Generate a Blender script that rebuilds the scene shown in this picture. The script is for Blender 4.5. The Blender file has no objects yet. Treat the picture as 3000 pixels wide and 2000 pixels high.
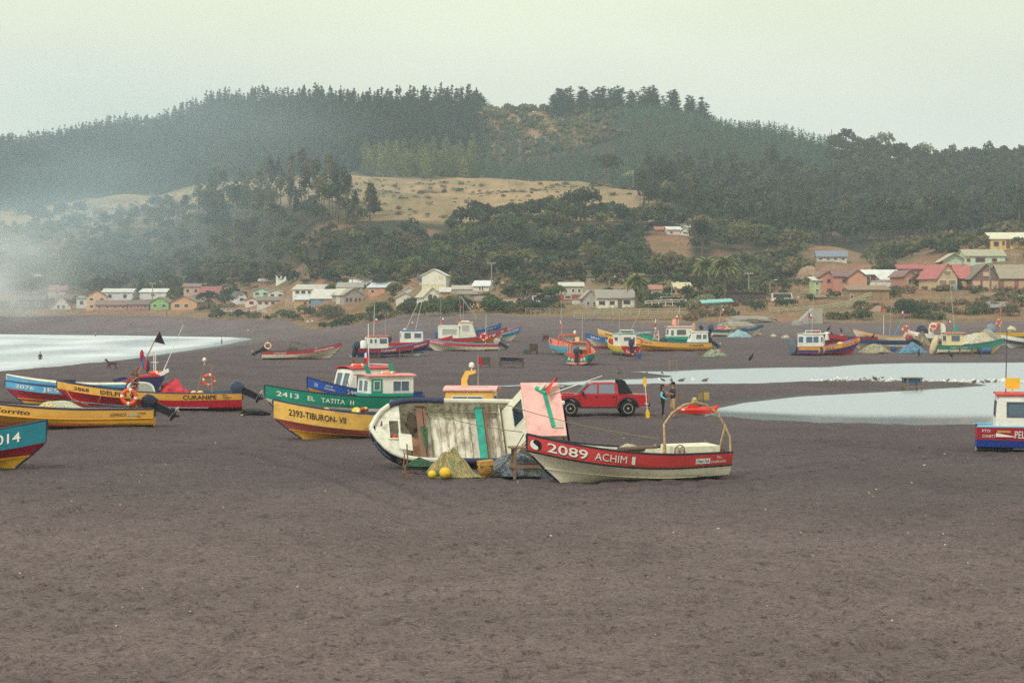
import bpy, math, random
import numpy as np
from mathutils import Vector, Matrix, Euler
random.seed(7); RNG = np.random.default_rng(11)
R = math.radians
scene = bpy.context.scene
C = scene.collection
# ---------------------------------------------------------------- camera, sky, sun, exposure
F, H, HY = 5833.0, 5.5, 900.0          # focal length in photo pixels, eye height, horizon row
cam = bpy.data.cameras.new('camera'); camo = bpy.data.objects.new('camera', cam); C.objects.link(camo)
cam.sensor_width = 36.0; cam.lens = 36.0 * F / 3000.0; cam.shift_y = -100.0 / 3000.0
cam.clip_start = 0.5; cam.clip_end = 6000
camo.location = (0, 0, H); camo.rotation_euler = (R(90), 0, 0)
scene.camera = camo
SUN_EL, SUN_AZ = 45.0, 214.0           # azimuth clockwise from +Y: behind the camera, to the left
w = bpy.data.worlds.new('World'); scene.world = w; w.use_nodes = True
nt = w.node_tree; nt.nodes.clear()
def N(t, k, **kw):
    n = t.nodes.new(k)
    for a, b in kw.items(): setattr(n, a, b)
    return n
wo = N(nt, 'ShaderNodeOutputWorld'); bg = N(nt, 'ShaderNodeBackground'); bg.inputs[1].default_value = 0.1
sky = N(nt, 'ShaderNodeTexSky', sky_type='NISHITA'); sky.sun_disc = False
sky.sun_elevation = R(SUN_EL); sky.sun_rotation = R(SUN_AZ); sky.dust_density = 4; sky.air_density = 1.4
tc = N(nt, 'ShaderNodeTexCoord'); sp = N(nt, 'ShaderNodeSeparateXYZ'); nt.links.new(tc.outputs['Generated'], sp.inputs[0])
rp = N(nt, 'ShaderNodeValToRGB'); nt.links.new(sp.outputs['Z'], rp.inputs[0])
e = rp.color_ramp.elements
e[0].position = 0.0; e[0].color = (6.05, 6.6, 6.1, 1)
e[1].position = 1.0; e[1].color = (6.9, 7.2, 6.2, 1)
for p_, c_ in ((0.09, (6.3, 6.8, 5.9, 1)), (0.16, (6.95, 7.25, 5.4, 1)), (0.35, (7.1, 7.3, 5.8, 1))):
    q = e.new(p_); q.color = c_
mp = N(nt, 'ShaderNodeMapping'); mp.inputs['Scale'].default_value = (1, 1, 3.2); nt.links.new(tc.outputs['Generated'], mp.inputs[0])
nz = N(nt, 'ShaderNodeTexNoise'); nz.inputs['Scale'].default_value = 3.2; nz.inputs['Detail'].default_value = 4
nt.links.new(mp.outputs[0], nz.inputs['Vector'])
mr = N(nt, 'ShaderNodeMapRange'); mr.inputs[1].default_value = .3; mr.inputs[2].default_value = .7; mr.inputs[3].default_value = .93; mr.inputs[4].default_value = 1.07
nt.links.new(nz.outputs['Fac'], mr.inputs[0])
vm = N(nt, 'ShaderNodeVectorMath', operation='SCALE'); nt.links.new(rp.outputs[0], vm.inputs[0]); nt.links.new(mr.outputs[0], vm.inputs['Scale'])
mx = N(nt, 'ShaderNodeMix', data_type='RGBA'); mx.inputs[0].default_value = 0.93    # cloud cover
nt.links.new(sky.outputs[0], mx.inputs[6]); nt.links.new(vm.outputs[0], mx.inputs[7])
nt.links.new(mx.outputs[2], bg.inputs[0]); nt.links.new(bg.outputs[0], wo.inputs[0])
sun = bpy.data.lights.new('sun', 'SUN'); suno = bpy.data.objects.new('sun', sun); C.objects.link(suno)
sun.energy = 1.5; sun.angle = R(14); sun.color = (1.0, 0.96, 0.92)
sd_ = Vector((math.sin(R(SUN_AZ)) * math.cos(R(SUN_EL)), math.cos(R(SUN_AZ)) * math.cos(R(SUN_EL)), math.sin(R(SUN_EL))))
suno.rotation_euler = sd_.to_track_quat('Z', 'Y').to_euler()
vs = scene.view_settings; vs.view_transform = 'Standard'; vs.look = 'None'; vs.exposure = 0.42; vs.gamma = 1.0
vs.use_curve_mapping = False
scene.render.engine = 'CYCLES'
cy = scene.cycles; cy.use_denoising = False; cy.max_bounces = 8; cy.diffuse_bounces = 2; cy.glossy_bounces = 3
cy.transparent_max_bounces = 12; cy.transmission_bounces = 4; cy.volume_bounces = 4; cy.sample_clamp_indirect = 4
cy.volume_step_rate = 2.0; cy.volume_max_steps = 128
# ---------------------------------------------------------------- helpers: materials
def lin(c):
    return tuple((v / 255 / 12.92 if v / 255 <= .04045 else ((v / 255 + .055) / 1.055) ** 2.4) for v in c)
MATS = {}
def mat(key, rgb, rough=.6, var=.12, scale=2.5, wear=0.0, wearcol=(92, 78, 62), bump=0.0, bscale=30.0, metal=0.0, stretch=(1, 1, 1), spec=.35):
    """painted or plain surface: colour with large and fine variation, worn and stained patches, fine relief"""
    if key in MATS: return MATS[key]
    m = bpy.data.materials.new(key); m.use_nodes = True; t = m.node_tree; L = t.links.new
    b = t.nodes['Principled BSDF']; b.inputs['Roughness'].default_value = rough; b.inputs['Metallic'].default_value = metal
    b.inputs['Specular IOR Level'].default_value = spec
    c = lin(rgb) + (1,)
    tcn = N(t, 'ShaderNodeTexCoord'); mpn = N(t, 'ShaderNodeMapping'); mpn.inputs['Scale'].default_value = stretch
    L(tcn.outputs['Object'], mpn.inputs[0])
    n1 = N(t, 'ShaderNodeTexNoise'); n1.inputs['Scale'].default_value = scale; n1.inputs['Detail'].default_value = 7; n1.inputs['Roughness'].default_value = .65
    L(mpn.outputs[0], n1.inputs['Vector'])
    r1 = N(t, 'ShaderNodeMapRange'); r1.inputs[1].default_value = .25; r1.inputs[2].default_value = .75
    r1.inputs[3].default_value = 1 - var; r1.inputs[4].default_value = 1 + var
    L(n1.outputs['Fac'], r1.inputs[0])
    v1 = N(t, 'ShaderNodeVectorMath', operation='SCALE'); v1.inputs[0].default_value = c[:3]; L(r1.outputs[0], v1.inputs['Scale'])
    out = v1.outputs[0]
    if wear > 0:
        n2 = N(t, 'ShaderNodeTexNoise'); n2.inputs['Scale'].default_value = scale * 2.3; n2.inputs['Detail'].default_value = 9; n2.inputs['Roughness'].default_value = .72
        mp2 = N(t, 'ShaderNodeMapping'); mp2.inputs['Location'].default_value = (7.3, 2.1, 4.4); mp2.inputs['Scale'].default_value = stretch
        L(tcn.outputs['Object'], mp2.inputs[0]); L(mp2.outputs[0], n2.inputs['Vector'])
        r2 = N(t, 'ShaderNodeMapRange'); lo = .615 - .26 * wear
        r2.inputs[1].default_value = lo; r2.inputs[2].default_value = lo + .16; r2.inputs[3].default_value = 0; r2.inputs[4].default_value = min(1, .35 + .5 * wear)
        L(n2.outputs['Fac'], r2.inputs[0])
        m2 = N(t, 'ShaderNodeMix', data_type='RGBA'); L(r2.outputs[0], m2.inputs[0]); L(out, m2.inputs[6]); m2.inputs[7].default_value = lin(wearcol) + (1,)
        out = m2.outputs[2]
    L(out, b.inputs['Base Color'])
    if bump > 0:
        n3 = N(t, 'ShaderNodeTexNoise'); n3.inputs['Scale'].default_value = bscale; n3.inputs['Detail'].default_value = 5; L(mpn.outputs[0], n3.inputs['Vector'])
        bn = N(t, 'ShaderNodeBump'); bn.inputs['Strength'].default_value = bump; bn.inputs['Distance'].default_value = .03
        L(n3.outputs['Fac'], bn.inputs['Height']); L(bn.outputs[0], b.inputs['Normal'])
    MATS[key] = m
    return m
def attrmat(key, rough=.9, bump=0.0, bscale=4.0, var=.15, vscale=1.0, spec=.2, transl=0.0):
    """colour from the 'Col' attribute of the mesh, with fine variation"""
    if key in MATS: return MATS[key]
    m = bpy.data.materials.new(key); m.use_nodes = True; t = m.node_tree; L = t.links.new
    b = t.nodes['Principled BSDF']; b.inputs['Roughness'].default_value = rough; b.inputs['Specular IOR Level'].default_value = spec
    a = N(t, 'ShaderNodeAttribute'); a.attribute_name = 'Col'
    tcn = N(t, 'ShaderNodeTexCoord')
    n1 = N(t, 'ShaderNodeTexNoise'); n1.inputs['Scale'].default_value = vscale; n1.inputs['Detail'].default_value = 8; L(tcn.outputs['Object'], n1.inputs['Vector'])
    r1 = N(t, 'ShaderNodeMapRange'); r1.inputs[1].default_value = .25; r1.inputs[2].default_value = .75; r1.inputs[3].default_value = 1 - var; r1.inputs[4].default_value = 1 + var
    L(n1.outputs['Fac'], r1.inputs[0])
    v1 = N(t, 'ShaderNodeVectorMath', operation='SCALE'); L(a.outputs['Color'], v1.inputs[0]); L(r1.outputs[0], v1.inputs['Scale'])
    L(v1.outputs[0], b.inputs['Base Color'])
    if transl > 0:
        tl = N(t, 'ShaderNodeBsdfTranslucent'); L(v1.outputs[0], tl.inputs[0]); ms = N(t, 'ShaderNodeMixShader'); ms.inputs[0].default_value = transl; L(b.outputs[0], ms.inputs[1]); L(tl.outputs[0], ms.inputs[2]); L(ms.outputs[0], t.nodes['Material Output'].inputs[0])
    if bump > 0:
        n3 = N(t, 'ShaderNodeTexNoise'); n3.inputs['Scale'].default_value = bscale; n3.inputs['Detail'].default_value = 6; L(tcn.outputs['Object'], n3.inputs['Vector'])
        bn = N(t, 'ShaderNodeBump'); bn.inputs['Strength'].default_value = bump; bn.inputs['Distance'].default_value = .1
        L(n3.outputs['Fac'], bn.inputs['Height']); L(bn.outputs[0], b.inputs['Normal'])
    MATS[key] = m
    return m
def glassmat(key, tint=(60, 80, 95), alpha=.55, rough=.08):
    if key in MATS: return MATS[key]
    m = bpy.data.materials.new(key); m.use_nodes = True; t = m.node_tree; L = t.links.new
    b = t.nodes['Principled BSDF']; b.inputs['Base Color'].default_value = lin(tint) + (1,); b.inputs['Roughness'].default_value = rough
    b.inputs['Specular IOR Level'].default_value = .8
    tr = N(t, 'ShaderNodeBsdfTransparent'); tr.inputs[0].default_value = (.75, .82, .85, 1)
    ms = N(t, 'ShaderNodeMixShader'); ms.inputs[0].default_value = alpha
    L(tr.outputs[0], ms.inputs[1]); L(b.outputs[0], ms.inputs[2]); L(ms.outputs[0], t.nodes['Material Output'].inputs[0])
    MATS[key] = m
    return m
# ---------------------------------------------------------------- helpers: meshes
class MB:
    def __init__(s): s.v = []; s.f = []; s.m = []
    def add(s, vs_, fs, mi=0):
        o = len(s.v); s.v += [tuple(p) for p in vs_]; s.f += [tuple(i + o for i in q) for q in fs]
        s.m += ([mi] * len(fs)) if isinstance(mi, int) else list(mi)
        return s
    def obox(s, o, U, V, W, mi=0):
        o, U, V, W = map(Vector, (o, U, V, W))
        p = [o, o + U, o + U + V, o + V, o + W, o + U + W, o + U + V + W, o + V + W]
        fl = [(0, 3, 2, 1), (4, 5, 6, 7), (0, 1, 5, 4), (1, 2, 6, 5), (2, 3, 7, 6), (3, 0, 4, 7)]
        if U.cross(V).dot(W) < 0: fl = [q[::-1] for q in fl]
        return s.add(p, fl, mi)
    def box(s, c, d, mi=0, rz=0.0, ry=0.0, rx=0.0):
        m = Euler((rx, ry, rz)).to_matrix(); U = m @ Vector((d[0], 0, 0)); V = m @ Vector((0, d[1], 0)); W = m @ Vector((0, 0, d[2]))
        return s.obox(Vector(c) - (U + V + W) / 2, U, V, W, mi)
    def bar(s, a, b, wd, th, mi=0, up=(0, 0, 1)):
        a, b = Vector(a), Vector(b); U = b - a; u = U.normalized(); sd = u.cross(Vector(up))
        if sd.length < 1e-4: sd = u.cross(Vector((1, 0, 0)))
        sd.normalize(); W = sd.cross(u).normalized()
        return s.obox(a - sd * wd / 2 - W * th / 2, U, sd * wd, W * th, mi)
    def tube(s, pts, r, n=6, mi=0, closed=False, caps=True):
        pts = [Vector(p) for p in pts]; k = len(pts); rr = r if hasattr(r, '__len__') else [r] * k
        vs_, fs = [], []; prev = None
        for i, p in enumerate(pts):
            a = pts[(i - 1) % k] if (closed or i) else p; b = pts[(i + 1) % k] if (closed or i < k - 1) else p
            d = (b - a)
            if d.length < 1e-9: d = Vector((0, 0, 1))
            d.normalize()
            if prev is None:
                x = d.cross(Vector((0, 0, 1)))
                if x.length < .05: x = d.cross(Vector((1, 0, 0)))
            else:
                x = prev - d * prev.dot(d)
            x.normalize(); prev = x; y = d.cross(x)
            for j in range(n):
                an = 2 * math.pi * j / n
                vs_.append(p + (x * math.cos(an) + y * math.sin(an)) * rr[i])
        for i in range(k if closed else k - 1):
            for j in range(n):
                a = i * n + j; b = i * n + (j + 1) % n; c = ((i + 1) % k) * n
                fs.append((a, b, c + (j + 1) % n, c + j))
        if caps and not closed:
            fs.append(tuple(range(n))[::-1]); fs.append(tuple((k - 1) * n + j for j in range(n)))
        return s.add(vs_, fs, mi)
    def lathe(s, prof, n=12, mi=0, M=None):
        M = M or Matrix.Identity(4); vs_, fs = [], []; k = len(prof)
        for r, z in prof:
            for j in range(n):
                a = 2 * math.pi * j / n; vs_.append(M @ Vector((r * math.cos(a), r * math.sin(a), z)))
        for i in range(k - 1):
            for j in range(n):
                fs.append((i * n + j, i * n + (j + 1) % n, (i + 1) * n + (j + 1) % n, (i + 1) * n + j))
        fs.append(tuple(range(n))[::-1]); fs.append(tuple((k - 1) * n + j for j in range(n)))
        return s.add(vs_, fs, mi)
    def ell(s, c, r, nu=8, nv=6, mi=0, M=None):
        c = Vector(c); vs_, fs = [], []
        for i in range(nv + 1):
            th = math.pi * i / nv
            for j in range(nu):
                a = 2 * math.pi * j / nu
                p = Vector((r[0] * math.sin(th) * math.cos(a), r[1] * math.sin(th) * math.sin(a), r[2] * math.cos(th)))
                vs_.append(c + (M @ p if M else p))
        for i in range(nv):
            for j in range(nu):
                fs.append((i * nu + j, (i + 1) * nu + j, (i + 1) * nu + (j + 1) % nu, i * nu + (j + 1) % nu))
        return s.add(vs_, fs, mi)
    def lump(s, c, r, nu=14, nv=10, mi=0, M=None):
        o = len(s.v); s.ell((0, 0, 0), (1, 1, 1), nu, nv, mi); c = Vector(c); q = c.x * 3.1 + c.y * 5.7 + c.z * 2.3
        for i in range(o, len(s.v)):
            x, y, z = s.v[i]; k = 1 + .20 * math.sin(3.1 * x + q) * math.sin(3.7 * y + 1.7 * q) + .14 * math.sin(6.3 * z + 2 * q + 2 * x) * math.sin(5.1 * x - q) + .08 * math.sin(11 * y + 9 * z + q)
            p = Vector((x * r[0], y * r[1], z * r[2])) * k; s.v[i] = tuple(c + (M @ p if M else p))
        return s
    def prism(s, poly, o, U, V, W, mi=0):
        """2-D outline poly in the plane (U, V) at o, pushed along W"""
        o, U, V, W = map(Vector, (o, U, V, W)); k = len(poly)
        a = [o + U * x + V * y for x, y in poly]; b = [p + W for p in a]
        fs = [tuple(range(k))[::-1], tuple(range(k, 2 * k))] + [(i, (i + 1) % k, k + (i + 1) % k, k + i) for i in range(k)]
        area = sum(poly[i][0] * poly[(i + 1) % k][1] - poly[(i + 1) % k][0] * poly[i][1] for i in range(k))
        if (area > 0) != (U.cross(V).dot(W) > 0): fs = [q[::-1] for q in fs]
        return s.add(a + b, fs, mi)
    def torus(s, c, R_, r, M=None, n=20, k=8, mi=0, mi2=None):
        c = Vector(c); vs_, fs, ms = [], [], []
        for i in range(n):
            a = 2 * math.pi * i / n
            for j in range(k):
                b = 2 * math.pi * j / k; p = Vector(((R_ + r * math.cos(b)) * math.cos(a), (R_ + r * math.cos(b)) * math.sin(a), r * math.sin(b)))
                vs_.append(c + (M @ p if M else p))
        for i in range(n):
            for j in range(k):
                fs.append((i * k + j, ((i + 1) % n) * k + j, ((i + 1) % n) * k + (j + 1) % k, i * k + (j + 1) % k))
                ms.append(mi2 if (mi2 is not None and i % (n // 4) == 0) else mi)
        return s.add(vs_, fs, ms)
    def build(s, name, mats, parent=None, smooth=False):
        me = bpy.data.meshes.new(name); me.from_pydata(s.v, [], s.f)
        for m_ in (mats if isinstance(mats, (list, tuple)) else [mats]): me.materials.append(m_)
        me.polygons.foreach_set('material_index', s.m)
        if smooth:
            me.polygons.foreach_set('use_smooth', [True] * len(s.f))
            me.set_sharp_from_angle(angle=R(38))
        me.update()
        o = bpy.data.objects.new(name, me); C.objects.link(o)
        if parent: o.parent = parent
        return o
def npmesh(name, V, Q, mats, col=None, parent=None, smooth=False, mi=None):
    """big mesh from numpy arrays: V (n,3), Q (m,3 or 4), col (n,3) per vertex"""
    me = bpy.data.meshes.new(name); k = Q.shape[1]
    me.vertices.add(len(V)); me.vertices.foreach_set('co', np.ascontiguousarray(V, dtype=np.float32).ravel())
    me.loops.add(Q.size); me.loops.foreach_set('vertex_index', np.ascontiguousarray(Q, dtype=np.int32).ravel())
    me.polygons.add(len(Q)); me.polygons.foreach_set('loop_start', np.arange(0, Q.size, k, dtype=np.int32))
    if smooth: me.polygons.foreach_set('use_smooth', np.ones(len(Q), dtype=bool))
    if mi is not None: me.polygons.foreach_set('material_index', np.asarray(mi, dtype=np.int32))
    for m_ in (mats if isinstance(mats, (list, tuple)) else [mats]): me.materials.append(m_)
    if col is not None:
        a = me.attributes.new('Col', 'FLOAT_COLOR', 'POINT')
        a.data.foreach_set('color', np.concatenate([col, np.ones((len(col), 1))], 1).astype(np.float32).ravel())
    me.update(calc_edges=True); me.validate()
    o = bpy.data.objects.new(name, me); C.objects.link(o)
    if parent: o.parent = parent
    return o
def tag(o, label=None, cat=None, group=None, kind=None):
    if label: o['label'] = label
    if cat: o['category'] = cat
    if group: o['group'] = group
    if kind: o['kind'] = kind
    return o
def empty(name, loc=(0, 0, 0), rot=(0, 0, 0), label=None, cat=None, group=None, scale=1.0):
    o = bpy.data.objects.new(name, None); C.objects.link(o); o.location = loc; o.rotation_euler = rot; o.scale = (scale,) * 3
    return tag(o, label, cat, group)
def copy_tree(o, parent=None):
    c = o.copy(); C.objects.link(c); c.parent = parent
    for ch in list(o.children): copy_tree(ch, c)
    return c
# ---------------------------------------------------------------- helpers: noise and the lie of the land
def _h(ix, iy, s):
    n = (ix.astype(np.int64) * 374761393 + iy.astype(np.int64) * 668265263 + s * 974711) & 0x7fffffff
    n = ((n ^ (n >> 13)) * 1274126177) & 0x7fffffff
    return ((n ^ (n >> 16)) & 0xffff) / 65535.0
def vn(x, y, s=0):
    x = np.asarray(x, float); y = np.asarray(y, float); ix = np.floor(x); iy = np.floor(y); fx = x - ix; fy = y - iy
    fx = fx * fx * (3 - 2 * fx); fy = fy * fy * (3 - 2 * fy)
    a = _h(ix, iy, s); b = _h(ix + 1, iy, s); c = _h(ix, iy + 1, s); d = _h(ix + 1, iy + 1, s)
    return (a + (b - a) * fx) * (1 - fy) + (c + (d - c) * fx) * fy
def fbm(x, y, s=0, o=4):
    t = 0; a = .5
    for i in range(o): t = t + a * (vn(x * 2 ** i, y * 2 ** i, s + i * 17) - .5); a *= .5
    return t
def polysd(px, py, poly):
    """signed distance to a closed outline, negative inside"""
    px = np.asarray(px, float); py = np.asarray(py, float); d2 = np.full(px.shape, 1e18); ins = np.zeros(px.shape, bool)
    for (ax, ay), (bx, by) in zip(poly, poly[1:] + poly[:1]):
        ex, ey = bx - ax, by - ay; t = np.clip(((px - ax) * ex + (py - ay) * ey) / (ex * ex + ey * ey), 0, 1)
        d2 = np.minimum(d2, (px - ax - t * ex) ** 2 + (py - ay - t * ey) ** 2)
        c = (ay > py) != (by > py)
        with np.errstate(divide='ignore', invalid='ignore'): ins ^= c & (px < ex * (py - ay) / (ey if ey else 1e-9) + ax)
    return np.where(ins, -1, 1) * np.sqrt(d2)
def atd(px, py, d): return Vector(((px - 1500) / F * d, d, H - (py - HY) / F * d))
def atz(px, py, z):
    d = (H - z) * F / (py - HY); return ((px - 1500) / F * d, d)
SEA_Z, LAG_Z = -1.5, -0.3
SEA = [(-57.6, 224), (-55.5, 290), (-56.5, 350), (-57, 390), (-60, 440), (-61, 468), (-66, 492), (-100, 518), (-140, 546), (-300, 600), (-900, 660), (-900, -70), (-95, -60), (-80, 40), (-66, 140)]
SEA = [(a * .933, b * .933) for a, b in SEA]
LAG = [atz(a, b, LAG_Z) for a, b in [(1300, 1135), (1500, 1129), (1640, 1121), (1760, 1114), (1880, 1110), (1965, 1105), (1975, 1101), (1935, 1098), (1840, 1095), (1780, 1091), (1850, 1089), (1960, 1088), (2060, 1083), (2200, 1079), (2300, 1076.5), (2420, 1076), (2520, 1068), (2650, 1064), (3000, 1062), (3900, 1060), (3900, 1250), (3000, 1253), (2870, 1252), (2600, 1250), (2450, 1247), (2300, 1238), (2180, 1229), (2100, 1227), (2060, 1220), (2080, 1207), (2100, 1197), (2180, 1180), (2350, 1161), (2600, 1148), (2800, 1136), (2900, 1129), (2880, 1126), (2700, 1124), (2500, 1122), (2300, 1125), (2200, 1128), (2000, 1129), (1800, 1131), (1640, 1133), (1500, 1137), (1300, 1141)]]
# columns: sand's far edge, house ground, slope foot, front crest, forest foot, ridge  (distance, photo row)
_COL = {-900: [(600, 925), (650, 905), (720, 870), (820, 650), (950, 560), (1250, 420)],
    0: [(592, 922), (632, 900), (690, 850), (800, 690), (930, 612), (1250, 440)],
    400: [(548, 925), (590, 903), (640, 850), (730, 650), (900, 565), (1150, 378)],
    700: [(520, 936), (560, 905), (610, 838), (695, 615), (850, 523), (1050, 315)],
    1000: [(452, 932), (492, 897), (545, 815), (655, 622), (840, 512), (1050, 308)],
    1300: [(392, 919), (432, 895), (505, 810), (622, 645), (830, 518), (1050, 315)],
    1430: [(378, 920), (420, 897), (495, 812), (612, 640), (830, 520), (1030, 326)],
    1600: [(370, 926), (410, 900), (490, 815), (600, 630), (830, 523), (1000, 328)],
    1900: [(345, 942), (395, 900), (480, 810), (590, 655), (740, 560), (1000, 316)],
    2200: [(335, 945), (390, 898), (470, 830), (560, 745), (700, 645), (980, 385)],
    2500: [(330, 945), (400, 862), (440, 830), (520, 762), (700, 695), (980, 452)],
    2800: [(330, 945), (395, 850), (440, 815), (500, 735), (700, 690), (950, 492)],
    3000: [(330, 942), (390, 850), (440, 800), (490, 724), (700, 672), (950, 486)],
    3900: [(330, 940), (390, 850), (440, 790), (500, 700), (700, 610), (950, 470)]}
_cx = sorted(_COL)
_cd = np.array([[0, 215] + [d for d, p in _COL[c]] + [_COL[c][-1][0] + 400] for c in _cx], float)
_cz = np.array([[0, 0] + [H - (p - HY) / F * d for d, p in _COL[c]] + [H - (_COL[c][-1][1] - HY) / F * _COL[c][-1][0] - 60] for c in _cx], float)
def landz(x, d):
    """ground height without the fine relief of the sand"""
    x = np.asarray(x, float); d = np.asarray(d, float); u = np.clip(1500 + F * x / np.maximum(d, 20), -900, 3900)
    i = np.clip(np.searchsorted(_cx, u) - 1, 0, len(_cx) - 2); xs = np.array(_cx, float); f = (u - xs[i]) / (xs[i + 1] - xs[i])
    f = f * f * (3 - 2 * f); f = f[..., None]
    D = _cd[i] * (1 - f) + _cd[i + 1] * f; Z = _cz[i] * (1 - f) + _cz[i + 1] * f
    z = np.zeros(x.shape)
    for k in range(D.shape[-1] - 1):
        a, b = D[..., k], D[..., k + 1]; t = np.clip((d - a) / (b - a), 0, 1)
        if k in (4, 6): t = t * t * (3 - 2 * t) * .6 + t * .4
        z = np.where(d >= a, Z[..., k] + (Z[..., k + 1] - Z[..., k]) * t, z)
    far = np.clip((d - D[..., 3] - 25) / 90, 0, 1)
    z = z + far * (fbm(x / 22, d / 22, 3) * 5 + fbm(x / 70, d / 70, 5) * 8)
    z = z + .22 * fbm(x / 9, d / 9, 8, 3) * np.clip((d - 60) / 60, 0, 1) + .10 * fbm(x / 2.5, d / 2.5, 9, 2)
    s = polysd(x, d, SEA); zs = SEA_Z + .085 * s + .0022 * np.maximum(s, 0) ** 2 + .02 * np.maximum(s - 30, 0) ** 2
    z = np.where(s < 70, np.minimum(z, np.maximum(zs, -6)), z)
    l = polysd(x, d, LAG); z = np.minimum(z, np.maximum(LAG_Z + np.where(l < 0, .3, .13) * l, -1.3) + np.where(l > 8, 9, 0))
    return z
def gz(x, d): return float(landz(np.array([x]), np.array([d]))[0])
def hit(px, py, d0=25.0):
    """where the line of sight of a photo pixel meets the ground"""
    d = np.concatenate([np.arange(d0, 330, .35), np.arange(330, 1300, 2.0)])
    x = (px - 1500) / F * d; z = H - (py - HY) / F * d; g = landz(x, d); k = np.argmax(g >= z)
    if not (g >= z).any(): k = len(d) - 1
    return Vector((x[k], d[k], g[k]))
def onland(px, d): 
    x = (px - 1500) / F * d; return Vector((x, d, gz(x, d)))
# ---------------------------------------------------------------- the ground
def sandmat():
    m = bpy.data.materials.new('dark_sand'); m.use_nodes = True; t = m.node_tree; L = t.links.new
    b = t.nodes['Principled BSDF']; b.inputs['Specular IOR Level'].default_value = .25
    a = N(t, 'ShaderNodeAttribute'); a.attribute_name = 'Col'; wa = N(t, 'ShaderNodeAttribute'); wa.attribute_name = 'wet'
    g = N(t, 'ShaderNodeNewGeometry')
    def noise(sc, det, ro=.6):
        n = N(t, 'ShaderNodeTexNoise'); n.inputs['Scale'].default_value = sc; n.inputs['Detail'].default_value = det; n.inputs['Roughness'].default_value = ro
        L(g.outputs['Position'], n.inputs['Vector']); return n.outputs['Fac']
    def rng(src, lo, hi, a0=.3, a1=.7):
        r = N(t, 'ShaderNodeMapRange'); r.inputs[1].default_value = a0; r.inputs[2].default_value = a1; r.inputs[3].default_value = lo; r.inputs[4].default_value = hi
        L(src, r.inputs[0]); return r.outputs[0]
    def mul(x, y):
        n = N(t, 'ShaderNodeMath', operation='MULTIPLY'); L(x, n.inputs[0]); L(y, n.inputs[1]); return n.outputs[0]
    k = mul(mul(rng(noise(.12, 5), .82, 1.18), rng(noise(1.6, 7), .84, 1.16)), rng(noise(11, 6, .75), .58, 1.42))
    # dark specks: shade of small pits and footprints, painted into the sand colour
    k = mul(mul(k, rng(noise(4.2, 3, .55), 1.04, .62, .58, .66)), rng(noise(9.5, 3, .55), 1.05, .55, .56, .66))
    v = N(t, 'ShaderNodeVectorMath', operation='SCALE'); L(a.outputs['Color'], v.inputs[0]); L(k, v.inputs['Scale'])
    L(v.outputs[0], b.inputs['Base Color'])
    r = N(t, 'ShaderNodeMapRange'); r.inputs[3].default_value = .95; r.inputs[4].default_value = .38; L(wa.outputs['Fac'], r.inputs[0]); L(r.outputs[0], b.inputs['Roughness'])
    n1 = N(t, 'ShaderNodeMath', operation='ADD'); L(noise(9, 8, .7), n1.inputs[0]); L(noise(3.2, 4), n1.inputs[1])
    bn = N(t, 'ShaderNodeBump'); bn.inputs['Strength'].default_value = 1.0; bn.inputs['Distance'].default_value = .16; L(n1.outputs[0], bn.inputs['Height']); L(bn.outputs[0], b.inputs['Normal'])
    return m
TRACKS = [[(1480, 1232), (1700, 1222), (1930, 1206), (2130, 1178), (2400, 1153), (2700, 1135)], [(1300, 1165), (1600, 1185), (1900, 1178), (2100, 1172)], [(560, 1130), (800, 1098), (1000, 1085), (1250, 1090), (1500, 1100)], [(600, 1075), (800, 1062), (1050, 1068), (1300, 1060), (1560, 1050)], [(1500, 1460), (1750, 1440), (2100, 1405), (2500, 1352), (2900, 1340)], [(2150, 1300), (2450, 1290), (2850, 1330)], [(420, 1290), (800, 1330), (1050, 1400), (1250, 1480)]]
CLR = hit(1976, 692, 300).y      # the cottages' clearing
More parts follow.
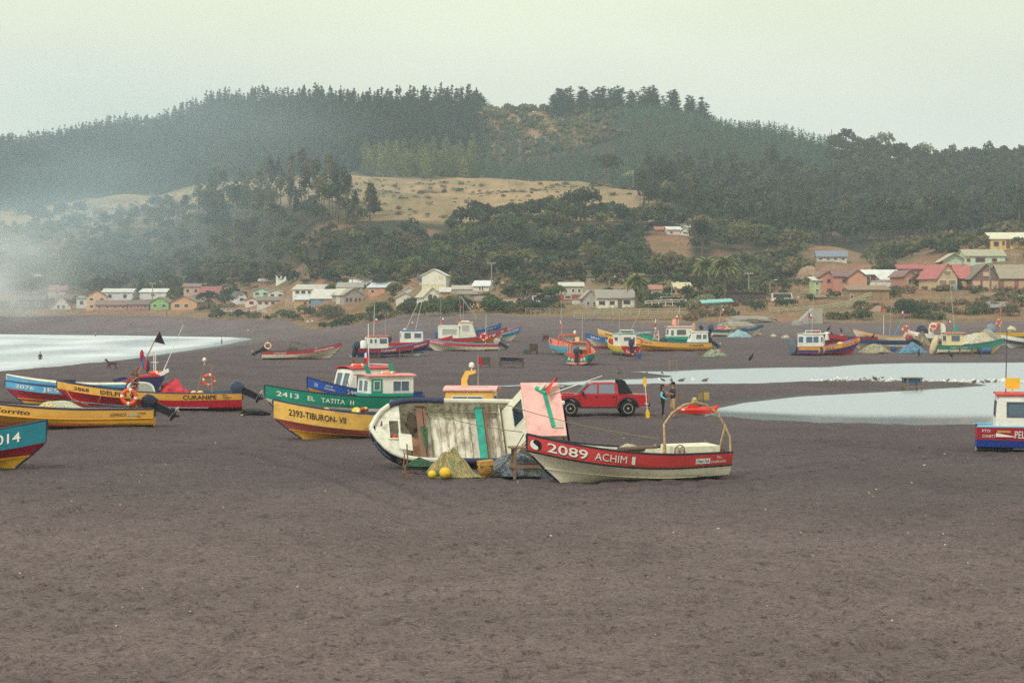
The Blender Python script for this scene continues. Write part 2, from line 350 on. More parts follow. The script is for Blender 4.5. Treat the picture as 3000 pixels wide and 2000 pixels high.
def build_ground():
    pys = np.concatenate([np.arange(2350, 1000, -2.4)]); d1 = H * F / (pys - HY)
    ds = np.concatenate([[-60, -20, 5, 16], d1, np.arange(d1[-1] + 2, 620, 3.2), np.arange(620, 1500, 9.0), [1520, 1560, 1640]])
    us = (np.arange(-900, 3901, 9.5) - 1500) / F
    D, U = np.meshgrid(ds, us, indexing='ij'); X = U * np.maximum(D, 22)
    Z = landz(X, D)
    near = np.clip(1.15 - D / 130, 0, 1)
    rid = np.abs(fbm(X / .55, D / .75, 21, 3)); tr = fbm(X / .33, D / .5, 31, 2); big = fbm(X / 1.6, D / 2.2, 41, 3)
    lag = polysd(X, D, LAG); sea = polysd(X, D, SEA)
    dry = np.clip(np.minimum(lag, sea) / 3, 0, 1)
    Z = Z + dry * near * (-.20 * np.clip(.16 - rid, 0, 1) + .10 * tr + .05 * big)
    def pit(q, t, w_): q = np.clip((q - t) / w_, 0, 1); return q * q * (3 - 2 * q)
    fine = np.clip(1.25 - D / 75, 0, 1)
    Z = Z - dry * fine * 1.1 * (.075 * pit(vn(X / .42, D / .62, 131), .70, .10) + .05 * pit(vn(X / .2, D / .34, 132), .74, .1) * (D < 48) + .04 * pit(vn(X / .8, D / .7, 133), .80, .08))
    Z = Z - dry * near * .10 * pit(vn(X / .9 + .3 * vn(X, D, 6), D / 1.7, 134), .74, .12)
    mid = np.clip((D - 60) / 60, 0, 1) * np.clip((330 - D) / 60, 0, 1); trk = np.abs(fbm(X / 2.2, D / 7, 51, 3))
    Z = Z + dry * mid * (-.5 * np.clip(.10 - trk, 0, 1) + .2 * fbm(X / 1.4, D / 3.5, 61, 3))
    # tyre tracks and drag marks
    trd = np.full(D.shape, 9.0)
    for path in TRACKS:
        pw_ = [(lambda q: (q.x, q.y))(hit(*p_)) for p_ in path]
        for (ax, ay), (bx, by) in zip(pw_[:-1], pw_[1:]):
            ex, ey = bx - ax, by - ay; t_ = np.clip(((X - ax) * ex + (D - ay) * ey) / (ex * ex + ey * ey), 0, 1); dd = np.hypot(X - ax - t_ * ex, D - ay - t_ * ey); trd = np.minimum(trd, np.abs(dd - .75 + .15 * fbm(X / 2, D / 2, 7)))
    trk_ = np.clip(1 - trd / .28, 0, 1) * dry; Z = Z - .07 * trk_
    nr, nc = D.shape; idx = np.arange(nr * nc).reshape(nr, nc)
    Q = np.stack([idx[:-1, :-1], idx[:-1, 1:], idx[1:, 1:], idx[1:, :-1]], -1).reshape(-1, 4)
    PX = 1500 + F * X / np.maximum(D, 22); PY = HY - (Z - H) / np.maximum(D, 22) * F
    # surface colours: dark volcanic sand, dry grass and brown earth, dark litter under the woods, pale fields
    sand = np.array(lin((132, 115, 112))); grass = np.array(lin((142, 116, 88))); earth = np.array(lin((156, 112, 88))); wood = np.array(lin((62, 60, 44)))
    field = np.array(lin((166, 138, 104))); scrub = np.array(lin((104, 100, 62)))
    i = np.clip(np.searchsorted(_cx, np.clip(PX, -899, 3899)) - 1, 0, len(_cx) - 2); xs = np.array(_cx, float); f = ((np.clip(PX, -899, 3899) - xs[i]) / (xs[i + 1] - xs[i])); f = (f * f * (3 - 2 * f))[..., None]
    SD = _cd[i] * (1 - f) + _cd[i + 1] * f
    n1 = fbm(X / 14, D / 14, 71, 4); n2 = fbm(X / 4, D / 4, 72, 3)
    def st(a, b, x): q = np.clip((x - a) / (b - a), 0, 1); return (q * q * (3 - 2 * q))[..., None]
    mid_sand = np.array(lin((99, 86, 88))); col = sand + (mid_sand - sand) * (st(34, 74, D + 12 * fbm(X / 10, D / 10, 77, 3)) * (1 - .35 * st(250, 330, D)))  # sand tone darkens with distance, easing back a little further out
    edge = SD[..., 2] + 16 * n1
    gmix = grass * (1 - st(-.12, .12, n1)) + earth * st(-.12, .12, n1); gmix = gmix * (1 - .55 * st(0, .16, n2)) + scrub * .55 * st(0, .16, n2)
    col = col * (1 - st(-3, 4, D - edge)) + gmix * st(-3, 4, D - edge)
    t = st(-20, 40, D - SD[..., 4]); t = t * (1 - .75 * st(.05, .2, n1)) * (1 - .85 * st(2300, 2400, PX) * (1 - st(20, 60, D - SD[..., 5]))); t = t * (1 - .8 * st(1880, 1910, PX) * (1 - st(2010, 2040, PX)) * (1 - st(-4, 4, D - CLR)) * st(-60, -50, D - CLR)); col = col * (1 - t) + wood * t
    t = st(-25, 15, D - SD[..., 5]) * (1 - st(-15, 10, D - SD[..., 6])) * (1 - st(1900, 2000, PX)); col = col * (1 - t) + (field * (1 - .5 * st(.02, .2, n2)) + scrub * .5 * st(.02, .2, n2)) * (1 - .45 * st(.0, .14, fbm(X / 30, D / 11, 75, 4))) * t + scrub * .45 * st(.0, .14, fbm(X / 30, D / 11, 75, 4)) * t
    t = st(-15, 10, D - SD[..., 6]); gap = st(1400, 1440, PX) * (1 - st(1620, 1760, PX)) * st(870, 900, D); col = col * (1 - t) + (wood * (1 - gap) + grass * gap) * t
    wet = np.clip(1 - np.minimum(lag / 2.2, (sea + 0) / 14), 0, 1); wet = np.where(D < 330 + 300 * (sea < 40), wet, 0)
    streak = np.clip(fbm(X / 6, D / 16, 81, 4) * 3.2, 0, 1) * np.clip((D - 105) / 25, 0, 1) * np.clip((300 - D) / 60, 0, 1) * .55
    col = col * (1 - .42 * np.maximum(np.maximum(wet, streak * .6), .5 * trk_)[..., None])
    o = npmesh('ground', np.stack([X, D, Z], -1).reshape(-1, 3), Q, sandmat(), col.reshape(-1, 3), smooth=True)
    a = o.data.attributes.new('wet', 'FLOAT', 'POINT'); a.data.foreach_set('value', wet.astype(np.float32).ravel())
    tag(o, kind='structure')
build_ground()
def watermat(key, foam):
    m = bpy.data.materials.new(key); m.use_nodes = True; t = m.node_tree; L = t.links.new
    b = t.nodes['Principled BSDF']; b.inputs['Base Color'].default_value = lin((168, 179, 190)) + (1,); b.inputs['Roughness'].default_value = .06; b.inputs['IOR'].default_value = 2.15
    g = N(t, 'ShaderNodeNewGeometry')
    mpn = N(t, 'ShaderNodeMapping'); L(g.outputs['Position'], mpn.inputs[0]); mpn.inputs['Scale'].default_value = (1, .55, 1)
    n1 = N(t, 'ShaderNodeTexNoise'); n1.inputs['Scale'].default_value = 2.6 if not foam else 1.2; n1.inputs['Detail'].default_value = 5; L(mpn.outputs[0], n1.inputs['Vector'])
    at = N(t, 'ShaderNodeAttribute'); at.attribute_name = 'ripple'
    bn = N(t, 'ShaderNodeBump'); bn.inputs['Distance'].default_value = .05; L(n1.outputs['Fac'], bn.inputs['Height']); L(at.outputs['Fac'], bn.inputs['Strength'])
    L(bn.outputs[0], b.inputs['Normal'])
    rr = N(t, 'ShaderNodeMapRange'); rr.inputs[1].default_value = .1; rr.inputs[2].default_value = .7; rr.inputs[3].default_value = .07; rr.inputs[4].default_value = .34; L(at.outputs['Fac'], rr.inputs[0]); L(rr.outputs[0], b.inputs['Roughness'])
    if foam:
        fa = N(t, 'ShaderNodeAttribute'); fa.attribute_name = 'foam'
        n2 = N(t, 'ShaderNodeTexNoise'); n2.inputs['Scale'].default_value = .55; n2.inputs['Detail'].default_value = 9; n2.inputs['Roughness'].default_value = .7; L(mpn.outputs[0], n2.inputs['Vector'])
        ad = N(t, 'ShaderNodeMath', operation='ADD'); L(fa.outputs['Fac'], ad.inputs[0]); L(n2.outputs['Fac'], ad.inputs[1])
        r = N(t, 'ShaderNodeMapRange'); r.inputs[1].default_value = .74; r.inputs[2].default_value = 1.34; L(ad.outputs[0], r.inputs[0])
        df = N(t, 'ShaderNodeBsdfDiffuse'); df.inputs[0].default_value = lin((216, 221, 224)) + (1,)
        ms = N(t, 'ShaderNodeMixShader'); L(r.outputs[0], ms.inputs[0]); L(b.outputs[0], ms.inputs[1]); L(df.outputs[0], ms.inputs[2]); L(ms.outputs[0], t.nodes['Material Output'].inputs[0])
    return m
def sheet(name, xs, ys, z, m, zf=None, ripple=None, foam=None):
    X, Y = np.meshgrid(xs, ys, indexing='xy'); Z = np.full(X.shape, z) + (zf(X, Y) if zf else 0)
    nr, nc = X.shape; idx = np.arange(nr * nc).reshape(nr, nc); Q = np.stack([idx[:-1, :-1], idx[:-1, 1:], idx[1:, 1:], idx[1:, :-1]], -1).reshape(-1, 4)
    o = npmesh(name, np.stack([X, Y, Z], -1).reshape(-1, 3), Q, m, smooth=True); tag(o, kind='structure')
    for nm, fn in (('ripple', ripple), ('foam', foam)):
        if fn: a = o.data.attributes.new(nm, 'FLOAT', 'POINT'); a.data.foreach_set('value', np.asarray(fn(X, Y), np.float32).ravel())
    return o
def lag_ripple(X, Y):
    # wind ripples the open water; a calm strip lies under the near bank
    sdn = np.clip((Y - 7.5 - np.interp(X, [9, 10.6, 13.7, 15.9, 18.2, 40], [106, 103.4, 100, 97.5, 96.7, 96])) / 7 + .7 * fbm(X / 7, Y / 2.5, 5), 0, 1)
    return .08 + .64 * sdn
sheet('water', np.arange(-12, 175, 1.2), np.arange(90, 236, .9), LAG_Z, watermat('lagoon_water', False), ripple=lag_ripple)
def sea_z(X, Y):
    s = -polysd(X, Y, SEA); ph = s + 7 * fbm(X / 40, Y / 40, 4) + 5 * fbm(X / 14, Y / 14, 6)
    return np.where((s > 0) & (s < 200), .16 * np.maximum(0, np.sin(ph / 17 * 2 * np.pi)) ** 3, 0)
def sea_foam(X, Y):
    s = -polysd(X, Y, SEA); ph = s + 9 * fbm(X / 40, Y / 40, 4) + 7 * fbm(X / 14, Y / 14, 6)
    a = .50 + .20 * np.sin(ph / 21 * 2 * np.pi - .6) + .9 * fbm(X / 24, Y / 24, 12)
    return np.where(s < 3, .15 + .06 * s, a) * np.clip((330 - s) / 100, 0, 1)
sheet('sea', np.concatenate([np.arange(-900, -220, 20), np.arange(-220, -38, 1.6), np.arange(-28, 901, 60)]), np.concatenate([np.arange(-65, 170, 20), np.arange(170, 560, 2.0), np.arange(570, 1641, 40)]), SEA_Z, watermat('sea_water', True),
      zf=sea_z, ripple=lambda X, Y: np.full(X.shape, .5), foam=sea_foam)
# ---------------------------------------------------------------- woods and single trees
def stations(px):
    px = np.clip(np.asarray(px, float), -899, 3899); i = np.clip(np.searchsorted(_cx, px) - 1, 0, len(_cx) - 2); xs = np.array(_cx, float); f = (px - xs[i]) / (xs[i + 1] - xs[i]); f = (f * f * (3 - 2 * f))[..., None]
    return _cd[i] * (1 - f) + _cd[i + 1] * f
def rnd(*s): return RNG.uniform(0, 1, s)
def quads(Cn, T1, T2, col):
    """leaf faces: centres, half-axes, colours -> mesh arrays"""
    n = len(Cn); V = np.stack([Cn - T1 - T2 * .6, Cn + T1 * .3 - T2, Cn + T1, Cn - T1 * .2 + T2], 1).reshape(-1, 3)
    return V, np.arange(4 * n).reshape(n, 4), np.repeat(col, 4, 0)
def unit(v): return v / np.maximum(np.linalg.norm(v, axis=-1, keepdims=True), 1e-9)
def broad(P, Rr, n, col, lobes=5, size=.2, cvar=.2):
    """rounded uneven crowns made of leaf clumps; P crown centres, Rr radii (k,3)"""
    k = len(P); L = unit(RNG.normal(size=(k, lobes, 3))); L[..., 2] = np.abs(L[..., 2]) * .9 - .25
    LC = P[:, None] + Rr[:, None] * L * .52; lr = .38 + .3 * rnd(k, lobes)
    w_ = RNG.integers(0, lobes, (k, n)); dirs = unit(RNG.normal(size=(k, n, 3))); dirs[..., 2] = np.where(dirs[..., 2] < -.3, -dirs[..., 2], dirs[..., 2])
    c = np.take_along_axis(LC, w_[..., None], 1); rr = np.take_along_axis(lr, w_, 1)[..., None] * Rr[:, None]
    Cn = c + dirs * rr * (.72 + .32 * rnd(k, n)[..., None])
    nrm = unit(dirs + .8 * RNG.normal(size=(k, n, 3))); t1 = unit(np.cross(nrm, RNG.normal(size=(k, n, 3)))); t2 = np.cross(nrm, t1)
    s = (size / .2 * .95 * (4.6 / n) ** .5) * Rr.mean(1)[:, None, None] * (.55 + .9 * rnd(k, n)[..., None])
    cc = col[:, None] * (1 - cvar + 2 * cvar * rnd(k, n)[..., None]) * (.80 + .40 * rnd(k, lobes)[np.arange(k)[:, None], w_][..., None])
    return quads(Cn.reshape(-1, 3), (t1 * s).reshape(-1, 3), (t2 * s * .75).reshape(-1, 3), cc.reshape(-1, 3))
def conif(P, Hh, Rb, n, col, cvar=.25, pw=.85, low=.06, up=.25):
    """spiky crowns: branches pointing out and slightly up, P at the foot"""
    k = len(P); f = rnd(k, n) ** 1.25 * .93; f[:, :3] = .93; hgt = low + (1 - low) * f; a = rnd(k, n) * 6.283
    R_ = Rb[:, None] * (1 - f) ** pw * (.7 + .5 * rnd(k, n)); d = np.stack([np.cos(a), np.sin(a), np.zeros_like(a)], -1)
    rad = R_ * (.35 + .5 * rnd(k, n)); Cn = P[:, None] + d * rad[..., None]; Cn[..., 2] += hgt * Hh[:, None]
    t1 = unit(d + np.array([0, 0, up]) + .25 * RNG.normal(size=d.shape)); ln = (R_ * .55 + .05 * Hh[:, None])[..., None]
    t1[:, :3] = unit(np.array([0, 0, 1.0]) + .12 * RNG.normal(size=(k, 3, 3))); ln[:, :3] = (.055 * Hh)[:, None, None]
    t2 = unit(np.cross(t1, RNG.normal(size=d.shape))); wd = ((.035 if n < 90 else .026) * Hh[:, None] * (.6 + .6 * rnd(k, n)))[..., None]; wd[:, :3] *= .35
    cc = col[:, None] * (1 - cvar + 2 * cvar * rnd(k, n)[..., None])
    return quads(Cn.reshape(-1, 3), (t1 * ln).reshape(-1, 3), (t2 * wd).reshape(-1, 3), cc.reshape(-1, 3))
def euc(P, Hh, Rb, n, col):
    P = P.copy(); P[:, 2] += Hh * .62; return broad(P, np.stack([Rb, Rb, Hh * .42], -1), n, col, 7, .17, .3)
def trunks(P, Hh, r_, col):
    k = len(P); a = np.arange(4) * np.pi / 2; ring = np.stack([np.cos(a), np.sin(a)], -1); V = np.zeros((k, 8, 3)); V[:, :4, :2] = P[:, None, :2] + ring * r_[:, None, None]; V[:, :4, 2] = P[:, None, 2] - .5
    V[:, 4:, :2] = P[:, None, :2] + ring * r_[:, None, None] * .4; V[:, 4:, 2] = (P[:, 2] + Hh)[:, None]
    q = np.array([[j, (j + 1) % 4, 4 + (j + 1) % 4, 4 + j] for j in range(4)]); return V.reshape(-1, 3), (np.arange(k)[:, None, None] * 8 + q).reshape(-1, 4), np.repeat(col[None], 8 * k, 0)
def cat_(parts):
    o = 0; Vs, Qs, Cs = [], [], []
    for V, Q, c in parts: Vs.append(V); Qs.append(Q + o); Cs.append(c); o += len(V)
    return np.concatenate(Vs), np.concatenate(Qs), np.concatenate(Cs)
LEAF = attrmat('foliage', .85, var=.12, vscale=.6, spec=.15, transl=.42)
def scatter(px0, px1, d0, d1, sp, jit=.45):
    """jittered grid in world metres over a fan px0..px1, d0..d1 -> x, d, px"""
    x0, x1 = min((px0 - 1500) / F * d0, (px0 - 1500) / F * d1), max((px1 - 1500) / F * d0, (px1 - 1500) / F * d1)
    X, D = np.meshgrid(np.arange(x0, x1, sp), np.arange(d0, d1, sp)); X = (X + RNG.uniform(-jit, jit, X.shape) * sp).ravel(); D = (D + RNG.uniform(-jit, jit, D.shape) * sp).ravel(); px = 1500 + F * X / D
    k = (px > px0) & (px < px1); return X[k], D[k], px[k]
def cols(n, *cs):
    i = RNG.integers(0, len(cs), n); a = np.array([lin(c) for c in cs])[i]; a = a * .8 + .2 * a.mean(1, keepdims=True) * np.array([.95, 1, 1.08]); return a * 1.7 * (.82 + .36 * rnd(n)[:, None])
def wood(name, parts, label, cat='wood'):
    V, Q, c = cat_(parts); o = npmesh(name, V, Q, LEAF, c); tag(o, label, cat, kind='stuff'); return o
def P3(X, D): return np.stack([X, D, landz(X, D)], -1)
NEARCUT = -700
DKP = ((44, 64, 56), (50, 68, 60), (40, 58, 54)); OLV = ((98, 100, 54), (86, 94, 52), (110, 106, 60)); MIX = ((60, 72, 44), (50, 62, 42), (72, 80, 48), (62, 64, 44)); BRN = ((98, 84, 56), (110, 90, 60), (84, 80, 48))
# pines on the back ridge
X, D, px = scatter(NEARCUT, 1420, 800, 1290, 5.6); S = stations(px); ok = (D > S[:, 6] + 4) & (D < S[:, 7] + 25) & ~((px > 1060) & (D < S[:, 6] + 62)); X, D, px = X[ok], D[ok], px[ok]
P = P3(X, D); hh = 7 + 5.5 * rnd(len(P)) ** 1.3; wood('pine_forest', [conif(P, hh, 2.0 + 1.2 * rnd(len(P)), 64, cols(len(P), *DKP))], 'dark pine forest covering the ridge on the left')
# pale eucalyptus row at the forest foot
X, D, px = scatter(1060, 1392, 815, 890, 5.5); S = stations(px); ok = (D > S[:, 6] + 2) & (D < S[:, 6] + 62); P = P3(X[ok], D[ok]); hh = 9 + 4 * rnd(len(P))
wood('eucalyptus_stand', [conif(P, hh, 2.3 + .6 * rnd(len(P)), 90, cols(len(P), (100, 106, 58), (90, 98, 56), (112, 110, 62)), .28, .6, .03, .6)], 'olive-green row of young eucalyptus at the foot of the pines')
# young plantations
X, D, px = scatter(1385, 1770, 822, 925, 3.9, .25); S = stations(px); ok = (D > S[:, 6] + 2) & (D < S[:, 6] + 92 - .06 * (px - 1385)); P = P3(X[ok], D[ok]); hh = 4.6 + 1.4 * rnd(len(P))
X2, D2, px2 = scatter(1790, 2430, 740, 985, 4.4, .25); S = stations(px2); ok = (D2 > 760 + .12 * (px2 - 1790)) & (D2 < S[:, 7] + 12); P2 = P3(X2[ok], D2[ok]); hh2 = 5 + 1.5 * rnd(len(P2))
Pa = np.concatenate([P, P2]); ha = np.concatenate([hh, hh2]); wood('young_pine_plantation', [conif(Pa, ha, 1.55 + .3 * rnd(len(Pa)), 40, cols(len(Pa), (66, 92, 74), (72, 96, 80), (60, 84, 70)), .22, .8)], 'blue-green plantation of young pines in even rows', 'plantation')
# scrub in the gap of the ridge
X, D, px = scatter(1405, 1830, 885, 1010, 6.0); S = stations(px); ok = (D < S[:, 7] + 8) & (rnd(len(X)) < .8); P = P3(X[ok], D[ok]); rr = 1.6 + 1.8 * rnd(len(P)); P[:, 2] += rr * .4
wood('scrub', [broad(P, np.stack([rr * 1.2, rr * 1.2, rr * .9], -1), 44, cols(len(P), (100, 98, 58), (116, 98, 62), (82, 88, 54), (70, 78, 52)))], 'olive and brown scrub in the gap between the ridge forests', 'scrub')
# dark tall trees right of the gap
X, D, px = scatter(1625, 2080, 930, 1012, 7.5); S = stations(px); ok = (D > S[:, 7] - 50 + .07 * (px - 1625)) & (D < S[:, 7] + 12); P = P3(X[ok], D[ok]); hh = 9 + 5 * rnd(len(P))
wood('ridge_wood', [conif(P, hh, 3.0 + .8 * rnd(len(P)), 110, cols(len(P), *DKP), .3, .55)], 'dark taller pines along the ridge right of the gap')
# right slope: mixed wood with tall eucalyptus
X, D, px = scatter(1880, 3700, 560, 990, 7.2); S = stations(px); ok = (D > np.maximum(S[:, 5] + 25, 590 - .0 * px)) & (D < S[:, 7] + 10) & ~((px < 2430) & (D > 770 + .12 * (px - 1790))) & ~((px < 1990) & (D < 640)); X, D, px = X[ok], D[ok], px[ok]; P = P3(X, D); e_ = rnd(len(P)) < .45
Pb = P[~e_]; rr = 3.0 + 2.0 * rnd(len(Pb)); Pb = Pb.copy(); Pb[:, 2] += rr * 1.0
Pe = P[e_]; hh = 9 + 5.5 * rnd(len(Pe))
wood('slope_wood', [broad(Pb, np.stack([rr, rr, rr * 1.0], -1), 150, cols(len(Pb), (56, 64, 46), (48, 56, 44), (66, 70, 46), (60, 58, 44))), euc(Pe, hh * (.8 + .5 * rnd(len(Pe))) * np.clip(1.15 - (Pe[:, 1] - 760) / 330, .55, 1), 2.0 + 1.2 * rnd(len(Pe)), 150, cols(len(Pe), (66, 72, 48), (76, 76, 50), (54, 64, 46))), trunks(Pe, hh * .7, .25 + .1 * rnd(len(Pe)), np.array(lin((120, 100, 84))))], 'dark mixed wood of eucalyptus and evergreens on the right slope')
# front hill
X, D, px = scatter(NEARCUT, 1960, 455, 840, 5.8); S = stations(px); nz_ = fbm(X / 20, D / 20, 91, 3)
ok = (D > S[:, 4] - 15) & (D < S[:, 5] + 18 - 60 * np.clip((px - 950) / 150, 0, 1) * np.clip((1450 - px) / 150, 0, 1)) & ((nz_ > -.16) | (D > S[:, 5] - 30)) & ~((px > 1890) & (D < CLR + 6) & (D > CLR - 55)); X, D, px = X[ok], D[ok], px[ok]; P = P3(X, D)
tall = (rnd(len(P)) < .6) & (px < 1120) & (D > stations(px)[:, 5] - 55)
Pb = P[~tall].copy(); rr = 2.0 + 2.0 * rnd(len(Pb)) ** 1.4; Pb[:, 2] += rr * .7; Pe = P[tall]; hh = (8 + 8 * rnd(len(Pe)) ** 1.3) * np.clip(.5 + (px[tall] - 450) / 280, .5, 1.3)
wood('hillside_wood', [broad(Pb, np.stack([rr * 1.05, rr * 1.05, rr], -1), 190, cols(len(Pb), *MIX, (92, 92, 46), (84, 74, 48), (58, 66, 46))), euc(Pe, hh, 1.5 + 1.0 * rnd(len(Pe)), 150, cols(len(Pe), (64, 68, 46), (84, 80, 48), (98, 84, 50), (54, 62, 46))), trunks(Pe, hh * .6, .16 + .05 * rnd(len(Pe)), np.array(lin((116, 98, 84))))], 'mixed green and brown wood on the hillside behind the houses')
X, D, px = scatter(1880, 2700, 425, 620, 6.0); S = stations(px); nz_ = fbm(X / 16, D / 16, 92, 3); ok = (D > S[:, 4] + 0 - 20 * (px < 2250)) & (D < S[:, 5] + 40) & (nz_ > -.10) & ~((px > 2360) & (D < 560)) & ~((px < 2040) & (D < CLR + 6) & (D > CLR - 55)); X, D, px = X[ok], D[ok], px[ok]; P = P3(X, D); rr = 2.0 + 1.7 * rnd(len(P)); P[:, 2] += rr * .8
wood('hillside_scrub', [broad(P, np.stack([rr * 1.1, rr * 1.1, rr], -1), 190, cols(len(P), (84, 88, 48), (68, 76, 44), (98, 92, 54), (60, 66, 44), (104, 92, 60)))], 'olive scrub on the slope between the palms and the right-hand houses', 'scrub')
X, D, px = scatter(2560, 3600, 425, 560, 5.6); S = stations(px); nz_ = fbm(X / 14, D / 14, 93, 3); ok = (D > S[:, 4] + 20) & (D < S[:, 5] + 55) & ((nz_ > 0.0) | (D > S[:, 5] + 12)); X, D, px = X[ok], D[ok], px[ok]; P = P3(X, D); rr = 1.8 + 1.3 * rnd(len(P)); P[:, 2] += rr * .6
wood('bank_scrub', [broad(P, np.stack([rr * 1.2, rr * 1.2, rr * .85], -1), 110, cols(len(P), (72, 78, 46), (84, 84, 48), (60, 66, 44), (96, 84, 56)))], 'dark green scrub among the houses on the right-hand hill', 'scrub')
X, D, px = scatter(2020, 3600, 328, 440, 3.4); S = stations(px); nz_ = fbm(X / 9, D / 9, 94, 3); ok = (D > S[:, 2] + 3) & (D < S[:, 3] + 4 - 60 * ((px > 2240) & (px < 2480))) & (nz_ > .0); P = P3(X[ok], D[ok]); rr = .7 + 1.0 * rnd(len(P)); P[:, 2] += rr * .2
wood('bank_brush', [broad(P, np.stack([rr * 1.3, rr * 1.3, rr * .8], -1), 90, cols(len(P), (104, 88, 58), (86, 84, 50), (74, 78, 46), (120, 94, 66)))], 'brown and green brush on the bank below the right-hand houses', 'brush')
X, D, px = scatter(-400, 1930, 600, 860, 5.5); S = stations(px); nz_ = fbm(X / 18, D / 9, 96, 3); ok = (D > S[:, 5] + 5) & (D < S[:, 6] + 3) & (nz_ > .02); P = P3(X[ok], D[ok]); rr = .35 + .8 * rnd(len(P)) ** 2; P[:, 2] += rr * .2
wood('field_scrub', [broad(P, np.stack([rr * 1.7, rr * 1.7, rr * .8], -1), 24, cols(len(P), (118, 106, 66), (100, 98, 60), (134, 112, 76), (84, 84, 52)))], 'tufts and low scrub dotted over the tan field', 'scrub')
# dry grass tufts and low weeds on the bank
X, D, px = scatter(NEARCUT, 3600, 325, 640, 2.3); S = stations(px); ok = (D > S[:, 2] - 1 + 3 * rnd(len(X))) & (D < S[:, 3] + 25 + 60 * (px > 2200)) & (rnd(len(X)) < .55 + .35 * (px > 1500)); P = P3(X[ok], D[ok]); hh = .5 + .9 * rnd(len(P)) ** 2
wood('dry_grass', [conif(P - np.array([0, 0, .1]), hh, .55 + .5 * rnd(len(P)), 12, cols(len(P), (150, 130, 88), (132, 112, 76), (120, 112, 66), (104, 100, 58), (150, 116, 84)), .25, .2, 0, 1.3)], 'dry grass and weeds on the bank behind the sand', 'grass')
TRB = mat('bark', (110, 92, 78), .9, .3, 3, .4, (70, 58, 50), .8, 6)
def tree(label, px, py0, py1, wpx, d, kind='b', cs=MIX, n=900, cat='tree', group='single trees', name=None, trunk=.3, seed=0):
    """one tree or bush: foot row py0, top row py1, crown width in photo pixels at distance d; stands on the land"""
    if group.startswith('bushes'):
        q_ = hit(px, py0, 290)
        if abs(q_.y - d) < 120: d = q_.y
    x = (px - 1500) / F * d; zg = gz(x, d); top = H - (py1 - HY) / F * d; w_ = wpx / F * d; zb = min(zg, H - (py0 - HY) / F * d) if kind != 'far' else zg; hgt = min(max(top - zg, 1.0), 13.0)
    nm = name or {'b': 'tree', 'c': 'pine_tree', 'bush': 'bush', 'e': 'eucalyptus_tree'}.get(kind, 'tree')
    root = empty(nm, (x, d, zg), (0, 0, 0), label, cat, group); col = cols(1, *cs) * .98
    if kind in ('c', 'e'):
        V, Q, c = euc(np.zeros((1, 3)), np.array([hgt]), np.array([w_ / 2]), n, col) if kind == 'e' else conif(np.zeros((1, 3)), np.array([hgt]), np.array([w_ / 2 * 1.15]), n, np.repeat(col, 1, 0), .3, .75 if kind == 'c' else .45, .12 if kind == 'c' else .3, .3 if kind == 'c' else .8)
        th = hgt * .9
    else:
        lo = 0 if kind == 'bush' else hgt * trunk; ch = hgt - lo; V, Q, c = broad(np.array([[0, 0, lo + ch * (.30 if kind == 'bush' else .48)]]), np.array([[w_ / 2 * 1.08, w_ / 2 * 1.08, ch * (.78 if kind == 'bush' else .62)]]), n, col, 9, .2); th = lo + ch * .5
        V[:, 2] = np.maximum(V[:, 2], -.25 if kind == 'bush' else .3 * lo)
    npmesh('crown', V, Q, LEAF, c, root)
    tr_ = MB(); rt = max(.08, hgt * .022)
    tr_.tube([(0, 0, -.4), (.03 * hgt, 0, th * .5), (0, 0, th)], [rt, rt * .8, rt * .4], 7)
    for k in range(3):
        a = k * 2.1 + px; tr_.tube([(0, 0, th * (.45 + .12 * k)), (math.cos(a) * w_ * .2, math.sin(a) * w_ * .2, th * (.75 + .1 * k))], [rt * .5, rt * .2], 5)
    tr_.build('trunk', TRB, root)
    return root
DK = ((44, 52, 40), (50, 56, 42)); GR = ((72, 88, 40), (66, 84, 42)); PALE = ((120, 126, 86), (128, 130, 92))
for a in (('lone ragged pine standing at the left end of the ridge gap', 1401, 335, 272, 62, 1030, 'c', DKP, 260), ('round bush on the skyline, larger of the two in the ridge gap', 1483, 330, 312, 26, 1010, 'bush', DK, 120), ('small round bush on the skyline right of the larger one', 1529, 330, 317, 20, 1010, 'bush', DK, 100),
    ('tall dark conifer at the right end of the ridge gap', 1624, 345, 274, 54, 985, 'c', DKP, 300), ('broad dark conifer next to the one at the gap, a little lower', 1668, 345, 287, 56, 985, 'c', DKP, 300), ('tall dark pine crown highest on the right ridge', 1900, 330, 272, 60, 985, 'c', DKP, 300),     ('leaning feathery eucalyptus on the right skyline before the dip', 2710, 430, 370, 56, 960, 'e', OLV, 240), ('feathery eucalyptus clump on the right skyline left of the leaning one', 2595, 420, 355, 60, 965, 'e', OLV, 260), ('round-headed dark tree on the right skyline between feathery eucalyptus', 2480, 400, 375, 50, 965, 'b', DK, 240),
    ('tall thin tree poking above the misty ridge at far left', 25, 430, 370, 16, 1200, 'e', DKP, 80)): tree(*a, group='trees on the skyline')
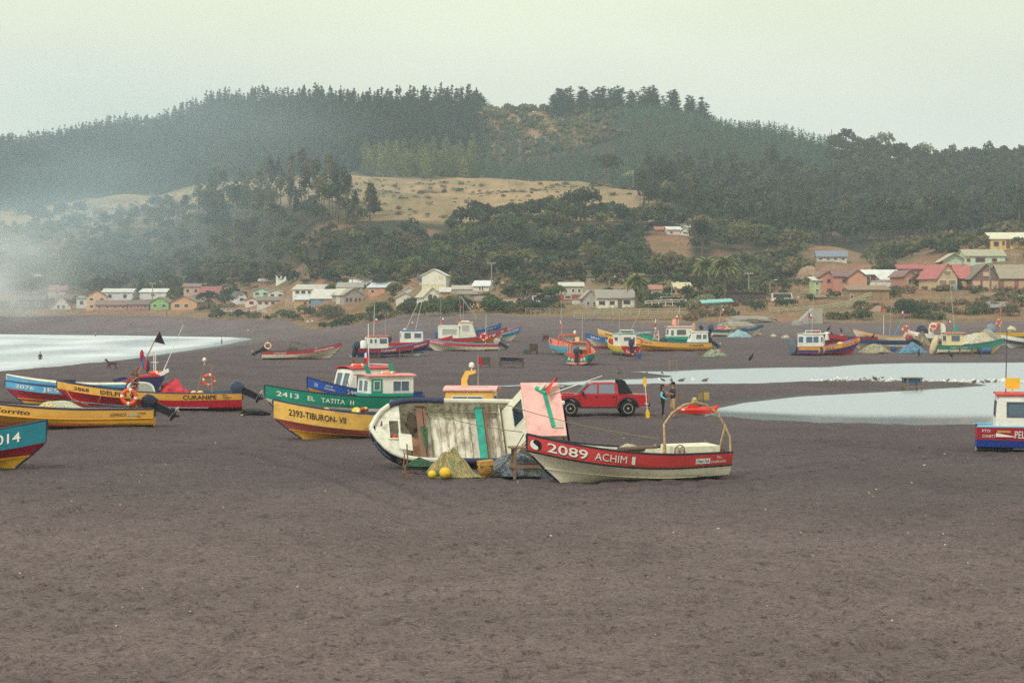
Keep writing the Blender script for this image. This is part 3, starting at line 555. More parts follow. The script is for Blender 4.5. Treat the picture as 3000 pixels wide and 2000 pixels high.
for a in (('big dark rounded tree at the right end of the tan field', 1775, 520, 445, 100, 790, 'b', DK, 700), ('large black-green tree right of the field beside the pale leafy tree', 1935, 548, 448, 120, 700, 'b', DK, 800), ('pale leafy tree at the field corner with slim trunk', 1850, 535, 500, 52, 770, 'b', PALE, 300), ('yellowish bushy tree below the large black-green tree', 1955, 570, 520, 44, 650, 'b', OLV, 300),
    ('massive dark evergreen rising above the hillside scrub in the middle', 1700, 640, 548, 130, 585, 'b', DK, 1000), ('dark spreading bush on the field edge left of the massive evergreen', 1392, 618, 585, 58, 660, 'bush', DK, 300), ('small round bush on the field, left of three in a row', 1760, 565, 552, 20, 740, 'bush', DK, 90), ('round bush in the middle of three in a row on the field', 1828, 566, 546, 26, 735, 'bush', DK, 110), ('round bush right of three in a row on the field', 1863, 570, 550, 26, 730, 'bush', DK, 110), ('tiny dark bush alone on the tan field', 1303, 562, 553, 13, 760, 'bush', DK, 60),
    ('great domed tree on the crest at left, olive topped', 712, 600, 507, 84, 665, 'b', ((76, 82, 48), (70, 76, 46)), 900), ('dark ragged pine left of the great domed tree', 640, 620, 538, 70, 670, 'c', DKP, 500), ('tall brownish tree right of the great domed tree', 788, 600, 524, 52, 655, 'e', MIX, 360), ('spiky dark pine on the crest above the grey-roofed houses', 1095, 640, 545, 40, 640, 'c', DK, 320), ('smaller spiky pine on the crest left of its taller neighbour', 1040, 630, 555, 34, 645, 'c', DK, 280), ('bluish hazy tree standing on the smoky field at left', 470, 640, 572, 84, 740, 'b', ((70, 92, 88), (66, 84, 80)), 600),
    ('dark broad tree on the smoky crest, far left of three', 95, 700, 592, 110, 790, 'b', DK, 800), ('dark flat-topped tree on the smoky crest, middle of three', 182, 690, 590, 60, 780, 'b', DK, 500), ('dark round tree on the smoky crest, right of three', 248, 690, 588, 76, 770, 'b', DK, 600), ('light green domed tree low on the smoky slope', 225, 790, 688, 84, 670, 'b', ((96, 108, 66), (88, 100, 62)), 700),
    ('dark column-like cypress beside the pink hillside house', 2055, 740, 636, 58, 515, 'b', DK, 800), ('rounded olive tree on the slope right of the dark cypress', 2180, 720, 645, 90, 525, 'b', OLV, 900), ('tall slim-trunked eucalyptus in the right-hand wood', 2478, 680, 545, 50, 690, 'e', MIX, 400), ('dark oval tree on the slope behind the red-roofed house', 2682, 700, 632, 62, 560, 'b', DK, 700), ('pale eucalyptus with bare trunk in the right-hand wood', 2705, 660, 520, 46, 720, 'e', OLV, 360), ('bright green wood-edge bush by the white-flecked slope', 1040, 810, 760, 90, 560, 'b', GR, 600), ('lime-green bush low on the hillside below the spiky pines', 1140, 720, 690, 80, 590, 'b', GR, 500)): tree(*a, group='single trees on the hillside')
for a in (('big glossy green bush at the sand edge, left end of the long hedge', 1122, 936, 881, 84, 402, 'bush', ((62, 80, 36), (58, 76, 36)), 1500), ('tall grey-green bush just right of the big glossy one', 1200, 930, 878, 86, 405, 'bush', ((84, 88, 54), (76, 82, 50)), 1300), ('broad bush before the white gabled house', 1290, 925, 868, 104, 402, 'bush', ((74, 82, 48), (68, 76, 44)), 1400), ('dark low bush before the small orange house', 1360, 918, 870, 76, 400, 'bush', ((64, 72, 44), (58, 66, 42)), 1000), ('green bush right of the small orange house', 1440, 915, 860, 80, 402, 'bush', GR, 1000), ('weedy low bush along the sand right of the orange house', 1500, 915, 888, 90, 395, 'bush', ((80, 84, 50), (90, 88, 54)), 900),
    ('sprawling grey bush on the bank before the wooden cabin', 960, 935, 888, 100, 410, 'bush', ((112, 104, 78), (104, 100, 70)), 1200), ('green round tree by the red-walled two-storey house', 1625, 895, 832, 74, 415, 'b', GR, 900), ('round dark clipped tree by the yellow gable', 2012, 882, 833, 52, 402, 'bush', ((52, 64, 36), (48, 60, 34)), 900), ('feathery pale willow-like bush by the turquoise kiosk', 2060, 912, 858, 78, 372, 'bush', PALE, 1300), ('round dark green bush beyond the rock mound', 2212, 912, 881, 62, 362, 'bush', ((60, 76, 40), (54, 70, 38)), 900), ('dark green bush at the near end of the upper footbridge', 2306, 902, 873, 70, 368, 'bush', ((56, 72, 40), (50, 66, 38)), 900), ('hedge-like green bush left of the round clipped tree', 1935, 890, 852, 70, 410, 'bush', ((66, 84, 48), (60, 78, 44)), 800),
    ('olive bush on the bank below the upper footbridge', 2522, 938, 898, 62, 342, 'bush', ((66, 80, 46), (74, 84, 48)), 900), ('large dark bush on the bank below the brick houses', 2645, 930, 866, 92, 352, 'bush', ((62, 74, 44), (56, 68, 42)), 1400), ('low spreading bush right of the large dark bush', 2695, 925, 888, 70, 350, 'bush', ((70, 76, 48), (64, 70, 44)), 900), ('dusty bush on the right bank below the road', 2855, 915, 880, 90, 352, 'bush', ((96, 88, 62), (88, 84, 56)), 900), ('brown-green bush at the right edge below the road', 2960, 925, 890, 80, 345, 'bush', ((104, 88, 64), (92, 84, 56)), 900), ('dark bush between the brick house and the red-roofed house', 2700, 845, 795, 84, 410, 'bush', ((64, 72, 46), (70, 76, 48)), 1000), ('dark tree behind the left pink-framed house', 610, 905, 850, 64, 575, 'b', DK, 500), ('green tree between the orange and the blue gabled houses', 660, 905, 862, 54, 565, 'b', ((70, 84, 60), (64, 78, 56)), 450), ('dark round tree behind the terracotta house', 730, 850, 808, 66, 575, 'b', DK, 500), ('dark leafy tree right of the orange house with pale roof', 1130, 850, 800, 90, 480, 'b', DK, 800),
    ('yellow-flowering bush on the bank under the grey-roofed house', 2540, 768, 733, 44, 520, 'bush', ((120, 112, 50), (96, 96, 48)), 400), ('green bush on the slope right of the grey-roofed house', 2625, 760, 735, 60, 500, 'bush', GR, 400)): tree(*a, group='bushes and trees among the houses')
# umbrella-shaped tree with bare limbs
d = 398; x = (1530 - 1500) / F * d; zg = gz(x, d); root = empty('umbrella_tree', (x, d, zg), (0, 0, 0), 'wide flat-crowned tree with bare forking trunk by the parked cars', 'tree', 'bushes and trees among the houses')
k = 26; P = np.stack([RNG.uniform(-3.6, 4.4, k), RNG.uniform(-2, 2, k), np.zeros(k)], -1); P[:, 2] = 4.6 - .12 * P[:, 0] ** 2 + .5 * rnd(k); rr = .7 + .5 * rnd(k); V, Q, c = broad(P, np.stack([rr * 1.3, rr * 1.3, rr * .6], -1), 90, cols(k, (70, 74, 50), (82, 82, 56), (60, 64, 46))); npmesh('crown', V, Q, LEAF, c, root)
tm = MB(); tm.tube([(0, 0, -.5), (.1, 0, 1.4), (.3, 0, 2.2)], [.28, .22, .18], 8)
for e_ in ((2.6, 4.2), (-2.2, 4.3), (1.2, 4.6), (-.8, 4.7), (3.6, 3.6)): tm.tube([(.2, 0, 1.9), (.2 + (e_[0] - .2) * .5, .1, 2.9), (e_[0], .2, e_[1])], [.14, .1, .05], 6)
tm.build('trunk', mat('pale_bark', (150, 136, 124), .9, .2, 3, bump=.5), root)
# palms
FR = MB(); n = 14
arc = [Vector((2.9 * (i / n), 0, 1.5 * math.sin(i / n * 2.35) - .85 * (i / n) ** 2)) for i in range(n + 1)]
FR.tube(arc, [.05 * (1 - .8 * i / n) for i in range(n + 1)], 4)
for i in range(1, n):
    for sd in (-1, 1):
        a = arc[i]; L_ = .75 * math.sin(math.pi * (.15 + .8 * i / n)); tip = a + Vector((.35 * L_, sd * L_ * .85, -.35 * L_)); dv = Vector((.11, 0, 0)); FR.add([a - dv, a + dv, tip], [(0, 1, 2)]); a2 = a + Vector((.1, 0, 0)); tip2 = a2 + Vector((.3 * L_, sd * L_ * .7, -.55 * L_)); FR.add([a2 - dv, a2 + dv, tip2], [(0, 1, 2)])
frond0 = FR.build('frond', mat('palm_leaf', (128, 134, 78), .6, .25, 2, .3, (150, 130, 84)))
frond_me = frond0.data; bpy.data.objects.remove(frond0)
SK = MB(); SK.ell((0, 0, -.55), (.75, .75, .9), 12, 8)
for px, pyc, pyb, d, sc, lb in ((1865, 836, 902, 392, .92, 'shaggy palm at the end of the long white house, nearest the footbridge'), (2068, 792, 880, 432, 1.08, 'left palm of the tall pair behind the turquoise kiosk'), (2122, 792, 885, 428, 1.12, 'right palm of the tall pair behind the turquoise kiosk')):
    x = (px - 1500) / F * d; zg = gz(x, d); zc = H - (pyc - HY) / F * d; root = empty('palm_tree', (x, d, zg), (0, 0, 0), lb, 'palm tree', 'palms behind the beach'); hc = zc - zg
    MB().tube([(0, 0, -.4), (.05, 0, hc * .5), (0, 0, hc)], [.5 * sc, .38 * sc, .42 * sc], 10).build('trunk', mat('palm_bark', (112, 94, 80), .9, .3, 4, .5, (70, 58, 50), 1, 5, stretch=(1, 1, 3)), root, True)
    s = SK.build('dead_skirt', mat('palm_skirt', (104, 84, 66), .95, .4, 3, .5, (70, 56, 46), 1, 4), root, True); s.location = (0, 0, hc); s.scale = (sc,) * 3
    for k in range(58):
        f = bpy.data.objects.new('frond', frond_me); C.objects.link(f); f.parent = root; f.location = (0, 0, hc); el = 75 - 125 * ((k + .5) / 58) ** .9; f.rotation_euler = Euler((random.uniform(-.3, .3), -R(el) * .8, k * 2.39996)); f.scale = (sc * random.uniform(.85, 1.1),) * 3
# magenta flowering shrub beside the palm
tree('magenta flowering shrub beside the shaggy palm', 1896, 885, 858, 30, 395, 'bush', ((150, 50, 120), (120, 50, 100), (80, 90, 50)), 260, group='bushes and trees among the houses')
# ---------------------------------------------------------------- fishing boats
CREAM, WHITE, RED, DKRED, BLUE, NAVY, LBLUE, TEAL, GREEN, YEL, AMBER, ORANGE, PINK, BLACK, WOOD = (232, 226, 200), (236, 234, 222), (196, 44, 52), (168, 30, 44), (40, 84, 160), (36, 42, 84), (96, 176, 206), (22, 122, 132), (16, 140, 108), (240, 190, 60), (240, 172, 40), (232, 104, 48), (236, 150, 140), (30, 27, 36), (122, 96, 70)
def paint(c, wear=.35): return mat('paint_%d_%d_%d_%d' % (c + (int(wear * 100),)), c, rough=.55, var=.16, scale=1.3, wear=min(1, wear * 1.2), wearcol=tuple(int(v * .52 + 40) for v in c), bump=.2, bscale=7, stretch=(1, 1, 1.6), spec=.4)
def plain(c, rough=.6): return mat('plain_%d_%d_%d' % c, c, rough=rough, var=.1, scale=4, bump=.1, bscale=20)
def woodm(c=WOOD): return mat('wood_%d_%d_%d' % c, c, rough=.85, var=.28, scale=3, wear=.4, wearcol=tuple(int(v * .6) for v in c), bump=.4, bscale=12, stretch=(1, 1, 1))
RUB = plain((34, 32, 46), .7); STEEL = mat('rusty_steel', (128, 92, 68), .7, .25, 6, .5, (92, 50, 30)); GALV = plain((176, 170, 156), .5)
RING = plain((236, 92, 44), .55); ROPE = plain((196, 170, 112), .9); BLKPL = mat('black_plastic', (30, 30, 38), .32, .06, 3)
GLASS = glassmat('cabin_glass', (120, 140, 156), .5); GLASSD = glassmat('dark_glass', (30, 40, 58), .88)
class Hull:
    def __init__(s, L=8, B=2.2, D=.9, rise=.75, stern=.82, rake=.17, hs=.4, pw=2.3, bowv=1.0, be=2.5):
        s.be = be
        s.L, s.B, s.D, s.rise, s.stern, s.rake, s.hs, s.pw, s.bowv = L, B, D, rise, stern, rake, hs, pw, bowv
    def hb(s, t):
        q = s.stern + (1 - s.stern) * min(1, t / .35) ** .7 if t < .35 else 1 - ((t - .35) / .65) ** s.be
        return s.B / 2 * max(q, .015)
    def zs(s, t): return s.D * (1 + s.rise * max(0, (t - .22) / .78) ** s.pw)
    def vs(s, t): return 1 - s.hs * (1 + .25 * t) / s.zs(t)
    def pt(s, t, v, inset=0.0):
        e_ = min(1, v / s.vs(t)); x = -s.L / 2 + t * s.L * (1 - s.rake * (1 - e_ ** .9)) + t ** 3 * .05 * max(0, v - s.vs(t))
        q = min(1, max(0, (t - .35) / .65)); q = q * q * (3 - 2 * q)
        wm = .80 * (v / .2) ** .8 if v < .2 else .80 + .20 * ((v - .2) / .8) ** .8
        wb = (.93 * e_ + .07 * v) ** (1.15 * s.bowv); h = s.hb(t); k = wm * (1 - q) + wb * q
        zk = s.D * .05 * (t - .4) ** 2 * 2
        return Vector((x, max(h * k - inset, 0), zk + v * (s.zs(t) - zk)))
    def side(s, x, vfrac, sd, off=.012):
        """point on the strake: x along the boat, vfrac 0..1 from strake foot to gunwale"""
        t = min(.995, max(0, (x + s.L / 2) / s.L))
        for _ in range(6):
            v = s.vs(t) + (1 - s.vs(t)) * vfrac; t = min(.995, max(0, (x + s.L / 2) / s.L))
        v = s.vs(t) + (1 - s.vs(t)) * vfrac; p = s.pt(t, v); a = s.pt(min(1, t + .01), v) - s.pt(max(0, t - .01), v); b = s.pt(t, min(1, v + .02)) - s.pt(t, v - .02)
        n = b.cross(a); n.normalize()
        if n.y < 0: n = -n
        p = p + n * (off + .02); return Vector((p.x, sd * p.y, p.z))
def text_mesh(body, size=1.0, bold=0.0, shear=0.0):
    cu = bpy.data.curves.new('lettering', 'FONT'); cu.body = body; cu.size = size; cu.align_x = 'LEFT'; cu.align_y = 'CENTER'; cu.resolution_u = 3; cu.offset = bold; cu.shear = shear
    ob_ = bpy.data.objects.new('lettering', cu); me = bpy.data.meshes.new_from_object(ob_); bpy.data.objects.remove(ob_); bpy.data.curves.remove(cu)
    vs_ = [tuple(v.co) for v in me.vertices]; fs = [tuple(p.vertices) for p in me.polygons]; bpy.data.meshes.remove(me)
    fs = [(q[0], q[i], q[i + 1]) for q in fs for i in range(1, len(q) - 1)]; lim = .17 * size; mid = {}; out = []
    while fs:
        t = fs.pop(); e_ = max(((t[i], t[(i + 1) % 3]) for i in range(3)), key=lambda q: math.dist(vs_[q[0]], vs_[q[1]]))
        if math.dist(vs_[e_[0]], vs_[e_[1]]) < lim: out.append(t); continue
        k = (min(e_), max(e_))
        if k not in mid: mid[k] = len(vs_); vs_.append(tuple((vs_[e_[0]][i] + vs_[e_[1]][i]) / 2 for i in range(3)))
        o3 = [q for q in t if q not in e_][0]; fs += [(e_[0], mid[k], o3), (mid[k], e_[1], o3)]
    return vs_, out
def hull_text(h, parent, body, x0, x1, v, ht, col, sd, bold=.01, shear=0, name='lettering', shadow=None):
    """words painted on the strake from x0 (first letter) to x1 (last letter)"""
    vs_, fs = text_mesh(body, 1.0, bold, shear)
    if not vs_: return
    mx_ = max(p[0] for p in vs_); mn = min(p[0] for p in vs_); hy = (max(p[1] for p in vs_) - min(p[1] for p in vs_)) or 1; cy_ = (max(p[1] for p in vs_) + min(p[1] for p in vs_)) / 2
    for k, (dx, dv, off, c) in enumerate(((.25, -.05, .010, shadow), (0, 0, .018, col))):
        if c is None: continue
        out = []
        for a, b, _ in vs_:
            u = (a - mn) / (mx_ - mn); x = x0 + (x1 - x0) * u + dx * (x1 - x0) * .03
            t = (x + h.L / 2) / h.L; out.append(h.side(x, v + dv + (b - cy_) / hy * ht / (h.hs * (1 + .25 * t)), sd, off))
        mb = MB().add(out, fs); mb.build(name, plain(c), parent)
def rect_on(mb, o, U, V, x0, x1, y0, y1, t, mi=0):
    """slab of thickness t on the plane o + U*x + V*y"""
    U, V = Vector(U).normalized(), Vector(V).normalized(); n = U.cross(V)
    mb.obox(Vector(o) + U * x0 + V * y0, U * (x1 - x0), V * (y1 - y0), n * t, mi)
def window(parent, o, U, V, x0, x1, y0, y1, frame, glass=GLASS, fw=.05, t=.03, bars=0, name='window'):
    mb = MB(); rect_on(mb, o, U, V, x0, x1, y0, y0 + fw, t); rect_on(mb, o, U, V, x0, x1, y1 - fw, y1, t); rect_on(mb, o, U, V, x0, x0 + fw, y0 + fw, y1 - fw, t); rect_on(mb, o, U, V, x1 - fw, x1, y0 + fw, y1 - fw, t)
    for i in range(bars):
        xm = x0 + (x1 - x0) * (i + 1) / (bars + 1); rect_on(mb, o, U, V, xm - fw * .3, xm + fw * .3, y0 + fw, y1 - fw, t * .9)
    f = mb.build(name, frame, parent)
    g = MB(); rect_on(g, o, U, V, x0 + fw, x1 - fw, y0 + fw, y1 - fw, t * .4); g.build('pane', glass, f)
    return f
def motor(parent, x, z, y=0, tilt=55, col=(40, 44, 58), sc=1.0, yaw=0, letters=False):
    """outboard engine on the transom: bracket and leg, cowl, propeller"""
    M = Matrix.Translation((x, y, z)) @ Euler((0, 0, yaw)).to_matrix().to_4x4() @ Euler((0, R(tilt), 0)).to_matrix().to_4x4() @ Matrix.Scale(sc * .86, 4)
    mb = MB(); m3 = M.to_3x3()
    def B(c, d, mi=0, ry=0):
        a = Euler((0, ry, 0)).to_matrix(); U, V, W = m3 @ (a @ Vector((d[0], 0, 0))), m3 @ Vector((0, d[1], 0)), m3 @ (a @ Vector((0, 0, d[2]))); mb.obox(M @ Vector(c) - (U + V + W) / 2, U, V, W, mi)
    mb.obox(Vector((x - .04, y - .14, z - .36)), (.12, 0, 0), (0, .28, 0), (0, 0, .4))
    mb.prism([(-.20, .05), (.17, .05), (.12, -.45), (.10, -.80), (-.22, -.80), (-.24, -.45)], M @ Vector((-.12, -.10, .02)), m3 @ Vector((1, 0, 0)), m3 @ Vector((0, 0, 1)), m3 @ Vector((0, .20, 0)))
    B((-.2, 0, -.72), (.46, .26, .025))
    mb.prism([(-.02, 0), (.10, 0), (-.02, -.24), (-.14, -.2)], M @ Vector((-.18, -.02, -.92)), m3 @ Vector((1, 0, 0)), m3 @ Vector((0, 0, 1)), m3 @ Vector((0, .04, 0)))
    mb.ell(M @ Vector((-.16, 0, -.90)), (.26 * sc, .07 * sc, .07 * sc), 8, 6, 0, M=Euler((0, R(tilt), yaw)).to_matrix())
    o = mb.build('outboard_motor', BLKPL, parent, True)
    cw = MB(); prof = [(-.42, .02), (-.46, .34), (-.38, .62), (-.14, .72), (.12, .66), (.26, .48), (.28, .10), (.2, .0)]
    lay = [(-.25, .84), (-.22, .96), (0, 1.0), (.22, .96), (.25, .84)]; vs_ = []
    for yy, s_ in lay: vs_ += [M @ Vector((-.12 + (px_ + .06) * s_, yy, .06 + pz * s_ + .3 * (1 - s_))) for px_, pz in prof]
    k = len(prof); fs = [(i * k + j, i * k + (j + 1) % k, (i + 1) * k + (j + 1) % k, (i + 1) * k + j) for i in range(len(lay) - 1) for j in range(k)] + [tuple(range(k))[::-1], tuple((len(lay) - 1) * k + j for j in range(k))]
    cw.add(vs_, fs); cw.build('cowl', mat('cowl_%d_%d_%d' % col, col, .35, .05, 2), o, True)
    pr = MB(); pr.lathe([(.05 * sc, -.02), (.055 * sc, .12 * sc), (.02 * sc, .2 * sc)], 8, 0, M @ Matrix.Translation((-.40, 0, -.9)) @ Euler((0, R(-90), 0)).to_matrix().to_4x4())
    for q in range(3):
        a = R(120 * q + 20); d = Vector((0, math.cos(a), math.sin(a))); e_ = Vector((0.25, -math.sin(a) * .9, math.cos(a) * .9)).normalized(); c0 = Vector((-.47, 0, -.9))
        pts = [c0 + d * .04 - e_ * .03, c0 + d * .09 - e_ * .07, c0 + d * .14 - e_ * .05, c0 + d * .145 + e_ * .03, c0 + d * .1 + e_ * .08, c0 + d * .04 + e_ * .03]
        v2 = [M @ p for p in pts] + [M @ (p + Vector((.012, 0, 0))) for p in pts]; pr.add(v2, [(0, 1, 2, 3, 4, 5), (11, 10, 9, 8, 7, 6)] + [(i, (i + 1) % 6, 6 + (i + 1) % 6, 6 + i) for i in range(6)])
    pr.build('propeller', GALV, o)
    return o
def lifebuoy(parent, c, r=.36, rx=90, rz=0, ry=0, col=None):
    mb = MB(); mb.torus(c, r * .78, r * .22, Euler((R(rx), R(ry), R(rz))).to_matrix(), 20, 8, 0, 1); return mb.build('lifebuoy', [col or RING, plain(WHITE)], parent, True)
FLAGM = [plain((214, 40, 48)), plain(WHITE), plain((40, 70, 150))]
def flag(parent, top, w=.4, h=.3, col=None, drop=.15):
    mb = MB(); n = 5; o = Vector(top)
    for i in range(n):
        for j in range(2):
            a, b = i / n, (i + 1) / n
            def P(u, v): return o + Vector((u * w * .75, .05 * math.sin(u * 7), -v * h - drop * u * 1.6 - .03 * math.sin(5 * u)))
            y0, y1 = j * .5, j * .5 + .5
            p4 = [P(a, y0), P(b, y0), P(b, y1), P(a, y1)]; mi = 0 if (j == 1) else (2 if i < 2 else 1)
            mb.add(p4 + [q + Vector((0, .008, 0)) for q in p4], [(0, 1, 2, 3), (7, 6, 5, 4)], 0 if col else mi)
    return mb.build('flag', [plain(col)] if col else FLAGM, parent)
def pole(parent, a, b, r=.02, m=None, name='mast'):
    a, b = Vector(a), Vector(b); return MB().tube([a, (a + b) / 2, b], [r, r * .85, r * .6], 6).build(name, m or GALV, parent)
def cabin(h, root, x0, x1, wf=.62, hgt=1.1, rake=.25, rakeb=.0, col=WHITE, col2=None, roof=(200, 60, 60), z0=None, win=(), frame=None, glass=GLASS, over=.12, arch=.06, door=None, base=.35, roofover_back=.0):
    """wheelhouse between x0 (aft) and x1 (fore); windows: (wall, a0, a1, b0, b1) in fractions of that wall; walls P S F A"""
    t0 = (x0 + h.L / 2) / h.L; z0 = h.zs(t0) * .45 if z0 is None else z0; W = h.B * wf / 2; zt = z0 + hgt
    P = [Vector((x0, 0, z0)), Vector((x1, 0, z0)), Vector((x1 - rake, 0, zt)), Vector((x0 + rakeb, 0, zt))]; tw = .93
    mb = MB(); th = .05
    # four walls with window openings: built from strips round each opening
    def wall(o, U, V, wl, hl, ops, mi=0):
        xs = sorted({0, wl} | {q for op in ops for q in (op[0], op[1])}); ys = sorted({0, hl} | {q for op in ops for q in (op[2], op[3])} | {hl * base})
        for i in range(len(xs) - 1):
            for j in range(len(ys) - 1):
                cx_, cy_ = (xs[i] + xs[i + 1]) / 2, (ys[j] + ys[j + 1]) / 2
                if any(op[0] < cx_ < op[1] and op[2] < cy_ < op[3] for op in ops): continue
                rect_on(mb, o, U, V, xs[i], xs[i + 1], ys[j], ys[j + 1], th, 1 if (col2 and cy_ < hl * base) else 0)
    frm = frame or plain(WHITE)
    walls = {}
    U = P[1] - P[0]
    walls['S'] = (Vector((x0, -W, z0)), Vector((1, 0, 0)), Vector((0, 0, 1)), x1 - x0, hgt)
    walls['P'] = (Vector((x1, W, z0)), Vector((-1, 0, 0)), Vector((0, 0, 1)), x1 - x0, hgt)
    fv = P[2] - P[1]; walls['F'] = (Vector((x1, -W, z0)), Vector((0, 1, 0)), fv, 2 * W, fv.length)
    av = P[3] - P[0]; walls['A'] = (Vector((x0, W, z0)), Vector((0, -1, 0)), av, 2 * W, av.length)
    ops = {k: [] for k in 'SPFA'}
    for q in win:
        k, a0, a1, b0, b1 = q[:5]; wl, hl = walls[k][3], walls[k][4]; ops[k].append((a0 * wl, a1 * wl, b0 * hl, b1 * hl))
    cut = rake / max(x1 - x0, .01)
    for k, (o, U_, V_, wl, hl) in walls.items():
        if k in 'SP' and (rake > .05 or rakeb > .05):
            # side wall with slanted ends: strips clipped to the sloping outline
            op = ops[k]; ys = sorted({0, hl, hl * base} | {q for a in op for q in a[2:]})
            for j in range(len(ys) - 1):
                ya, yb = ys[j], ys[j + 1]; ym = (ya + yb) / 2
                def ends(y):
                    lo = rakeb * y / hl if k == 'S' else rake * y / hl; hi = wl - (rake * y / hl if k == 'S' else rakeb * y / hl); return lo, hi
                cuts = sorted([q for a in op if a[2] < ym < a[3] for q in a[:2]])
                seg = []; prev = None
                edges = [None] + cuts + [None]
                for i in range(0, len(edges) - 1, 2):
                    l, r = edges[i], edges[i + 1]; la, ha = ends(ya); lb, hb_ = ends(yb)
                    quad = [(la if l is None else l, ya), (ha if r is None else r, ya), (hb_ if r is None else r, yb), (lb if l is None else l, yb)]
                    n = Vector(U_).cross(Vector(V_)); mb.prism(quad, o, U_, V_, n * th, 1 if (col2 and ym < hl * base) else 0)
        else: wall(o, U_, V_, wl, hl, ops[k])
    root_c = mb.build('cabin', [paint(col, .22), paint(col2 or col, .25)], root)
    for q in win:
        k, a0, a1, b0, b1 = q[:5]; o, U_, V_, wl, hl = walls[k]; n = Vector(U_).normalized().cross(Vector(V_).normalized()); fr = q[5] if len(q) > 5 else frm
        window(root_c, o + n * .02, U_, V_, a0 * wl, a1 * wl, b0 * hl, b1 * hl, fr, glass, .045, .05, bars=q[6] if len(q) > 6 else 0)
    if door:
        k, a0, a1, dc = door; o, U_, V_, wl, hl = walls[k]; n = Vector(U_).normalized().cross(Vector(V_).normalized()); d = MB(); rect_on(d, o + n * th, U_, V_, a0 * wl, a1 * wl, .04 * hl, .93 * hl, .025); dd = d.build('door', paint(dc, .3), root_c)
        window(dd, o + n * (th + .02), U_, V_, (a0 + .2 * (a1 - a0)) * wl, (a1 - .2 * (a1 - a0)) * wl, .52 * hl, .86 * hl, frm, glass, .03, .03)
    rb = MB(); n = 8; xa, xb = x0 + rakeb - over - roofover_back, x1 - rake + over * 1.6; vs_ = []
    for i in range(n + 1):
        yy = -1 + 2 * i / n; z = zt + .012 + arch * (1 - yy * yy)
        for xx in (xa, xb): vs_ += [(xx, yy * (W + over), z), (xx, yy * (W + over), z + .06)]
    fs = []
    for i in range(n):
        a, b = i * 4, i * 4 + 4; fs += [(a, b, b + 2, a + 2), (a + 1, a + 3, b + 3, b + 1), (a, a + 1, b + 1, b), (a + 2, b + 2, b + 3, a + 3)]
    fs += [(0, 2, 3, 1), (4 * n, 4 * n + 1, 4 * n + 3, 4 * n + 2)]
    r = rb.add(vs_, fs).build('roof', paint(roof, .35), root_c)
    return root_c, zt
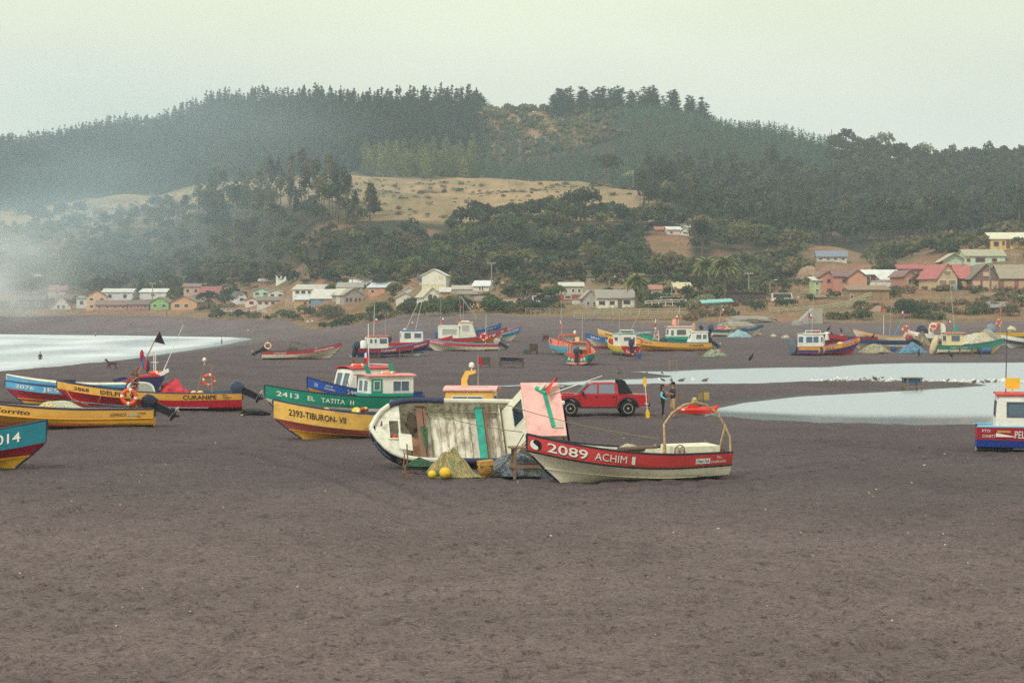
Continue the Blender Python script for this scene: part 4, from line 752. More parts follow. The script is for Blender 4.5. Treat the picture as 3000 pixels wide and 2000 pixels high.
def boat(label, px, py, hd, h, strake, lower, inner=CREAM, gun=(34, 34, 52), rail=None, roll=0, pitch=0, sink=.05, texts=(), thwarts=(.2, .42, .62), thcol=WOOD, deck=None, name='fishing_boat', group='fishing boats drawn up on the beach', mot=None, transom=None, loc=None, stripe=None, wear=.35, gunr=.045):
    """open wooden or fibreglass boat; strake = colour of the top band, lower = [(fraction of the height below it, colour), ...] from keel up"""
    p = loc if loc is not None else hit(px, py)
    root = empty(name, (p.x, p.y, p.z - sink), (0, 0, 0), label, 'fishing boat', group)
    root.rotation_euler = (Matrix.Rotation(R(hd), 3, 'Z') @ Matrix.Rotation(R(-pitch), 3, 'Y') @ Matrix.Rotation(R(roll), 3, 'X')).to_euler()
    mats = [paint(strake, wear)] + [paint(c, wear) for _, c in lower] + [paint(transom, wear) if transom else paint(strake, wear)]
    nt_ = 30; ts = [i / nt_ for i in range(nt_ + 1)]; rows = []       # (function of t -> v, material of band above)
    prev = 0
    for k, (fr, c) in enumerate(lower):
        m_ = 4 if fr - prev > .4 else 2
        for i in range(m_): rows.append((prev + (fr - prev) * i / m_, k + 1))
        prev = fr
    def vrow(t, q): return h.vs(t) * q if q <= 1 else h.vs(t) + (1 - h.vs(t)) * (q - 1)
    rows += [(1.0, 0), (1.34, 0), (1.67, 0), (2.0, None)]
    mb = MB(); nrow = len(rows)
    for sd in (-1, 1):
        vs_ = [];
        for q, _ in rows:
            for t in ts:
                a = h.pt(t, vrow(t, q)); proud = .018 if q >= 1 else 0
                vs_.append((a.x, sd * (a.y + proud), a.z))
        fs, ms = [], []
        for i in range(nrow - 1):
            for j in range(nt_):
                f = (i * (nt_ + 1) + j, i * (nt_ + 1) + j + 1, (i + 1) * (nt_ + 1) + j + 1, (i + 1) * (nt_ + 1) + j); fs.append(f if sd < 0 else f[::-1]); ms.append(rows[i][1])
        mb.add(vs_, fs, ms)
    # transom in the same bands
    for i in range(nrow - 1):
        a, b = h.pt(0, vrow(0, rows[i][0])), h.pt(0, vrow(0, rows[i + 1][0]))
        mb.add([(a.x, -a.y, a.z), (a.x, a.y, a.z), (b.x, b.y, b.z), (b.x, -b.y, b.z)], [(0, 3, 2, 1)], (len(lower) + 1) if transom and rows[i][1] == 0 else rows[i][1])
    hull = mb.build('hull', mats, root, True)
    # lining and floor
    li = MB(); zf = h.D * .3; vrows = [1.0, .8, .6, .45]; tsi = [.012 + .955 * i / 24 for i in range(25)]; nb = 25
    for sd in (-1, 1):
        vs_ = []
        for k, v in enumerate(vrows + ['f']):
            for t in tsi:
                vv = max(.28, (zf / h.zs(t))) if v == 'f' else max(v, zf / h.zs(t) + .02)
                a = h.pt(t, vv, .06); vs_.append((a.x, sd * a.y, a.z))
        for t in tsi: a = h.pt(t, max(.28, zf / h.zs(t)), .06); vs_.append((a.x, 0, a.z - .02))
        fs = []
        for i in range(len(vrows) + 1):
            for j in range(nb - 1):
                f = (i * nb + j, i * nb + j + 1, (i + 1) * nb + j + 1, (i + 1) * nb + j); fs.append(f[::-1] if sd < 0 else f)
        li.add(vs_, fs)
    a = h.pt(.012, 1, .06); b = h.pt(.012, .35, .06); li.add([(a.x, -a.y, a.z), (a.x, a.y, a.z), (b.x, b.y, b.z), (b.x, -b.y, b.z)], [(0, 1, 2, 3)])
    li.build('lining', paint(inner, .5) if wear < .5 else mat('grimy_lining', (226, 219, 200), .85, .2, 1.3, .62, (128, 108, 88), .5, 6, stretch=(1, .5, 1)), root, True)
    # gunwale caps and rub rails
    for sd in (-1, 1):
        g = MB(); pts = [h.pt(t, 1) for t in ts]; pts = [Vector((q.x, sd * max(q.y - .02, 0), q.z + gunr * .4)) for q in pts]; g.tube(pts, gunr, 7); g.build('gunwale', paint(gun, .25), root, True)
        if rail:
            g = MB(); pts = [h.pt(t, h.vs(t)) for t in ts]; g.tube([Vector((q.x, sd * (q.y + .02), q.z)) for q in pts], .032, 6); g.build('rub_rail', plain(rail), root, True)
    for sd in (-1, 1):
        g = MB(); pts = [h.pt(t, h.vs(t) * (.30 + .16 * t)) for t in ts[6:]]; g.tube([Vector((q.x, sd * (q.y + .004), q.z)) for q in pts], .02, 5); g.build('spray_rail', paint(lower[0][1], wear), root, True)
    st = MB(); pts = [h.pt(1, v) for v in (0.02, .25, .5, .75, 1)]; st.tube([Vector((q.x, 0, q.z)) for q in pts], [.035, .035, .035, .035, .05], 6); st.build('stem', paint(gun, .4), root, True)
    for k, t in enumerate(thwarts):
        zz = h.zs(t) * .70; a = h.pt(t, .70, .05); tb = MB(); tb.obox((a.x - .12, -a.y, zz), (.24, 0, 0), (0, 2 * a.y, 0), (0, 0, .04)); tb.build('thwart', woodm(thcol) if isinstance(thcol, tuple) else thcol, root)
    if deck:
        dk = MB(); vs_ = []; tt = [deck[0] + (.985 - deck[0]) * i / 8 for i in range(9)]
        for t in tt: q = h.pt(t, .985, .04); vs_ += [(q.x, -q.y, q.z), (q.x, 0, q.z + .05), (q.x, q.y, q.z)]
        fs = []
        for i in range(8): fs += [(3 * i, 3 * i + 3, 3 * i + 4, 3 * i + 1), (3 * i + 1, 3 * i + 4, 3 * i + 5, 3 * i + 2)]
        q = h.pt(deck[0], .985, .04); vs_ += [(q.x, -q.y * .95, q.z * .6), (q.x, q.y * .95, q.z * .6)]; k = len(vs_); fs.append((0, 1, 2, k - 1, k - 2)); dk.add(vs_, fs).build('foredeck', paint(deck[1], .35), root)
    for q in texts: hull_text(h, root, *q[:6], sd=q[6], **(q[7] if len(q) > 7 else {}))
    if mot:
        for k in (mot if isinstance(mot, list) else [mot]):
            motor(root, -h.L / 2 - .02, h.D * .98, **k)
    return root, h
def rack(root, x, y, z0, hgt=1.5, w=.7, m=None, lamp=True, ring=True, rz=0):
    """welded frame that carries lamp and lifebuoy"""
    mb = MB(); m = m or STEEL
    for sx in (-1, 1): mb.tube([(x + sx * w / 2 * (1.3 if sx > 0 else .6), y, z0), (x + sx * w * .22, y, z0 + hgt)], .022, 6)
    for k in (.35, .62, 1): mb.tube([(x - w / 2 * (.6 - .16 * k), y, z0 + hgt * k), (x + w / 2 * (1.3 - .86 * k), y, z0 + hgt * k)], .018, 6)
    mb.tube([(x - w * .2, y + .35, z0), (x - w * .18, y, z0 + hgt * .9)], .02, 6)
    r = mb.build('rack', m, root)
    if lamp: MB().tube([(x + w * .2, y, z0 + hgt), (x + w * .2, y, z0 + hgt + .2)], .02, 6).lathe([(.02, 0), (.10, .05), (.11, .15), (.05, .22), (.01, .24)], 10, 0, Matrix.Translation((x + w * .2, y, z0 + hgt + .15))).build('lamp', plain(CREAM), r, True)
    if ring: lifebuoy(r, (x - .05, y - .1, z0 + hgt * .5), .36, 90, rz)
    return r
# ---------------------------------------------------------------- the boats of the photograph
P_, S_ = 1, -1     # port side is +y in the boat's frame, starboard -y
# cream boat with red strake, in front of the capsized one
h = Hull(6.98, 2.05, .92, .74, .84, .17, .40, 2.0)
r, h = boat('cream fishing boat numbered 2089 with red top strake and tube arch at its stern', 1830, 1403, 205, h, (206, 66, 66), [(.12, (232, 222, 190)), (1, (240, 234, 208))], inner=(226, 222, 200), rail=(34, 26, 36), roll=-3, pitch=0, sink=.10, thwarts=(.2, .45), deck=(.83, CREAM), wear=.24,
    texts=[('2089', 2.92, 1.72, .52, .30, WHITE, P_, dict(bold=.012, shadow=(40, 24, 30))), ('ACHIM', 1.5, .45, .52, .24, WHITE, P_, dict(bold=0, shadow=(40, 24, 30))), ('I', .28, .16, .50, .26, WHITE, P_, dict(bold=0, shadow=(40, 24, 30))), ('Pto.', -2.85, -3.05, .76, .09, WHITE, P_), ('constitucion', -2.62, -3.22, .42, .09, WHITE, P_)])
mb = MB(); mb.add([h.side(-2.05 - .55 * a, .28 + .42 * b, P_, .014) for b in (0, 1) for a in (0, .5, 1)], [(0, 1, 4, 3), (1, 2, 5, 4)]); mb.build('name_plate', plain(WHITE), r)
hull_text(h, r, 'Ocean Tech', -2.10, -2.56, .5, .10, (30, 60, 130), sd=P_, shear=.25)
# emblem at the bow: black and white halves
for a0, c in ((0, (24, 22, 28)), (math.pi, WHITE)):
    mb = MB(); cen = (3.25, .5); R_ = .17
    def ep(dx, dy): return h.side(cen[0] + dx, cen[1] + dy / .5, P_, .016 if c == WHITE else .013)
    pts = [ep(R_ * math.cos(a), R_ * math.sin(a)) for a in [2 * math.pi * i / 20 for i in range(20)]]
    if c == WHITE: A = [math.pi * i / 10 for i in range(11)]; pts = [ep(x, y) for x, y in [(R_ * .93 * math.sin(a), R_ * .93 * math.cos(a)) for a in A] + [(-R_ * .42 * math.sin(a), -R_ / 2 - R_ * .42 * math.cos(a)) for a in A[1:-1]] + [(R_ * .42 * math.sin(a), R_ / 2 - R_ * .42 * math.cos(a)) for a in A[1:-1]]]
    mb.add(pts, [tuple(range(len(pts)))]); mb.build('emblem', plain(c), r)
# bulwark tube, stern locker, wheel, arch
TUBE = mat('rusty_tube', (200, 178, 132), .6, .2, 5, .7, (130, 78, 46))
for sx, nm in ((-3.1, 'arch'), ):
    a = MB(); W = .78
    top = [(-1.35, 0), (-1.32, .55), (-1.2, 1.0), (-.9, 1.35), (-.45, 1.6), (0, 1.68), (.45, 1.6), (.9, 1.35), (1.2, 1.0), (1.32, .55), (1.35, 0)]
    arch = MB(); bx = -2.15
    arch.tube([(bx + q[0] * .92, .86 - .25 * (q[1] > .9), .88 + q[1]) for q in top], .036, 8); ao = arch.build('arch', TUBE, r, True)
    for e_ in (-1, 1):
        l = MB(); l.tube([(bx + e_ * .98, .55, .88), (bx + e_ * 1.13, .68, 1.80)], .034, 8); l.build('brace', TUBE, ao, True)
    lp = MB(); lp.box((bx, .61, 2.60), (.14, .14, .07)); lp.lathe([(.08, 0), (.085, .04), (.05, .08), (.01, .1)], 10, 0, Matrix.Translation((bx, .61, 2.63))); lp.build('lamp', plain((190, 170, 110)), ao, True)
MB().box((-2.25, .25, .98), (1.7, .9, .34)).build('locker', paint(CREAM, .3), r)
wl = MB(); wl.torus((-1.55, .78, 1.02), .20, .018, Euler((R(90), 0, R(8))).to_matrix(), 16, 6)
for q in range(6): wl.tube([(-1.55, .78, 1.02), (-1.55 + .2 * math.cos(q * 1.047), .78, 1.02 + .2 * math.sin(q * 1.047))], .01, 5)
wl.build('net_wheel', STEEL, r)
for k, (x0, x1, z) in enumerate(((-.6, 1.1, 1.03), (-.9, .4, 1.13))): MB().bar((x0, .1 + .25 * k, z), (x1, .1 + .2 * k, z - .02), .26, .07).build('plank', woodm((116, 96, 84)), r)
for a, b in ((-3.3, -3.0), (-3.25, -3.25)): MB().box((a, .5 + .2 * (a + 3.3), .99), (.14, .14, .10)).build('bollard', STEEL, r)
BOAT_2089 = r
# yellow and pink bow left of the capsized boat
h = Hull(7.4, 2.2, .98, .72, .85, .17, .60, 2.0)
r, h = boat('amber fishing boat numbered 2393 with a faded pink band, bow beside the capsized boat', 1052, 1281, 201, h, (240, 190, 92), [(.45, (240, 178, 60)), (1, (226, 116, 104))], inner=(52, 92, 158), gun=(44, 50, 92), sink=.06,
    texts=[('2393-TIBURON- VII', 3.12, .85, .52, .27, (34, 30, 44), P_, dict(bold=.012))], thwarts=(.3, .5, .7))
for x, y in ((1.5, .2), (.2, .3)):
    mb = MB(); mb.ell((x, y, 1.15), (.22, .2, .2), 12, 8); mb.build('float', plain((240, 200, 70)), r, True)
for k in range(5):
    mb = MB(); mb.ell((-.15 + .16 * (k % 3), .35 + .1 * (k // 2), 1.16 + .1 * (k // 3)), (.11, .1, .1), 8, 6); mb.build('net_float', plain([(226, 190, 150), (214, 60, 50), (236, 226, 190), (230, 200, 90), (206, 70, 60)][k]), r, True)
MB().tube([(2.9, .3, 1.45), (1.2, .5, 1.05), (-.4, .45, .95)], .06, 6).tube([(2.8, -.2, 1.45), (.9, .1, 1.02)], .045, 6).build('oars', paint((60, 84, 140), .5), r)
MB().bar((.5, .75, 1.05), (-1.6, .9, 1.02), .14, .10).bar((-.1, .8, .95), (-.1, .82, 1.3), .1, .08).bar((-.9, .85, .95), (-.8, .86, 1.35), .1, .08).build('rail_frame', woodm((108, 88, 80)), r)
# green boat with cabin behind it
h = Hull(7.9, 2.3, 1.12, .58, .86, .15, .50, 1.9)
r, h = boat('green and cream fishing boat numbered 2413 with a green and white wheelhouse', 1004, 1228, 204, h, (18, 140, 112), [(.22, (206, 60, 70)), (1, CREAM)], inner=(110, 186, 190), gun=(30, 44, 62), sink=.05, thwarts=(.55, .72),
    texts=[('2413', 3.45, 2.45, .55, .24, WHITE, P_, dict(bold=.012)), ('EL', 2.05, 1.72, .53, .22, WHITE, P_, dict(bold=.012)), ('TATITA', 1.42, .25, .5, .22, WHITE, P_, dict(bold=.012)), ('II', .0, -.2, .48, .2, WHITE, P_, dict(bold=.012)), ('PTO.', -2.05, -2.4, .68, .10, WHITE, P_), ('CONSTT', -2.05, -2.6, .32, .10, WHITE, P_), ('PELLUHUE', -2.72, -3.8, .5, .24, WHITE, P_, dict(bold=.012))])
c, zt = cabin(h, r, -3.35, -1.05, .74, 1.42, .12, 0, WHITE, (24, 150, 124), (232, 150, 140), .72, win=[('P', .36 + .17, .93, .46, .86, None, 1), ('F', .1, .46, .46, .88), ('F', .54, .9, .46, .88), ('S', .3, .9, .46, .86), ('A', .15, .6, .46, .86)], door=('P', .05, .30, (24, 150, 124)), base=.42, over=.16)
lifebuoy(c, (-2.3, .2, zt + .16), .38, 0, 0, col=plain((226, 150, 110)))
pole(c, (-1.35, 0, zt), (-1.3, .1, zt + 2.6), .035, plain(WHITE)); flag(c, (-1.28, .1, zt + 1.3), .28, .5)
MB().tube([(-2.6, -.1, zt), (-2.55, -.1, zt + .55), (-1.4, -.1, zt + .62), (-1.35, -.1, zt)], .03, 6).build('roof_rail', plain(WHITE), c)
for q_ in ((-2.55, .35, .2), (-1.3, .3, .4)): MB().box((q_[0], 0, zt + q_[1]), (.2, .12, .5), ry=q_[2]).build('horn_bracket', paint((24, 150, 124), .3), c)
# blue and gold boat
h = Hull(6.3, 2.3, 1.05, .85, .86, .13, .42, 2.0)
r, h = boat('blue and ochre fishing boat numbered 2995 with a white glazed cabin and red roof', 1058, 1208, 213, h, (38, 82, 168), [(1, (206, 142, 40))], inner=(60, 80, 120), gun=(28, 36, 80), sink=.05, thwarts=(.6,),
    texts=[('2995', 1.3, .65, .55, .24, WHITE, P_, dict(bold=.012)), ('SAN ANTONIO I', .3, -1.2, .5, .2, (140, 160, 200), P_), ('2995', 2.85, 2.68, .5, .2, (190, 205, 230), P_), ('JESUS', 2.35, 2.0, .7, .1, (220, 220, 190), P_), ('NAZARENO', 2.4, 1.9, .42, .1, (220, 220, 190), P_)])
mb = MB(); pts = [h.side(1.75 + .2 * math.cos(a), -.3 + .5 * math.sin(a), P_, .02) for a in [2 * math.pi * i / 14 for i in range(14)]]; mb.add(pts, [tuple(range(14))]); mb.build('emblem', plain((70, 60, 60)), r)
mb = MB(); pts = [h.side(1.75 + .08 * math.cos(a), -.3 + .2 * math.sin(a), P_, .026) for a in [2 * math.pi * i / 10 for i in range(10)]]; mb.add(pts, [tuple(range(10))]); mb.build('emblem', plain((196, 60, 40)), r)
c, zt = cabin(h, r, -1.35, 1.35, .74, 1.62, .45, 0, WHITE, None, (196, 56, 64), .7, win=[('P', .2, .42, .42, .88), ('P', .46, .68, .42, .88), ('P', .72, .94, .42, .88), ('F', .08, .47, .42, .90), ('F', .53, .92, .42, .90), ('S', .2, .6, .42, .88), ('A', .1, .9, .42, .88)], over=.1, arch=.12)
lifebuoy(c, (.3, .2, zt + .2), .4, 0)
MB().box((.35, -.2, zt + .3), (.12, .12, .4)).build('vent', woodm(), c)
for k in range(4): MB().tube([(1.2 - .45 * k, 1.0, 1.1), (1.25 - .45 * k + .1 * (-1) ** k, 1.0, 1.8 - .1 * (k % 2))], .018, 5).build('iron_bar', STEEL, r)
# yellow boat with pink cabin behind the capsized boat
h = Hull(5.6, 2.1, .8, .3, .85, .15, .4)
r, h = boat('yellow fishing boat with pale pink cabin roof showing over the capsized boat', 1478, 1243, -6, h, (240, 190, 90), [(1, (220, 120, 110))], inner=CREAM, sink=.05, thwarts=())
c, zt = cabin(h, r, -2.65, -.45, .8, 1.22, .05, 0, (240, 186, 90), (214, 96, 96), (238, 178, 172), .42, win=[('S', .12, .8, .55, .82, None, 1), ('F', .1, .9, .45, .85)], base=.3, over=.14, arch=.16)
MB().prism([(0, 0), (.35, 0), (.28, .3), (.36, .62), (.7, .72), (.7, .86), (.2, .82), (.02, .45)], (-2.05, -.1, zt + .1), (1, 0, 0), (0, 0, 1), (0, .12, 0)).build('mast_bracket', paint((240, 190, 90), .3), c)
MB().tube([(-1.55, -.05, zt + .9), (-1.55, -.05, zt + 1.05)], .03, 6).lathe([(.03, 0), (.13, .06), (.13, .2), (.04, .28)], 10, 0, Matrix.Translation((-1.55, -.05, zt + 1.05))).build('lamp', plain(WHITE), c, True)
pole(c, (-1.25, 0, zt + .15), (-1.25, 0, zt + 1.7), .02); flag(c, (-1.25, 0, zt + 1.65), .25, .35, (196, 40, 46))
MB().tube([(-2.0, -.5, zt + .12), (-1.95, -.5, zt + .2), (-.7, -.5, zt + .2), (-.65, -.5, zt + .12)], .02, 6).build('handrail', GALV, c)
# long yellow and red boat at the left
h = Hull(9.7, 2.3, .95, .72, .86, .14, .33, 2.2)
r, h = boat('long yellow and red fishing boat numbered 2868 with blue inside and rounded navy cabin', 440, 1201, 188, h, (240, 178, 76), [(.12, (150, 196, 214)), (1, (200, 32, 50))], inner=(92, 168, 210), gun=(34, 44, 78), sink=.06, thwarts=(.25, .5, .72), deck=None,
    texts=[('2868', 3.95, 3.15, .5, .19, (40, 32, 36), P_, dict(bold=.012)), ('DELFIN', 2.55, 1.2, .5, .22, (40, 32, 36), P_, dict(bold=.012)), ('CURANIPE', -1.75, -3.5, .5, .22, (40, 32, 36), P_, dict(bold=.012)), ('PTO.', -3.85, -4.1, .74, .10, (40, 32, 36), P_), ('CONSTT.', -3.85, -4.3, .36, .10, (40, 32, 36), P_)], mot=dict(tilt=62, sc=1.15, col=(62, 70, 90)))
cb = MB(); prof = [(-.9, .0), (.75, .0), (1.02, .5), (.86, .95), (.5, 1.22), (-.7, 1.30), (-1.05, 1.36), (-1.1, 1.18), (-.75, .6)]
cb.prism(prof, (.35, -.7, .55), (1, 0, 0), (0, 0, 1), (0, 1.4, 0)); co = cb.build('cabin', [paint((40, 40, 78), .25)], r, True)
ov = [(.62 * math.copysign(abs(math.cos(a)) ** .7, math.cos(a)) + .1, .36 * math.copysign(abs(math.sin(a)) ** .7, math.sin(a)) + .62) for a in [2 * math.pi * i / 24 for i in range(24)]]
ov = [(x + .25 * (y - .62), y) for x, y in ov]
MB().prism([(x * 1.16 - .02, (y - .62) * 1.2 + .62) for x, y in ov], (.35, .70, .55), (1, 0, 0), (0, 0, 1), (0, .03, 0)).build('window', plain(WHITE), co)
MB().prism(ov, (.35, .735, .55), (1, 0, 0), (0, 0, 1), (0, .012, 0)).build('pane', glassmat('pale_glass', (186, 186, 176), .92), co)
MB().prism([(-.85, 1.31), (.5, 1.24), (.9, .98), (1.0, 1.02), (.55, 1.33), (-.85, 1.42)], (.35, -.72, .55), (1, 0, 0), (0, 0, 1), (0, 1.44, 0)).build('roof', paint((200, 44, 60), .2), co)
MB().prism([(-.8, 1.25), (-1.35, 1.55), (-1.3, 1.72), (-.75, 1.46)], (.35, -.4, .55), (1, 0, 0), (0, 0, 1), (0, .9, 0)).build('spoiler', plain(WHITE), co)
MB().prism([(.75, 1.2), (1.5, 1.02), (1.62, 1.14), (1.0, 1.3)], (.35, -.5, .55), (1, 0, 0), (0, 0, 1), (0, .9, 0)).build('visor', plain((44, 46, 92)), co)
lifebuoy(co, (-.3, .1, 2.05), .38, 0)
tp = MB(); tp.lump((-1.15, .1, .95), (.72, .55, .62), 20, 14); tp.lump((-1.75, .1, .8), (.4, .5, .34), 16, 10)
tp.build('tarpaulin', mat('red_tarp', (206, 60, 72), .7, .2, 3, .3, (140, 40, 50), .6, 5), r, True)
rack(r, -3.05, .35, .82, 1.65, .95, mat('rust_pink', (170, 122, 100), .7, .2, 6), rz=4)
for k in range(2):
    mb = MB(); mb.ell((-2.3 - .35 * k, .55, .98), (.17, .13, .13), 10, 8); mb.build('float', plain((226, 190, 140)), r, True)
pole(r, (1.25, .3, .7), (-.5, .4, 4.25), .045, mat('bamboo', (180, 122, 90), .7, .15, 4), 'flag_pole')
mb = MB(); mb.prism([(0, 0), (-.3, -.75), (.28, -.6)], (-.5, .4, 4.3), (1, 0, 0), (0, 0, 1), (0, .02, 0)); mb.build('flag', plain((30, 26, 36)), r)
pole(r, (-.6, .1, 1.9), (-1.75, .3, 4.6), .022, plain(WHITE), 'antenna')
for k, cc in enumerate(((168, 40, 62), (60, 110, 170), (210, 70, 60), (60, 60, 90))):
    mb = MB(); mb.ell((.42 - .10 * k, .38, 2.75 - .12 * k + .2 * (k == 0)), (.11, .05, .34)); mb.build('hanging_jacket', mat('cloth_%d' % k, cc, .9, .25, 6, bump=.6, bscale=8), r, True)
MB().tube([(-.2, .2, 1.9), (-.2, .2, 3.1), (-.25, .25, 3.2), (-.3, .3, 3.1), (-.3, .3, 1.9)], .025, 6).tube([(-.05, .2, 2.6), (-.45, .3, 2.6)], .02, 6).build('mast_frame', plain(WHITE), r)
mb = MB(); mb.lump((2.1, .5, .98), (.45, .35, .16)); mb.build('bundle', plain((46, 48, 64)), r, True)
MB().tube([h.side(4.6, .9, 1, .05), h.side(4.2, -.6, 1, .3), h.side(3.9, -1.6, 1, .1)], .02, 5).tube([h.side(2.4, .9, 1, .06), h.side(2.7, -.3, 1, .08), h.side(3.2, -1.2, 1, .04)], .018, 5).build('mooring_rope', ROPE, r)
# the light blue boat behind it
h = Hull(8.2, 2.2, .9, .62, .85, .15, .31, 2.0)
r, h = boat('sky blue and red fishing boat numbered 2076, partly behind the long yellow boat', 236, 1187, 194, h, (92, 172, 216), [(.30, (240, 196, 50)), (1, (208, 60, 78))], inner=(236, 232, 206), gun=(40, 60, 100), sink=.05, texts=[('2076', 3.55, 2.55, .55, .2, WHITE, P_, dict(bold=.012)), ('JESUS', 2.1, .35, .5, .28, WHITE, P_, dict(bold=.012)), ('V', .0, -.3, .5, .26, WHITE, P_, dict(bold=.012))])
mb = MB(); mb.lump((1.0, .3, 1.0), (.35, .3, .2)); mb.build('sack', plain((214, 196, 146)), r, True)
h = Hull(7.0, 2.1, .95, .62, .85, .15, .34, 2.0)
r, h = boat('pale blue fishing boat with broad white foredeck behind the one numbered 2076', 196, 1170, 190, h, (96, 170, 210), [(1, (84, 140, 190))], inner=(236, 232, 206), gun=(236, 232, 210), sink=.05, deck=(.45, (240, 236, 214)), texts=[('20', 2.6, 2.25, .5, .16, (190, 214, 226), P_)])
mb = MB(); mb.obox((-.5, -.7, .7), (.7, 0, 0), (0, 1.4, 0), (0, 0, .55)); mb.build('crate', plain((44, 46, 60)), r)
# amber boat nearest left
h = Hull(9.3, 2.3, .88, .7, .88, .14, .40, 2.2)
r, h = boat('amber fishing boat with dark gunwale and red waterline, heaped with pale net', 152, 1252, 186, h, (242, 184, 84), [(.16, (214, 48, 60)), (.55, (232, 168, 30)), (1, (240, 176, 40))], inner=(238, 196, 120), gun=(50, 48, 74), rail=(222, 160, 40), sink=.05, gunr=.06, wear=.3,
    texts=[('Zorrito', 2.55, .85, .5, .2, (50, 30, 30), P_, dict(shear=.2)), ('LOANCO', -2.75, -3.45, .5, .13, (60, 40, 36), P_), ('CONST', -4.0, -4.35, .62, .10, (60, 40, 36), P_), ('PTO', -3.95, -4.1, .18, .08, (60, 40, 36), P_)], mot=dict(tilt=60, sc=1.15, col=(34, 36, 50)))
AMBER_BOAT = r
pole(r, (-3.5, .25, .6), (-3.9, .2, 2.75), .05, STEEL, 'post'); lifebuoy(r, (-3.55, .62, 1.45), .40, 90, 4)
mb = MB(); rg = np.random.default_rng(3)
for k in range(46):
    a = rg.uniform(0, 6.28); z = .85 + 1.75 * rg.random(); w_ = .10 + .10 * math.sin(z * 4) ** 2; dz = rg.normal(0, .25); mb.tube([(-3.66 - .06 * z + w_ * math.cos(a + q * .9), .27 + w_ * math.sin(a + q * .9), z + dz * q / 4 + .03 * math.sin(q * 2 + k)) for q in range(6)], .026, 5, k % 3)
tag(mb.build('rope_bundle', [plain((150, 98, 72)), plain((196, 140, 110)), plain((84, 62, 54))], r), kind='stuff')
mb = MB(); mb.add([h.side(-2.4, -.55, 1, .012), h.side(-2.9, -.5, 1, .012), h.side(-2.9, -.9, 1, .012), h.side(-2.45, -.9, 1, .012)], [(0, 1, 2, 3)]); mb.build('patch', paint((242, 206, 150), .2), r)
mb = MB(); mb.add([h.side(-3.5, .30, 1, .012), h.side(-4.0, .30, 1, .012), h.side(-4.0, .48, 1, .012), h.side(-3.5, .48, 1, .012)], [(0, 1, 2, 3)]); mb.build('patch', paint((170, 196, 206), .4), r)
# teal bow at the left edge
h = Hull(7.4, 2.4, 1.0, .68, .86, .16, .60, 2.0)
r, h = boat('teal, red and yellow fishing boat whose bow juts in beside the amber boat', -152, 1366, -14, h, (22, 122, 138), [(.52, (240, 186, 40)), (1, (178, 34, 56))], inner=(190, 44, 56), gun=(32, 44, 70), sink=.05, texts=[('2014', 1.95, 2.95, .5, .34, WHITE, S_, dict(bold=.012))])
# boat at the right edge
h = Hull(7.4, 2.3, .98, .55, .88, .14, .48, 2.0)
r, h = boat('red, blue and white fishing boat with white cabin cut by the edge beside the lagoon', 3150, 1321, -11, h, (176, 38, 58), [(.26, (236, 232, 214)), (1, (36, 66, 150))], inner=(140, 190, 210), gun=(110, 180, 206), sink=.05, thwarts=(.7,),
    texts=[('PTO', -3.5, -3.2, .74, .11, WHITE, S_), ('CONSTT', -3.5, -3.02, .32, .11, WHITE, S_), ('PELLUHUE', -2.3, -1.1, .48, .28, WHITE, S_, dict(bold=.012))])
mb = MB(); mb.add([h.side(-2.95 + .5 * a, .62 + .16 * b, S_, .014) for b in (0, 1) for a in (0, 1)], [(0, 1, 3, 2)]); mb.build('sticker', plain((214, 170, 90)), r)
c, zt = cabin(h, r, -3.0, -.5, .86, 1.55, .2, .12, WHITE, None, (206, 60, 56), .62, win=[('S', .16, .46, .48, .86, plain((90, 92, 100))), ('S', .58, .9, .48, .86, plain((90, 92, 100))), ('A', .12, .88, .48, .86, plain((90, 92, 100))), ('P', .2, .8, .48, .86)], over=.12, arch=.05)
pole(c, (-2.6, -.3, zt), (-2.55, -.3, zt + 2.5), .025, mat('dark_pole', (90, 76, 84), .6), 'antenna')
MB().tube([(-2.35, -.35, zt), (-2.35, -.35, zt + .25)], .03, 6).obox((-2.62, -.4, zt + .25), (.55, 0, 0), (0, .05, 0), (0, 0, .42)).build('reflector', plain((236, 186, 50)), c)
PALLET = MB()
for k in range(5): PALLET.bar((-1.7 + .23 * k, -1.22 - .03 * k, 1.0 + .02 * k), (-1.3 + .23 * k, -1.18, 1.75), .12, .03, up=(0, 1, 0))
for k in range(2): PALLET.bar((-1.8 + .25 * k, -1.24, 1.12 + .42 * k), (-.4 + .2 * k, -1.24, 1.22 + .42 * k), .03, .10)
PALLET.build('pallet', woodm((112, 92, 80)), r)
# ---------------------------------------------------------------- the capsized boat
h = Hull(6.9, 2.6, .86, .30, .92, .10, .42, 2.0, .6, 9.0)
r, h = boat('capsized cream boat numbered 2091 lying on its side with pink cabin roof', 0, 0, 0, h, (34, 40, 74), [(1, (40, 60, 120))], inner=(212, 204, 182), gun=(222, 218, 200), sink=0, thwarts=(), loc=Vector((0, 0, 0)), wear=.6, gunr=.085,
    texts=[('Cummins', 3.3, 2.8, .5, .16, (150, 180, 200), P_, dict(shear=.2)), ('2091 RAYU I', 2.6, .6, .5, .22, (214, 196, 130), P_, dict(bold=.01))])
ph, yw = R(40), R(10)
u = Vector((0, -math.cos(ph), math.sin(ph))); f_ = Vector((-1, 0, 0)); Mx = Matrix((f_, u.cross(f_), u)).transposed(); Mx = Matrix.Rotation(yw, 3, 'Z') @ Mx
r.rotation_euler = Mx.to_euler(); r.location = (-1.55, 69.3, .66)
CAPS = r
gm = paint((52, 56, 88), .4)
